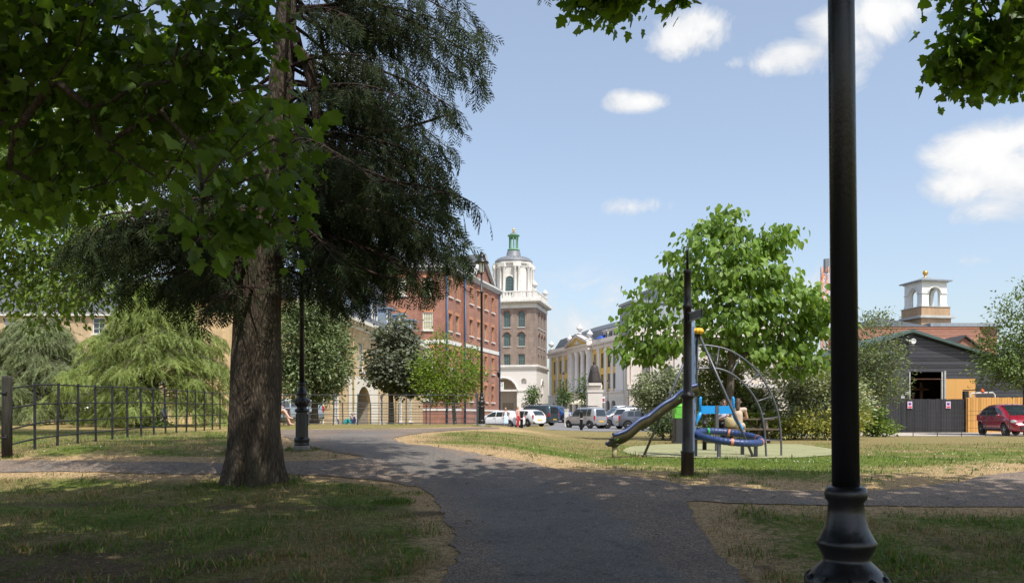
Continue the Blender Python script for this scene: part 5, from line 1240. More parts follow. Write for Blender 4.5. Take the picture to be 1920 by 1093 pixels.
b = MB(); trim(b, o, u, Lw-2.3, Lw+.1, 4.9, zc-1.2, .3); trim(b, o, u, Lw-2.5, Lw+.3, zc-1.2, zc-.6, .42)
b.build('corner_pier', LILAC, t, world=True)
for px in (1077, 1087.7, 1098.4, 1109):                   # portico columns
    s = S_(px); p = o+u*s+n*.62; b = MB()
    if px in (1077, 1109): trim(b, o, u, s-.6, s+.6, 4.9, zc-.6, .5)
    b.lathe([(.72, 4.85), (.72, 5.1), (.56, 5.3), (.54, 8), (.47, zc-1.6), (.5, zc-1.5), (.72, zc-.7), (.72, zc-.6)], 14, p); b.build('column', LILAC, t, world=True)
s0, s1 = S_(1073), S_(1113); sm = (s0+s1)/2
b = MB(); trim(b, o, u, -.4, Lw+.4, zc-.6, zc+.2, .32); trim(b, o, u, -.6, Lw+.7, zc+.2, zc+.55, .75); trim(b, o, u, -.3, Lw+.3, zc+.55, zc+1.25, .2); trim(b, o, u, s0, s1, zc-.6, zc+.25, 1.25); trim(b, o, u, s0-.3, s1+.3, zc+.25, zc+.6, 1.6)
trim(b, o, u, -.2, Lw+.3, 4.55, 4.85, .5); dentils(b, o, u, 0, Lw, zc+.08, 1.1, .35, .62)
pa, pb_, pm = o+u*(s0-.3)+UPV*(zc+.6), o+u*(s1+.3)+UPV*(zc+.6), o+u*sm+UPV*(zc+2.35)
for a, c in ((pa, pm), (pb_, pm)): b.ext([a, c, c+UPV*.55, a+UPV*.55], n*.4, n*1.6)
b.build('cornice', mat('cornice_pink_white', (.66, .61, .57), .8, .06), t, world=True)
b = MB(); b.ext([pa, pb_, pm], n*.4, n*1.2); b.build('pediment', YEL_R, t, world=True)
b = MB(); q = o+u*sm+n*1.25+UPV*(zc+1.25); b.M = frameM(q, u); b.ball((0, 0, 0), (.5, .15, .5), 10, 6)
for sd in (-1, 1): b.ball((sd*.9, 0, -.2), (.45, .12, .22), 8, 5)
b.build('pediment_relief', LILAC, t, world=True)
b = MB(); b.quad(pa+n*1.65, pm+n*1.65+UPV*.6, pm-n*6+UPV*.6, pa-n*1); b.quad(pb_+n*1.65, pb_-n*1, pm-n*6+UPV*.6, pm+n*1.65+UPV*.6)
z0 = zc+.9; E1, E2 = o-u*.0-n*.8+UPV*z0, o+u*Lw-n*.8+UPV*z0
m1, m2 = o+u*1.6-n*2.0+UPV*(z0+2.6), o+u*(Lw-.5)-n*2.0+UPV*(z0+2.6); r1, r2 = o+u*7-n*8+UPV*(z0+5.0), o+u*(Lw-2)-n*8+UPV*(z0+5.0)
b.quad(E1, E2, m2, m1); b.quad(m1, m2, r2, r1); x1 = o-n*15+UPV*z0; x2 = o+u*Lw-n*15+UPV*z0; b.quad(x1, E1, m1, r1); b.quad(E2, x2, r2, m2); b.quad(x2, x1, r1, r2); rf = b.build('roof', SLATE, t, world=True)
for px in (1128, 1138, 1147):
    s = S_(px); q = o+u*s-n*1.0+UPV*(z0+.2); b = MB(); b.M = frameM(q, u); b.box((0, .8, .8), (1.9, 2., 1.7)); b.box((0, .7, 1.7), (2.2, 2.4, .15)); b.build('dormer', WHITE, rf, world=True)
    b = MB(); b.M = frameM(q, u); b.box((-.4, -.22, .8), (.6, .05, 1.1)); b.box((.4, -.22, .8), (.6, .05, 1.1)); b.build('pane', GLASS, rf, world=True)
b = MB(); s = S_(1158); q = o+u*s-n*7+UPV*(z0+3.5); b.M = frameM(q, u); b.box((0, 0, 2.2), (3.6, 3, 5.)); b.box((0, 0, 4.8), (4.1, 3.5, .4)); b.build('chimney', LEAD, rf, world=True)
for px, zz in ((1034.5, zc+1.25), (1074, zc+1.3), (1093, zc+2.9), (1112, zc+1.3)):
    b = MB(); b.lathe([(.4,0),(.4,.25),(.15,.4),(.25,.6),(.6,1.0),(.62,1.3),(.35,1.6),(.18,1.7),(.22,1.85),(.05,2.0)], 10, o+u*S_(px)+n*(.1 if px < 1050 else .7)+UPV*zz); b.build('urn', LILAC, t, world=True)
b = MB(); q = o+u*S_(1119)+n*.4+UPV*(zc+1.3); b.add([q, q+u*2.6, q+u*1.3+UPV*.8-n*1, q-n*2, q+u*2.6-n*2], [(0, 1, 2), (1, 4, 2), (4, 3, 2), (3, 0, 2)]); pz = b.build('blue_tarp', mat('tarp_blue', (.02, .09, .5), .6), t, world=True)  # blue tarp on the palace roof edge, shaped as a low pyramid
# ---- cream inn behind the broad tree
o = Vector((18.6, 127, 1.2)); u = Vector((.965, -.26, 0)).normalized(); n = u.cross(UPV); zc = 12.2; Lw = 24
t = thing('cream_inn', 'cream stone building with cornice and grey roof turrets behind the broad tree', 'building', o)
CRM = mat('cream_stone', (.66, .57, .49), .8, .08, .4)
ops = [(2.0+k*3.4, 3.3+k*3.4, v0, v1) for k in range(6) for v0, v1 in ((1.2, 3.6), (6.2, 8.2), (9, 10.6))]
b = MB(); facade(b, o, u, Lw, zc, ops, .3); uL = Vector((.25, .968, 0)).normalized(); q = o+uL*14
lops = [(2.2+k*3.4, 3.4+k*3.4, v0, v1) for k in range(4) for v0, v1 in ((1.2, 3.6), (6.2, 8.2), (9, 10.6))]
facade(b, q, -uL, 14, zc, lops, .3); b.build('wall', CRM, t, world=True)
windows(t, o, u, ops, fm=mat('window_dark_frame', (.1, .1, .1)), bars=(2, 3), dep=.26); windows(t, q, -uL, lops, fm=mat('window_dark_frame', (.1, .1, .1)), bars=(2, 3), dep=.26)
b = MB()
for (oo, uu, L) in ((o, u, Lw), (q, -uL, 14)):
    trim(b, oo, uu, -.2, L+.2, 4.6, 5.3, .4); trim(b, oo, uu, -.2, L+.2, zc-.8, zc, .3); trim(b, oo, uu, -.4, L+.4, zc, zc+.45, .65); dentils(b, oo, uu, 0, L, zc-.12, .9, .35, .5)
    for k in range(int(L/3.4)+1): trim(b, oo, uu, .3+k*3.4, 1.4+k*3.4, 5.3, zc-.8, .22); trim(b, oo, uu, .15+k*3.4, 1.55+k*3.4, zc-1.6, zc-.8, .32)
    trim(b, oo, uu, 0, L, zc+.45, zc+2.2, .1)
b.build('cornice', mat('inn_trim', (.66, .60, .54), .8, .06), t, world=True)
b = MB(); c = Vector((22.3, 136, zc+1.2+2)); b.M = Matrix.Translation(c); b.lathe([(4.6, 0), (4.3, 4.2), (4.1, 5.0)], 4, ph=PI/4+.2, smooth=False)
b.M = Matrix.Translation((28, 142, zc+3)); b.lathe([(5.2, 0), (4.6, 6), (3.9, 9.0)], 4, ph=PI/4+.15, smooth=False); b.M = Matrix(); b.build('mansard_roof', LEAD, t, world=True)
b = MB(); b.M = Matrix.Translation(c); b.lathe([(4.6, 4.9), (4.7, 5.3), (3.9, 5.4)], 4, ph=PI/4+.2, smooth=False); dx = 5.3
b.M = Matrix.Translation((28, 142, zc+12)) @ Matrix.Rotation(.15, 4, 'Z'); w = 2.9
b.box((0, 0, .25), (2*w+.4, 2*w+.4, .5)); b.box((0, 0, 2.05), (2*w+.3, 2*w+.3, .3))
for k in range(-4, 5):
    for s in (-1, 1): ww = .8 if abs(k) in (4, 0) else .34; b.box((k*w/4, s*w, 1.2), (ww, .4, 1.45)); b.box((s*w, k*w/4, 1.2), (.4, ww, 1.45))
b.build('roof_balustrade', mat('grey_balustrade', (.30, .34, .36), .7), t, world=True)
# ---- statue on its plinth
sb = G(1114.5, 107); k1 = F/107
t = thing('statue', 'dark bronze statue of a robed figure on a tall pale stone plinth', 'statue', sb)
zp = lambda y: EYE+(HY-y)/k1-sb.z
b = MB(); b.box((0, 0, .25), (2.5, 2.5, .5)); b.box((0, 0, (zp(734)+.5)/2), (1.95, 1.9, zp(734)-.5), bev=.05); b.box((0, 0, zp(733.5)), (2.2, 2.1, .28), bev=.1)
b.tube([(-1.0, -.0, zp(727)), (1.0, 0, zp(727))], .48, 16); b.box((0, 0, zp(720.5)), (1.75, 1.55, .35), bev=.06); b.build('plinth', mat('plinth_stone', (.60, .55, .49), .85, .08, 1.), t)
BRZ = mat('bronze_dark', (.035, .027, .025), .6, .4, 5., metal=.1)
b = MB(); z0 = zp(718); H_ = zp(677)-z0
pr = [(0, .80, .66, .04), (.04, .86, .68, .04), (.12, .84, .64, .03), (.25, .78, .58, .01), (.4, .70, .5, -.01), (.55, .60, .42, -.02), (.68, .53, .34, -.03), (.75, .47, .29, -.03), (.80, .32, .22, -.02), (.83, .15, .14, -.02), (.86, .11, .12, -.02)]
vs = []; NN = 28
for h, rx, ry, ox in pr:
    for k in range(NN):
        a = 2*PI*k/NN; f = 1+.07*(1-h)*math.sin(9*a+h*3); vs.append((ox+rx*f*math.cos(a), ry*f*math.sin(a), z0+h*H_))
b.add(vs, [(i*NN+k, i*NN+(k+1) % NN, (i+1)*NN+(k+1) % NN, (i+1)*NN+k) for i in range(len(pr)-1) for k in range(NN)], True)
b.ball((-.03, -.02, z0+.90*H_), (.155, .18, .21), 12, 8); b.ball((-.03, .08, z0+.915*H_), (.18, .16, .17), 10, 6)
b.lathe([(.15, .94*H_), (.17, .955*H_), (.13, .985*H_), (.03, 1.0*H_)], 10, (-.02, .03, z0))
for s in (-1, 1): b.tube([(.36*s, -.05, z0+.76*H_), (.48*s, -.16, z0+.6*H_), (.26*s, -.36, z0+.5*H_), (.1*s, -.42, z0+.49*H_)], [.14, .12, .09, .06], 8)
b.build('figure', BRZ, t)
# ---- two cream parasols, a stone pillar
for px, D, lab in ((1088, 134, 'cream parasol in front of the yellow building, farther of two'), (1101, 126, 'cream parasol just left of the statue plinth')):
    p = G(px, D); t = thing('parasol', lab, 'parasol', p, 0, 'cafe parasols')
    b = MB(); b.tube([(0, 0, 0), (0, 0, 2.9)], .05, 6); b.build('pole', WHITE, t)
    b = MB(); b.lathe([(1.9, 2.3), (1.85, 2.42), (.1, 3.1), (.03, 3.2)], 8, smooth=False); b.build('canopy', mat('parasol_cream', (.66, .58, .44), .8), t)
p = G(1062, 72); t = thing('stone_pillar', 'short square cream stone pillar between the blue car and the silver estate car', 'pillar', p)
b = MB(); b.box((0, 0, .7), (.38, .38, 1.5), bev=.02); b.box((0, 0, 1.5), (.46, .46, .1), bev=.02); b.build('pillar', STONE, t)
p = P(1131, 749, 122); t = thing('street_sign', 'small red and white sign panel between the plinth and the far lamp post', 'sign', (p.x, p.y, gz(p.x, p.y)))
b = MB(); b.tube([(0, 0, 0), (0, 0, p.z-gz(p.x, p.y)+.5)], .05, 6); b.build('post', BLACKM, t)
b = MB(); b.box((0, -.08, p.z-gz(p.x, p.y)), (.55, .04, .95)); q = b.build('board', WHITE, t)
b = MB(); b.box((0, -.11, p.z-gz(p.x, p.y)-.05), (.42, .02, .5)); b.build('panel', mat('sign_red', (.3, .06, .06), .5), q)
# ---- black barn on the right
BOARD = linemat('black_weatherboard', (.040, .042, .050), 1, .22, .12, .55, .45, .35)
VB = linemat('black_board_fence', (.022, .022, .026), 0, .15, .4, .75, .4, .1)
OV = linemat('orange_board_fence', (.50, .26, .07), 0, .15, .5, .6, .18, .1)
o = Vector((20.4, 50, .5)); t = thing('barn', 'black weatherboarded barn with an open bay and one plywood-covered bay', 'barn', o)
ap = 24.9-o.x; za = 6.6-.5; op1 = ((1706-CX)/30-o.x, (1770-CX)/30-o.x, 0, 1.5+(HY-697)/30-.5); op2 = ((1772-CX)/30-o.x, (1830-CX)/30-o.x, 0, 1.5+(HY-696)/30-.5)
b = MB(); hw = 3.35; facade(b, o, (1, 0), 11.6, hw, [op1, op2], .12)
zl = za-(ap)*.33; zr = za-(11.6-ap)*.31
b.quad(o+Vector((0, 0, hw)), o+Vector((11.6, 0, hw)), o+Vector((11.6, 0, zr)), o+Vector((ap, 0, za)), o+Vector((0, 0, max(zl, hw+.01))))
b.quad(o+Vector((0, 9, 0)), o, o+Vector((0, 0, zl)), o+Vector((0, 9, zl))); b.quad(o+Vector((11.6, 0, 0)), o+Vector((11.6, 9, 0)), o+Vector((11.6, 9, zr)), o+Vector((11.6, 0, zr)))
b.build('wall', BOARD, t, world=True)
b = MB(); r0 = o+Vector((-.3, -.35, zl+.02)); r1 = o+Vector((ap, -.35, za+.12)); r2 = o+Vector((11.9, -.35, zr+.02))
b.ext([r0, r1, r2, r2+UPV*.16, r1+UPV*.18, r0+UPV*.16], (0, 0, 0), (0, 9.8, 0)); b.build('roof', mat('barn_green_roof', (.06, .10, .09), .6, .15, 2.), t, world=True)
b = MB(); b.M = frameM(o, (1, 0)); b.box(((op2[0]+op2[1])/2, .03, op2[3]/2), (op2[1]-op2[0]-.04, .03, op2[3]-.03)); b.build('plywood_panel', linemat('plywood', (.52, .29, .085), 0, 1.22, .8, .6, .12, .03, 1.), t, world=True)
TIM = mat('barn_timber', (.24, .13, .08), .8, .3, 5., stretch=(1, 1, .2))
b = MB(); b.M = frameM(o, (1, 0))
for k in range(9): b.box((op1[0]-.6+k*.42+.05*math.sin(k*5), 4.2-.3*(k % 3), .95), (.16 if k % 2 else .3, .1, 1.9+.5*math.sin(k*2.3)))
b.tube([(op1[0]+.15, 1.4, 0), (op1[0]+.75, 1.5, 2.7)], .09, 4); b.tube([(op1[0]+.45, 1.2, 0), (op1[0]+.9, 1.3, 2.5)], .07, 4)
b.box((op1[0]+.9, 2.2, 1.6), (.12, .12, 3.2)); b.box((op1[1]-.3, 2.2, 1.6), (.12, .12, 3.2)); b.box(((op1[0]+op1[1])/2, 2.2, 2.75), (2.5, .12, .12)); b.build('timber', TIM, t, world=True)
b = MB(); b.M = frameM(o, (1, 0)); b.box((5.8, 8.9, 1.0), (11.4, .06, 2.0)); b.box((1.2, 8.9, 2.8), (2.4, .06, 1.8)); b.box((9.4, 8.9, 2.8), (4., .06, 1.8)); b.box((4.4, 8.9, 2.8), (.2, .1, 1.8)); b.box((6.0, 8.9, 2.8), (.2, .1, 1.8)); b.box((5.8, 4.5, .02), (11.4, 8.9, .04)); b.build('back_wall', mat('barn_inside', (.17, .095, .06), .9, .3, 3.), t, world=True)
b = MB(); b.M = frameM(o, (1, 0)); b.box((op1[0]-.03, -.02, op1[3]/2), (.08, .08, op1[3])); b.box((op1[1]-.12, .02, op1[3]/2), (.1, .1, op1[3])); b.box((op1[1]+.035, -.03, op1[3]/2), (.1, .1, op1[3]+.1)); b.build('post', mat('barn_post', (.4, .4, .38), .6), t, world=True)
p = Vector(((1706.5-CX)/30, 49.7, 1.5+(HY-641)/30)); fl = thing('floodlight', 'round white floodlight under the barn gable', 'floodlight', p)
b = MB(); b.M = Matrix.Rotation(PI/2, 4, 'X'); b.lathe([(.1, -.05), (.16, .05), (.17, .12), (.14, .14), (.11, .10)], 14); b.build('lamp_head', WHITE, fl)
b = MB(); b.box((-.12, .12, .05), (.2, .3, .1)); b.build('bracket', WHITE, fl)
def boards(name, label, cat, x0, x1, D, y0, y1, m, cap=None):
    a = P(x0, y1, D); c = P(x1, y0, D); zg = min(gz(a.x, D), gz(c.x, D))-.05
    t = thing(name, label, cat, (a.x, D, zg)); w = c.x-a.x; n_ = int(w/.15); h = c.z-zg
    b = MB()
    for k in range(n_): b.box(((k+.5)*w/n_, 0, h/2+RNG.normal(0, .008)), (w/n_-.012, .022+.01*(k % 2), h))
    b.build('board_panel', m, t)
    b = MB()
    for z in (.3, h/2, h-.3): b.box((w/2, .05, z), (w, .05, .09))
    for k in range(int(w/2.4)+1): b.box((min(k*2.4, w), .09, h/2), (.1, .1, h))
    b.build('rail', m, t); return t
boards('board_fence', 'black close-boarded fence with three small notices in front of the barn', 'fence', 1600, 1814, 46.2, 748, 809, VB)
boards('board_fence', 'new orange timber close-boarded fence behind the red car', 'fence', 1814.6, 2080, 46.0, 745, 809, OV)
NB = mat('notice_white', (.62, .55, .62), .5); NP = mat('notice_purple', (.20, .04, .32), .5); NR = mat('notice_red', (.6, .03, .12), .5)
for i, (px, lab) in enumerate(((1647, 'small white and purple notice on the black fence, nearest the leafy shrub'), (1706, 'small white and purple notice on the black fence below the open barn bay'), (1778, 'small white and purple notice on the black fence nearest the orange boards'))):
    p = P(px, 759, 46.14); t = thing('notice', lab, 'notice', p, 0, 'notices on the black fence')
    b = MB(); b.box((0, 0, 0), (.27, .012, .40)); q = b.build('board', NB, t)
    b = MB(); b.M = Matrix.Translation((0, -.009, .07)) @ Matrix.Rotation(PI/2, 4, 'X'); b.lathe([(.085, -.003), (.085, .003)], 14); b.build('emblem', NP, q)
    b = MB(); b.box((0, -.009, -.1), (.22, .006, .07)); b.box((0, -.009, -.165), (.18, .006, .03)); b.build('lettering', NR, q)
for px, y, lab in ((1701, 737, 'small pale sheet pinned by the open barn bay, upper one'), (1693, 744, 'small white sheet pinned low beside the open barn bay')):
    p = P(px, y, 49.9); t = thing('paper_notice', lab, 'notice', p); b = MB(); b.box((0, 0, 0), (.22, .01, .16)); b.build('sheet', NB, t)
p = G(1842, 48.2); t = thing('site_dumper', 'site machine with white roll bar and orange beacon behind the orange fence', 'machine', p)
zq = lambda y: EYE+(HY-y)*48.2/F-p.z
b = MB(); b.tube([(-.75, 0, .9), (-.73, 0, zq(740)), (-.62, 0, zq(737)), (.62, 0, zq(736)), (.74, 0, zq(740)), (.76, 0, .9)], .05, 8); b.tube([(-.35, .4, .9), (-.35, .1, zq(738))], .04, 8); b.build('roll_bar', mat('rollbar_grey', (.55, .55, .53), .4), t)
b = MB(); b.lathe([(.1, 0), (.1, .05), (.085, .16), (.05, .2)], 12, (0, 0, zq(736)+.03)); b.build('beacon', mat('beacon_orange', (.75, .13, .02), .3), t)
b = MB(); b.box((-.9, .2, 1.3), (.25, .25, zq(731)*1.0-.2)); b.box((0, .3, zq(731)), (2.0, .06, .06)); b.build('mast', BLACKM, t)
b = MB(); b.box((0, .3, .75), (1.6, 2.4, .7), bev=.1); b.add([(-.8, -.9, .7), (.8, -.9, .7), (.9, -1.6, 1.5), (-.9, -1.6, 1.5)], [(0, 1, 2, 3)]); b.build('body', mat('machine_orange', (.55, .25, .03), .4), t)
for sx in (-1, 1):
    for sy in (-.7, 1.1):
        b = MB(); b.M = Matrix.Translation((.75*sx, sy, .38)) @ Matrix.Rotation(PI/2, 4, 'Y'); b.lathe([(.2, -.14), (.38, -.12), (.4, 0), (.38, .12), (.2, .14)], 16); b.build('wheel', mat('tyre', (.015, .015, .016), .8), t)
# ---- orange-tiled house, slate roof and cupola behind
TILE = linemat('clay_tiles', (.20, .088, .055), 1, .30, .4, .85, .42, .3)
o = Vector(((1650-CX)/F*64, 64, .5)); w = (1850-1650)/F*64
t = thing('tiled_house', 'brick house with a long orange clay-tiled roof behind the barn', 'house', o)
zr = 1.5+(HY-616)/F*68-.5
b = MB(); facade(b, o, (1, 0), w+1.5, 4.6, [(1.0+k*2.4, 2.1+k*2.4, 1.0, 2.4) for k in range(3)], .12); b.quad(o, o+Vector((0, 8, 0)), o+Vector((0, 8, 4.6)), o+Vector((0, 0, 4.6))); b.build('wall', RBR, t, world=True)
windows(t, o, (1, 0), [(1.0+k*2.4, 2.1+k*2.4, 1.0, 2.4) for k in range(3)])
b = MB(); b.ext([o+Vector((-.3, -.4, 4.5)), o+Vector((-.3, 4, zr)), o+Vector((-.3, 8.4, 4.5))], (0, 0, 0), (w+2.0, 0, 0)); rf = b.build('roof', TILE, t, world=True)
b = MB(); b.tube([o+Vector((-.3, 4, zr)), o+Vector((w+1.7, 4, zr))], .12, 6); b.build('ridge', mat('ridge_tile', (.22, .10, .06), .8), rf, world=True)
g = Vector(((1808-CX)/F*63, 63, 0)); b = MB(); zg0 = 1.5+(HY-652)/F*63; zg1 = 1.5+(HY-632.5)/F*63
b.ext([Vector((g.x-1.1, 63, zg0)), Vector((g.x+1.1, 63, zg0)), Vector((g.x, 63, zg1))], (0, 0, 0), (0, 2.6, 0)); b.build('gable', RBR, t, world=True)
b = MB()
for s in (-1, 1): a = Vector((g.x+1.35*s, 62.9, zg0-.12)); c = Vector((g.x, 62.9, zg1+.06)); b.ext([a, c, c+UPV*.13, a+UPV*.13], (0, -.1, 0), (0, 2.8, 0))
b.build('gable_edge', mat('barge_dark', (.05, .045, .045), .7), t, world=True)
t = thing('slate_house', 'building with grey slate roof carrying the white cupola, behind the tiled house', 'building', ((1700-CX)/F*78, 78, 1.0))
z78 = lambda y: 1.5+(HY-y)/F*78
xx = lambda px: (px-CX)/F*78
b = MB(); b.b2((xx(1645), 78, 1.0), (xx(1870), 90, z78(612))); b.build('wall', RBR, t, world=True)
b = MB(); b.add([(xx(1615), 77.6, z78(613)), (xx(1745), 77.6, z78(613)), (xx(1745), 89, z78(613)), (xx(1615), 89, z78(613)), (xx(1677), 82, z78(585))], [(0, 1, 4), (1, 2, 4), (2, 3, 4), (3, 0, 4)]); b.build('slate_roof', SLATE, t, world=True)
b = MB(); b.b2((xx(1740), 77.5, z78(613)), (xx(1872), 88, z78(606.5))); b.build('flat_roof', LEAD, t, world=True)
q = Vector(((1735-CX)/F*82, 82, 0)); z80 = lambda y: 1.5+(HY-y)/F*82
t = thing('cupola', 'white arched cupola on a brick base topped by a golden ball', 'cupola', (q.x, q.y, z80(612)), R(9))
zb = z80(612); zz = lambda y: z80(y)-zb
b = MB(); h = 1.64; b.b2((-h, -h, -1.5), (h, h, zz(600))); b.b2((-h+.05, -h+.05, zz(595)), (h-.05, h-.05, zz(579.5))); b.build('brick_base', brickmat('tan_brick', (.42, .24, .12), (.48, .29, .15), (.45, .36, .26)), t)
b = MB(); b.b2((-h-.3, -h-.3, zz(600)), (h+.3, h+.3, zz(597.5))); b.b2((-h-.12, -h-.12, zz(597.5)), (h+.12, h+.12, zz(595))); b.b2((-h-.02, -h-.02, zz(579.5)), (h+.02, h+.02, zz(578))); b.build('base_ledge', mat('cupola_grey', (.42, .42, .40), .7), t)
b = MB(); h2 = 1.38; z0, z1 = zz(578), zz(534); H2 = z1-z0
for a in range(4):
    M = Matrix.Rotation(a*PI/2, 4, 'Z'); oo = M @ Vector((-h2, -h2, z0)); uu = M @ Vector((1, 0, 0))
    facade(b, oo, uu, 2*h2, H2, [(h2-.62, h2+.62, .02, H2-.5, True)], .35)
    ii = M @ Vector((-h2+.35, -h2+.35, z0)); facade(b, ii+uu*(2*h2-.7), -uu, 2*h2-.7, H2, [(h2-.35-.62, h2-.35+.62, .02, H2-.5, True)], .0)
    b.M = frameM(oo, uu); b.tube([(x, -.03, z) for x, z in arc_pts(h2-.72, h2+.72, H2-.4)], .09, 4)
    for x0, x1 in ((0, h2-.65), (h2+.65, 2*h2)): b.box(((x0+x1)/2, -.03, H2*.56), (x1-x0+.06, .08, .1)); b.box(((x0+x1)/2, -.02, .15), (x1-x0+.04, .06, .3))
    b.M = Matrix()
b.b2((-h2-.1, -h2-.1, z1), (h2+.1, h2+.1, z1+.12)); b.build('arcade', WHITE, t)
b = MB(); b.b2((-1.75, -1.75, z1+.12), (1.75, 1.75, z1+.22)); b.lathe([(2.5, z1+.22), (.3, z1+.75), (.2, z1+.8)], 4, ph=PI/4, smooth=False); b.build('cap_roof', LEAD, t)
b = MB(); b.lathe([(.35, z1+.7), (.12, z1+.85), (.1, z1+1.0)], 10); b.ball((0, 0, z1+1.22), .27, 14, 9); b.build('gold_ball', mat('gilt', (.7, .42, .12)), t)
# ---- crane
p = Vector(((1546-CX)/F*210, 210, 1.2)); t = thing('tower_crane', 'orange lattice crane head showing between the broad tree and the near lamp post', 'crane', p)
b = MB(); zc = (HY-500)/F*210+.3
for sx in (-1, 1):
    for sy in (-1, 1): b.tube([(sx*.7, sy*.7, 0), (sx*.7, sy*.7, zc)], .11, 4)
for k in range(int(zc/1.5)):
    z = k*1.5; s = 1 if k % 2 else -1
    for q in (-1, 1): b.tube([(-.7*s, .7*q, z), (.7*s, .7*q, z+1.5)], .07, 4); b.tube([(.7*q, -.7*s, z), (.7*q, .7*s, z+1.5)], .07, 4)
b.build('mast', mat('crane_orange', (.65, .22, .06), .5), t)
b = MB(); b.box((.5, 0, zc+.2), (1.2, 1.2, 3.6), bev=.1); b.build('cab', mat('crane_cab', (.16, .18, .20), .5), t)
b = MB(); b.tube([(.0, 0, zc-2), (-1.5, 0, zc-5.5), (-1.1, 0, zc-9)], .25, 5); b.build('jib', mat('crane_orange', (0, 0, 0)), t)
bpy.data.objects.remove(LOCALP)
# ================================================================== cars
def carpaint(name, col, metal=.3, rough=.28): return mat(name, col, rough, .04, 2., coat=1., metal=metal)
SILVER = carpaint('paint_silver', (.42, .42, .43), .5); WHITEP = carpaint('paint_white', (.74, .75, .77), 0); DGREEN = carpaint('paint_dark_green', (.035, .055, .065), .2)
BLUEP = carpaint('paint_blue', (.02, .07, .22), .2); GREYP = carpaint('paint_grey', (.16, .19, .22), .3); REDP = carpaint('paint_red', (.30, .012, .035), .1, .2); DGREY = carpaint('paint_dark_grey', (.12, .13, .15), .3)
TYRE = mat('tyre', (.015, .015, .016), .8); RIM = mat('alloy_rim', (.5, .5, .52), .3, .05, 3., metal=.7); CGL = mat('car_glass', (.02, .03, .035), .04, .2, 1., spec=.9)
TRIM = mat('car_trim', (.02, .02, .022), .55); TAIL = mat('tail_light', (.45, .015, .02), .15, .1); HEADL = mat('head_light', (.62, .66, .70), .1, .1, 4., metal=.3)
PLY = mat('plate_yellow', (.70, .42, .03), .4); PLW = mat('plate_white', (.7, .7, .66), .4)
def eval_obj(o):
    dg = bpy.context.evaluated_depsgraph_get(); me = bpy.data.meshes.new_from_object(o.evaluated_get(dg)); return me
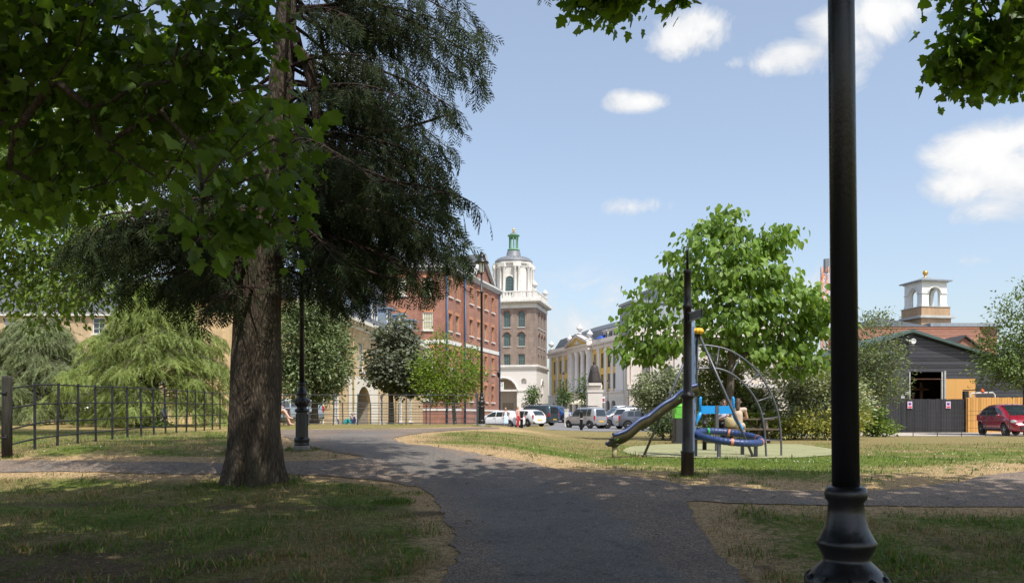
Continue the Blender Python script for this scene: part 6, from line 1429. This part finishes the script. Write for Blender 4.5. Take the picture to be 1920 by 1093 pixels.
def make_car(kind, name, label, loc, rz, paint, prof, belt, W, wheels, wr, rack=False, spare=False, roofw=.74, plate=PLY):
    """prof: (x, z) silhouette from tail to nose; local +x is forward"""
    t = thing(name, label, kind, loc, rz)
    x0, x1 = prof[0][0], prof[-1][0]; px = [p[0] for p in prof]; pz = [p[1] for p in prof]
    xs = sorted(set([round(x, 3) for x in list(np.linspace(x0, x1, 19))+px]))
    bz = lambda x: float(np.interp(x, [b[0] for b in belt], [b[1] for b in belt])); tz = lambda x: float(np.interp(x, px, pz))
    L = x1-x0
    def hw(x):
        e = max(0., min(x-x0, x1-x)/L); return W/2*(.80+.20*min(1, (e/.13))**.6)
    def sec(x):
        w = hw(x); zt = tz(x); b = min(bz(x), zt-.02); zb = .20+.06*(1-min(1, min(x-x0, x1-x)/.35)); g = max(zt-b, 0)
        k = min(1, g/.35); rw = roofw*k+.90*(1-k)
        return [(0, zb), (w*.8, zb), (w*.97, zb+.10), (w, zb+.28), (w*1.0, b*.80), (w*.965, b), (w*(.965+rw)/2+.012*k, b+g*.55), (w*rw, zt-.045*k-.012), (w*rw*.72, zt), (0, zt+.004)]
    S = [sec(x) for x in xs]; n = len(S[0]); V = []; Fc = []
    ring = lambda s: [(a, c) for a, c in s]+[(-a, c) for a, c in reversed(s[1:-1])]
    m = 2*n-2
    for x, s in zip(xs, S): V += [(x, a, c) for a, c in ring(s)]
    for i in range(len(xs)-1): Fc += [(i*m+k, (i+1)*m+k, (i+1)*m+(k+1) % m, i*m+(k+1) % m) for k in range(m)]
    Fc += [tuple(range(m)), tuple((len(xs)-1)*m+k for k in range(m-1, -1, -1))]
    b = MB(); b.add(V, Fc, True); ob = b.build('body', paint, None, fix=True)
    sb = ob.modifiers.new('s', 'SUBSURF'); sb.levels = 1
    c = MB()
    for xw in wheels:
        for s in (-1, 1):
            c.M = Matrix.Translation((xw, s*(W/2-.02), wr)) @ Matrix.Rotation(PI/2, 4, 'X'); c.lathe([(wr+.05, -.24), (wr+.05, .24)], 24, smooth=False)
    cu = c.build('cut', TRIM, None, fix=True)
    bo = ob.modifiers.new('b', 'BOOLEAN'); bo.object = cu; bo.operation = 'DIFFERENCE'; bo.solver = 'EXACT'; bo.material_mode = 'TRANSFER'
    me = eval_obj(ob); bpy.data.objects.remove(ob); bpy.data.objects.remove(cu)
    bd = bpy.data.objects.new('body', me); COL.objects.link(bd); bd.parent = t
    if len(me.polygons) < 50: print('CAR BODY EMPTY', label)
    def side(x, z, s, off=.012):
        """point on the flank at height z"""
        q = sec(x); zs_ = [c for a, c in q[1:9]]; ws = [a for a, c in q[1:9]]
        return Vector((x, s*(float(np.interp(z, zs_, ws))+off), z))
    # side windows: pillars left between panes
    roofpts = [x for x in xs if tz(x)-bz(x) > .22]; xa, xb = min(roofpts), max(roofpts); span = xb-xa
    cuts = [xa+.10*span, xa+.30*span, xa+.62*span, xb-.02*span]
    for s in (-1, 1):
        for k in range(3):
            a, c = cuts[k]+.03, cuts[k+1]-.03; xsq = np.linspace(a, c, 6); b = MB(); vs = []
            for x in xsq:
                lo = bz(x)+.035; hi = max(lo+.02, tz(x)-.13)
                vs += [side(x, lo+(hi-lo)*j/3, s) for j in range(4)]
            b.add(vs, [(i*4+j, (i+1)*4+j, (i+1)*4+j+1, i*4+j+1) for i in range(5) for j in range(3)], True); b.build('side_window', CGL, t)
    # windscreen and rear window follow the sloping silhouette
    def screen(xA, xB, nm, inset=.07):
        vs = []
        for i in range(6):
            x = xA+(xB-xA)*i/5; q = sec(x); w = q[8][0]*1.12
            for j in range(7):
                f = -1+2*j/6; zz = tz(x)+.004-.03*abs(f)**2.5+.014
                vs.append((x+(.012 if nm == 'windscreen' else -.012), f*w, zz))
        b = MB(); b.add(vs, [(i*7+j, (i+1)*7+j, (i+1)*7+j+1, i*7+j+1) for i in range(5) for j in range(6)], True); return b.build(nm, CGL, t)
    wi = [i for i in range(len(prof)-1) if len(prof[i]) > 2 and prof[i][2] == 'w'][0]; screen(prof[wi][0]+.06, prof[wi+1][0]-.06, 'windscreen')
    ri = [i for i in range(len(prof)-1) if len(prof[i]) > 2 and prof[i][2] == 'r'][0]
    (xa_, za_), (xb_, zb_) = prof[ri][:2], prof[ri+1][:2]
    if xb_-xa_ > .3: screen(xa_+.06, xb_-.04, 'rear_window')
    else:
        b = MB(); w = hw(xa_)*.78; vs = []
        for i in range(4):
            f = .12+.72*i/3; vs += [(xa_+(xb_-xa_)*f-.022-.0*i, w*(1-.10*i/3)*j, za_+(zb_-za_)*f) for j in (-1, -.5, 0, .5, 1)]
        b.add(vs, [(i*5+j, i*5+j+1, (i+1)*5+j+1, (i+1)*5+j) for i in range(3) for j in range(4)], True); b.build('rear_window', CGL, t)
    # wheels
    for xw in wheels:
        for s in (-1, 1):
            b = MB(); b.M = Matrix.Translation((xw, s*(W/2-.115), wr)) @ Matrix.Rotation(PI/2*s, 4, 'X'); b.lathe([(wr*.62, -.10), (wr*.93, -.10), (wr, -.06), (wr, .06), (wr*.93, .10), (wr*.64, .10)], 24); w = b.build('wheel', TYRE, t)
            b = MB(); b.M = Matrix.Translation((xw, s*(W/2-.115), wr)) @ Matrix.Rotation(-PI/2*s, 4, 'X'); b.lathe([(wr*.66, .07), (wr*.66, .10), (wr*.58, .085), (wr*.56, .04)], 20)
            for k in range(6): a = 2*PI*k/6; b.box((wr*.33*math.cos(a), wr*.33*math.sin(a), .085), (wr*.56, .055, .03), rz=a)
            b.lathe([(wr*.14, .06), (wr*.13, .11), (.01, .112)], 10); b.build('rim', RIM, w)
    # lights, plates, bumpers, mirrors, door lines
    xn = x1; zh = min(tz(xn-.25)-.08, bz(xn-.3)-.02); wh = hw(xn-.12)
    for s in (-1, 1):
        b = MB(); b.ball((xn-.2, s*(wh-.10), zh), (.20, .13, .085), 12, 7); b.build('headlight', HEADL, t)
        zl = bz(x0)*.86; b = MB(); b.box((x0+.07, s*(hw(x0+.08)-.045), zl+.02), (.13, .11, .30), bev=.03); b.build('tail_light', TAIL, t)
        b = MB(); xm = prof[wi+1][0]-.38*(prof[wi+1][0]-prof[wi][0]); b.ball((xm-.02, s*(W/2+.08), bz(xm)+.09), (.07, .10, .07), 8, 6); b.box((xm, s*(W/2+.0), bz(xm)+.05), (.05, .12, .03)); b.build('mirror', paint, t)
        b = MB()
        for xd in (cuts[1], cuts[2]): b.tube([side(xd, .34, s, .002), side(xd, bz(xd)*.7, s, .002), side(xd, bz(xd), s, .003)], .006, 4)
        for xd in (cuts[1]+.12, cuts[2]+.12): b.box(side(xd, bz(xd)-.10, s, .012), (.16, .025, .025))
        b.tube([side(x, .33, s, -.004) for x in np.linspace(wheels[0]+wr+.1, wheels[1]-wr-.1, 6)], .035, 4); b.build('door_trim', TRIM, t)
    b = MB(); b.box((xn-.04, 0, .40), (.10, W*.52, .14), bev=.03); b.box((xn-.085, 0, zh-.03), (.10, W*.36, .10), bev=.02); b.build('grille', TRIM, t)
    b = MB(); b.box((x0+.05, 0, .34), (.12, W*.80, .12), bev=.03); b.build('rear_bumper', TRIM, t)
    b = MB(); b.box((x0-.018, 0, .56), (.02, .52, .11)); b.build('number_plate', plate, t)
    b = MB(); b.box((xn+.018, 0, .40), (.02, .50, .10)); b.build('number_plate', PLW, t)
    if rack:
        b = MB(); mid = (xa+xb)/2; zr = tz(mid)
        for s in (-1, 1): b.tube([(xa+.25*span, s*W*.33, zr+.02), (xa+.28*span, s*W*.33, zr+.07), (xa+.72*span, s*W*.33, zr+.07), (xa+.75*span, s*W*.33, zr+.02)], .018, 5)
        for x in (xa+.36*span, xa+.62*span): b.tube([(x, -W*.36, zr+.11), (x, W*.36, zr+.11)], .02, 5); b.box((x, W*.33, zr+.09), (.05, .06, .06)); b.box((x, -W*.33, zr+.09), (.05, .06, .06))
        b.build('roof_rack', TRIM, t)
    return t
MPV = ([(-1.72,.55),(-1.74,.92,'r'),(-1.58,1.56),(-1.3,1.64),(.2,1.64),(.42,1.60,'w'),(1.08,1.02),(1.55,.88),(1.74,.62)], [(-1.8,.95),(1.1,.90),(1.8,.8)], 1.60, (-1.2,1.16), .29)
HATCH = ([(-1.98,.55),(-2.0,.92,'r'),(-1.55,1.36),(-1.0,1.46),(.1,1.47),(.35,1.43,'w'),(1.15,.98),(1.75,.80),(2.0,.55)], [(-2.0,.98),(1.2,.88),(2.0,.75)], 1.72, (-1.28,1.28), .31)
SUV = ([(-2.1,.6),(-2.12,1.05,'r'),(-1.8,1.58),(-1.45,1.68),(.2,1.70),(.45,1.66,'w'),(1.2,1.12),(1.95,.98),(2.18,.65)], [(-2.1,1.08),(1.2,1.02),(2.2,.85)], 1.84, (-1.32,1.36), .36)
BIG = ([(-2.35,.6),(-2.38,1.1,'r'),(-2.25,1.82),(-2.0,1.90),(.3,1.90),(.55,1.84,'w'),(1.15,1.18),(2.2,1.06),(2.42,.7)], [(-2.3,1.15),(1.2,1.10),(2.4,.9)], 1.92, (-1.42,1.46), .39)
RED = ([(-2.02,.55),(-2.05,.95,'r'),(-1.62,1.34),(-1.0,1.53),(.0,1.55),(.3,1.50,'w'),(1.42,.98),(1.85,.80),(2.12,.52)], [(-2.0,1.00),(1.3,.88),(2.1,.72)], 1.78, (-1.27,1.33), .32)
def car(name, label, px, D, rz, paint, spec, dz=0, **k):
    p = G(px, D); p.z += .015+dz; return make_car('car', name, label, p, R(rz), paint, *spec, **k)
car('estate_car', 'silver tall estate car with roof bars seen from behind in the car park', 1098, 63, 129, SILVER, MPV, rack=True)
car('hatchback_car', 'white hatchback parked behind the standing woman in the pale blue dress', 938, 66, 152, WHITEP, HATCH)
car('hatchback_car', 'white hatchback parked between the black bollard and the dark green four-by-four', 985, 69.5, 128, WHITEP, HATCH)
car('four_by_four', 'large dark green boxy four-by-four with red tail light in the car park', 1001, 75, 143, DGREEN, BIG, rack=True)
car('blue_car', 'blue four-by-four facing the camera side beside the stone pillar', 1046, 86, -38, BLUEP, SUV)
car('grey_car', 'grey four-by-four with large alloy wheels right of the silver estate car', 1160, 66, 196, GREYP, SUV)
car('white_car', 'white four-by-four whose red tail light shows just above the slide', 1198, 63, 33, WHITEP, SUV, rack=True)
car('dark_grey_car', 'dark grey saloon parked nearest the shrubs, nose towards them', 1212, 59, -14, DGREY, HATCH)
car('white_van', 'white tall car parked behind the grey four-by-four', 1163, 84, 200, WHITEP, BIG, dz=-.1)
car('red_car', 'dark red family hatchback parked in front of the orange timber fence', 1895, 39.2, -99, REDP, RED)
car('white_car', 'pale silver car parked on the street, seen through the fence under the weeping cedar', 186, 63.5, 215, SILVER, MPV)
car('blue_grey_car', 'blue-grey car parked on the street, leftmost behind the fence', 55, 64, 190, carpaint('paint_bluegrey', (.12, .19, .30), .3), HATCH)
car('white_car', 'white car parked on the street between the blue-grey and the dark grey one', 112, 66, 175, WHITEP, HATCH)
car('grey_car', 'dark grey car parked on the street under the drooping cedar tips', 335, 65, 182, DGREY, HATCH)
car('pale_blue_car', 'pale blue-grey car glimpsed behind the lamp post, between trunk and evergreen', 541, 47, 200, carpaint('paint_paleblue', (.3, .36, .42), .3), HATCH)
# ================================================================== people
def remeshed(name, caps, m, parent, vox=.016, smooth=4):
    """capsules and balls fused into one continuous skin"""
    b = MB()
    for c in caps:
        if len(c) == 2: b.ball(c[0], c[1], 12, 8)
        else:
            a, d, ra, rb = c; a = Vector(a); d = Vector(d); b.ball(a, ra, 10, 7); b.ball(d, rb, 10, 7); b.tube([a, d], [ra, rb], 10)
    o = b.build(name, m, None); r = o.modifiers.new('r', 'REMESH'); r.mode = 'VOXEL'; r.voxel_size = vox; r.use_smooth_shade = True
    s = o.modifiers.new('s', 'SMOOTH'); s.factor = .5; s.iterations = smooth
    me = eval_obj(o); bpy.data.objects.remove(o); me.name = name; q = bpy.data.objects.new(name, me); COL.objects.link(q); q.parent = parent
    return q
def person(label, loc, rz, J, top, legs, hair, shoe=None, skin=(.52, .33, .25), sleeves=0, dress=None, glasses=False, longhair=False, shorts=False, slim=1., vox=.016, bag=None):
    """J: joints in local coordinates, facing -y. All lengths in metres."""
    t = thing('person', label, 'person', loc, rz); V_ = Vector
    g = lambda k: V_(J[k]); hd = g('head'); nk = g('neck'); ch = g('chest'); pv = g('pelvis'); k_ = slim
    fwd = V_(J.get('face', (0, -1, 0))).normalized(); sd = fwd.cross(UPV).normalized()
    C = [(hd, V_((.075, .092, .112))), (hd-UPV*.06+fwd*.025, V_((.055, .06, .06))), (nk, hd-UPV*.05, .058, .055), (ch, nk, .10, .06), (pv, ch, .125*k_, .135*k_), (pv, V_((.16*k_, .12*k_, .12)))]
    C += [(hd+fwd*.095-UPV*.012, V_((.014, .022, .022)) if abs(fwd.y) > .7 else V_((.022, .014, .022))), (hd+sd*.078, .022), (hd-sd*.078, .022), (hd+fwd*.082-UPV*.058, .022)]
    for s in ('l', 'r'):
        sh, el, wr, hp, kn, an = (g(x+s) for x in ('sh_', 'el_', 'wr_', 'hp_', 'kn_', 'an_'))
        C += [(ch+(nk-ch)*.55, sh, .08, .062*k_), (sh, el, .052*k_, .042*k_), (el, wr, .041*k_, .028*k_), (pv, hp, .11*k_, .10*k_), (hp, kn, .085*k_, .058*k_), (kn, an, .056*k_, .038*k_)]
        toe = V_(J.get('toe', (0, -1, 0))).normalized(); C += [(an-UPV*.03, an+toe*.16-UPV*.055, .04, .03)]
        d = (wr-el).normalized(); a = d.cross(UPV); a = a.normalized() if a.length > .1 else V_((1, 0, 0)); p = wr+d*.05; C += [(wr, p, .027, .030), (p-a*.02, p+a*.02, .024, .024)]
        for q, L in ((-.03, .062), (-.01, .075), (.01, .072), (.03, .055)): f = p+a*q+d*.03; m_ = f+d*L*.5; C += [(f, m_, .011, .010), (m_, m_+d*L*.45-UPV*.012, .010, .008)]
        C += [(p+a*.03, p+a*.055+d*.04, .013, .010)]
    remeshed('body', C, mat('skin_%d' % int(skin[0]*100), skin, .55, .06, 8.), t, vox)
    # clothes
    if top:
        T = [(pv+UPV*.02, ch, .142*k_, .152*k_), (ch, nk-UPV*.04, .125, .07)]
        for s in ('l', 'r'):
            sh, el, wr = g('sh_'+s), g('el_'+s), g('wr_'+s); T += [(ch+(nk-ch)*.5, sh, .095, .075*k_)]
            if sleeves > 0: T += [(sh, sh.lerp(el, min(1, sleeves*1.0)), .07*k_, .06*k_)]
            if sleeves > 1: T += [(el, el.lerp(wr, sleeves-1), .058*k_, .045*k_)]
        remeshed('top', T, top, t, vox)
    if legs:
        T = [(pv, V_((.172*k_, .135*k_, .13)))]
        for s in ('l', 'r'):
            hp, kn, an = g('hp_'+s), g('kn_'+s), g('an_'+s); T += [(pv, hp, .125*k_, .115*k_), (hp, hp.lerp(kn, .6 if shorts else 1), .10*k_, .075*k_)]
            if not shorts: T += [(kn, an+UPV*.04, .072*k_, .056*k_)]
        remeshed('trousers', T, legs, t, vox)
    if dress:
        T = [(pv, ch, .145*k_, .145*k_), (ch, nk-UPV*.09, .12, .07)]; kn = (g('kn_l')+g('kn_r'))/2
        for q in (-1, 0, 1): T += [(pv+sd*.04*q, kn+sd*.11*q-UPV*.02, .15, .12)]
        remeshed('dress', T, dress, t, vox)
    H = [(hd+UPV*.035-fwd*.018, V_((.085, .10, .095))), (hd-fwd*.05-UPV*.01, V_((.078, .07, .09)))]
    if longhair: H += [(hd-fwd*.06, nk-fwd*.075-UPV*.06, .075, .06)]
    remeshed('hair', H, hair, t, vox)
    if shoe:
        toe = V_(J.get('toe', (0, -1, 0))).normalized(); T = []
        for s in ('l', 'r'): an = g('an_'+s); T += [(an-UPV*.045-toe*.03, an+toe*.17-UPV*.055, .048, .038)]
        remeshed('shoes', T, shoe, t, vox)
    if glasses:
        b = MB()
        for s in (-1, 1): b.ball(hd+fwd*.088+sd*.034*s+UPV*.012, (.03, .02, .022), 8, 6)
        b.tube([hd+fwd*.095+sd*.06+UPV*.018, hd+fwd*.095-sd*.06+UPV*.018], .006, 5)
        for s in (-1, 1): b.tube([hd+fwd*.09+sd*.062*s+UPV*.018, hd+sd*.082*s+UPV*.02], .005, 4)
        b.build('sunglasses', mat('sunglasses_black', (.01, .01, .012), .15), t)
    else:
        b = MB()
        for s in (-1, 1): b.ball(hd+fwd*.086+sd*.032*s+UPV*.012, .012, 8, 6)
        b.build('eyes', mat('eye_dark', (.05, .035, .03), .3), t)
    b = MB(); b.tube([hd+fwd*.098+sd*.024-UPV*.055, hd+fwd*.102-UPV*.057, hd+fwd*.098-sd*.024-UPV*.055], .007, 5); b.build('mouth', mat('lip', (.35, .13, .11), .5), t)
    return t
def stand(h=1.65, arm=.12, lean=0, **k):
    s = h/1.7
    J = dict(head=(0, 0, 1.585), neck=(0, .01, 1.44), chest=(0, .01, 1.24), pelvis=(0, 0, .93), sh_l=(.18, .01, 1.37), sh_r=(-.18, .01, 1.37), el_l=(.22+arm*.4, .03, 1.09), el_r=(-.22-arm*.4, .03, 1.09), wr_l=(.22+arm, -.06, .86), wr_r=(-.22-arm, -.06, .86),
             hp_l=(.09, 0, .9), hp_r=(-.09, 0, .9), kn_l=(.10, -.02, .49), kn_r=(-.10, -.02, .49), an_l=(.11, .02, .09), an_r=(-.11, .02, .09))
    J = {a: tuple(x*s for x in v) for a, v in J.items()}; J.update(k); return J
def sit(seat=.46, back=0., **k):
    J = dict(head=(0, -.02+back, seat+.78), neck=(0, .02+back, seat+.63), chest=(0, .03+back*.8, seat+.43), pevis=None, pelvis=(0, .02, seat+.10), sh_l=(.19, .02+back, seat+.56), sh_r=(-.19, .02+back, seat+.56), el_l=(.25, -.08, seat+.31), el_r=(-.25, -.08, seat+.31), wr_l=(.12, -.30, seat+.27), wr_r=(-.12, -.30, seat+.27),
             hp_l=(.10, -.02, seat+.08), hp_r=(-.10, -.02, seat+.08), kn_l=(.12, -.44, seat+.07), kn_r=(-.12, -.44, seat+.07), an_l=(.12, -.42, .09), an_r=(-.12, -.42, .09))
    J.pop('pevis'); J.update(k); return J
HB = mat('hair_brown', (.06, .035, .02), .6, .3, 20.); HBL = mat('hair_fair', (.32, .19, .09), .6, .3, 20.); HG = mat('hair_grey', (.3, .28, .26), .6, .3, 20.)
SH = mat('shoe_dark', (.03, .025, .025), .6)
person('woman in a pale blue sleeveless dress standing beside the white hatchback', G(948, 63), R(20), stand(1.66, .08), None, None, HBL, SH, sleeves=0, dress=mat('dress_pale_blue', (.55, .66, .78), .8, .06, 6.), longhair=True, slim=.88, vox=.022)
P2 = person('person in a patterned white and red outfit standing by the bollard', G(971, 64), R(60), stand(1.7, .1), mat('top_pink_pattern', (.62, .33, .27), .8, .5, 14.), mat('skirt_red', (.50, .03, .03), .8, .25, 8.), HBL, SH, sleeves=.8, slim=.9, longhair=True, vox=.022)
b = MB(); b.M = Matrix.Translation((.36, -.02, .72)); b.ball((0, 0, 0), (.10, .17, .15), 12, 8); b.tube([(0, -.12, .1), (-.05, -.05, .42), (-.05, .05, .42), (0, .12, .1)], .015, 6)
hb = b.build('handbag', mat('bag_red', (.55, .02, .06), .5), None); hb.location = P2.location; hb.rotation_euler = P2.rotation_euler; tag(hb, 'bright red shoulder bag carried by the person in the patterned outfit', 'bag')
seatp = Vector((PT.x-.52, PT.y-.73, PT.z))                   # near seat of the picnic table
def off(px, dy, sx=0): return Vector(((px-CX)/F*(PT.y+dy), PT.y+dy, PT.z))
person('man in sunglasses and a pale blue shirt sitting at the picnic table', off(1357, .74), 0, sit(.455, .0, wr_l=(.10, -.28, .82), wr_r=(-.04, -.30, .80), el_l=(.27, -.12, .72), el_r=(-.26, -.12, .72), kn_l=(.12, -.42, .50), kn_r=(-.12, -.42, .50)), mat('shirt_check', (.50, .55, .66), .8, .35, 12.), mat('jeans_dark', (.03, .035, .06), .8, .2, 10.), HB, SH, skin=(.45, .26, .19), sleeves=.9, glasses=True, vox=.014)
person('bare-armed woman with dark hair sitting side-on at the picnic table', off(1384, -.74), R(160), sit(.455, .02, wr_l=(.10, -.25, .78), wr_r=(-.1, -.26, .76)), mat('top_beige', (.52, .40, .32), .8, .1, 10.), mat('skirt_beige', (.46, .38, .27), .85, .15, 10.), HB, SH, skin=(.56, .34, .25), sleeves=0, longhair=True, slim=.95, vox=.014)
b = MB(); p = off(1376, -.98); b.M = Matrix.Translation((0, 0, .64))
b.lathe([(.13, -.16), (.18, -.1), (.19, .05), (.165, .14), (.15, .15)], 16); b.tube([(.15, 0, .15), (.1, 0, .34), (-.1, 0, .34), (-.15, 0, .15)], .012, 6)
o = b.build('straw_bag', mat('straw', (.48, .38, .22), .9, .25, 40., .6, 60.), None); o.location = Vector((p.x, PT.y-.70, PT.z)); tag(o, 'round straw bag on the picnic seat beside the dark-haired woman', 'bag')
def chair(loc, rz, label):
    t = thing('folding_chair', label, 'chair', loc, rz); m = mat('chair_blue', (.02, .035, .14), .7)
    b = MB(); b.box((0, 0, .42), (.5, .48, .03)); b.build('seat', m, t)
    b = MB(); b.ext([(-.26, .22, .42), (.26, .22, .42), (.26, .32, .92), (-.26, .32, .92)], (0, 0, 0), (0, .025, 0)); b.build('backrest', m, t)
    for s in (-1, 1):
        b = MB(); b.tube([(.25*s, -.22, 0), (.25*s, .22, .44), (.25*s, .33, .93)], .012, 5); b.tube([(.25*s, .26, 0), (.25*s, -.22, .44)], .012, 5); b.build('leg', GM, t)
a = G(661, 47); person('seated person in a navy jacket on a folding chair before the terrace arch', a, R(-70), sit(.44, .04), mat('jacket_navy', (.015, .025, .13), .8, .2, 8.), mat('trousers_blue', (.03, .05, .14), .8), HG, SH, skin=(.62, .40, .31), sleeves=1.9, vox=.02)
chair(a, R(-70), 'dark blue folding chair under the person in the navy jacket')
a = G(644, 46.4); person('person in a teal top bending forward on a low seat before the terrace', a, R(95), sit(.42, .0, chest=(0, -.20, .80), neck=(0, -.36, .92), head=(0, -.46, 1.0), sh_l=(.19, -.32, .88), sh_r=(-.19, -.32, .88), el_l=(.22, -.44, .62), el_r=(-.22, -.44, .62), wr_l=(.1, -.52, .42), wr_r=(-.1, -.52, .42)), mat('top_teal', (.01, .30, .30), .8), mat('trousers_black', (.02, .02, .025), .8), HG, SH, sleeves=1.2, vox=.02)
chair(a, R(95), 'dark blue folding chair under the person in the teal top')
person('person on the park bench behind the big trunk, only a bare lower leg showing', bq+Vector((-.02, .0, 0)), R(78), sit(.46, .06, an_l=(.12, -.62, .12), an_r=(-.05, -.66, .35), kn_r=(-.02, -.46, .60)), mat('top_pink', (.5, .25, .22), .8), mat('shorts_beige', (.4, .3, .24), .8), HG, None, skin=(.60, .36, .28), sleeves=.8, shorts=True, vox=.018)
# ================================================================== sky, sun, camera
w = bpy.data.worlds.new('World'); SC.world = w; w.use_nodes = True; t = w.node_tree; bg = t.nodes['Background']
SUN_AZ, SUN_EL = R(149), R(58)                             # clockwise from +Y: behind the camera, a little to the right
sky = nd(t, 'ShaderNodeTexSky', sky_type='NISHITA'); sky.sun_disc = False; sky.sun_elevation = SUN_EL; sky.sun_rotation = SUN_AZ; sky.altitude = 50; sky.air_density = 1.0; sky.dust_density = 2.4; sky.ozone_density = 1.2
tc = nd(t, 'ShaderNodeTexCoord'); nrm = nd(t, 'ShaderNodeVectorMath', operation='NORMALIZE'); t.links.new(tc.outputs['Generated'], nrm.inputs[0]); DIR = nrm.outputs[0]
def vm(op, a, b): 
    n = nd(t, 'ShaderNodeVectorMath', operation=op)
    for s, v in ((n.inputs[0], a), (n.inputs[1], b)):
        if hasattr(v, 'links'): t.links.new(v, s)
        else: s.default_value = v
    return n
def ma(op, a, b=0., c=None, clamp=False):
    n = nd(t, 'ShaderNodeMath', operation=op, use_clamp=clamp)
    for s, v in zip(n.inputs, (a, b, c)):
        if v is None: continue
        if hasattr(v, 'links'): t.links.new(v, s)
        else: s.default_value = v
    return n.outputs[0]
def no(s, d, r=.6, dist=0.):
    n = nd(t, 'ShaderNodeTexNoise', i_Scale=s, i_Detail=d, i_Roughness=r, i_Distortion=dist); t.links.new(DIR, n.inputs['Vector']); return n.outputs[0]
n1 = no(13., 12., .68, .6); n2 = no(5., 5.)
clouds = [(1296,64,72,42,1.2),(1262,80,48,26,.9),(1330,48,40,30,1.1),(1650,25,74,48,1.2),(1690,20,36,28,1.),(1590,95,60,56,1.),(1570,55,76,48,1.05),(1490,100,76,32,1.05),(1440,115,36,24,.9),(1600,150,46,40,.75),(1200,191,58,19,1.2),(1168,184,26,15,.9),(1235,195,30,10,.6),(1850,285,96,60,1.4),(1900,325,100,76,1.4),(1810,350,70,40,1.25),(1770,350,40,24,.9),(1930,260,60,44,1.),(1860,390,80,24,.6),(640,140,60,36,.8),(1805,490,36,14,.45),(1180,388,50,12,.35),(1520,560,60,50,.4),(1370,120,34,12,.45),(1240,620,260,70,.25),(1090,610,100,50,.35),(300,420,150,120,.5),(120,250,120,90,.5)]
dens = None
for px, py, rx, ry, amt in clouds:
    c = (P(px, py, 1.)-Vector((0, 0, EYE))).normalized(); sd_ = c.cross(UPV).normalized(); up_ = sd_.cross(c)
    k = c.y                                                  # angular size of a pixel at this bearing
    d = vm('SUBTRACT', DIR, tuple(c)).outputs[0]
    x = ma('DIVIDE', vm('DOT_PRODUCT', d, tuple(sd_)).outputs['Value'], rx/F*k); y = ma('DIVIDE', vm('DOT_PRODUCT', d, tuple(up_)).outputs['Value'], ry/F*k)
    r2 = ma('ADD', ma('MULTIPLY', x, x), ma('MULTIPLY', y, y)); v = ma('MULTIPLY', ma('SUBTRACT', 1.15, ma('SQRT', r2)), amt)
    dens = v if dens is None else ma('SMOOTH_MAX', dens, v, .25)
raw = ma('ADD', dens, ma('MULTIPLY', ma('SUBTRACT', n1, .5), 3.0))
raw = ma('MULTIPLY', raw, ma('MULTIPLY', ma('ADD', dens, .25), 4., clamp=True))
mask = ramp(t, raw, [(.0, 0.), (.3, .42), (.8, 1.)])
n3 = no(10., 8., .6)
ccol = mixc(t, ramp(t, ma('ADD', ma('MULTIPLY', raw, .35), n3), [(.55, 0.), (.95, 1.)]), (3.75, 3.9, 4.15), (4.85, 4.85, 4.85))
for s_ in ccol.node.inputs: pass
veil = mixc(t, .2, sky.outputs[0], (4.4, 4.65, 4.75))          # thin high haze
nmx = mixc(t, mask, veil, ccol)
t.links.new(nmx, bg.inputs[0]); bg.inputs[1].default_value = .118
sl_ = bpy.data.lights.new('sun', 'SUN'); sl_.energy = 2.95; sl_.angle = R(.53); sl_.color = (1, .955, .88)
so = bpy.data.objects.new('sun', sl_); COL.objects.link(so); so['kind'] = 'helper'
sdir = Vector((math.sin(SUN_AZ)*math.cos(SUN_EL), math.cos(SUN_AZ)*math.cos(SUN_EL), math.sin(SUN_EL)))
so.rotation_euler = sdir.to_track_quat('Z', 'Y').to_euler(); so.location = (20, -40, 60)
cam = bpy.data.cameras.new('camera'); co = bpy.data.objects.new('camera', cam); COL.objects.link(co); SC.camera = co
co.location = (0, 0, EYE); co.rotation_euler = (R(90), 0, 0); cam.sensor_width = 36; cam.lens = 36*F/1920; cam.shift_y = (HY-546.5)/1920
cam.clip_start = .05; cam.clip_end = 4000
cam.dof.use_dof = True; cam.dof.focus_distance = 34; cam.dof.aperture_fstop = 9
SC.view_settings.view_transform = 'Standard'; SC.view_settings.look = 'None'; SC.view_settings.exposure = .80; SC.view_settings.gamma = 1
SC.cycles.max_bounces = 8; SC.cycles.transparent_max_bounces = 8; SC.cycles.caustics_reflective = False; SC.cycles.caustics_refractive = False
SC.cycles.use_denoising = True
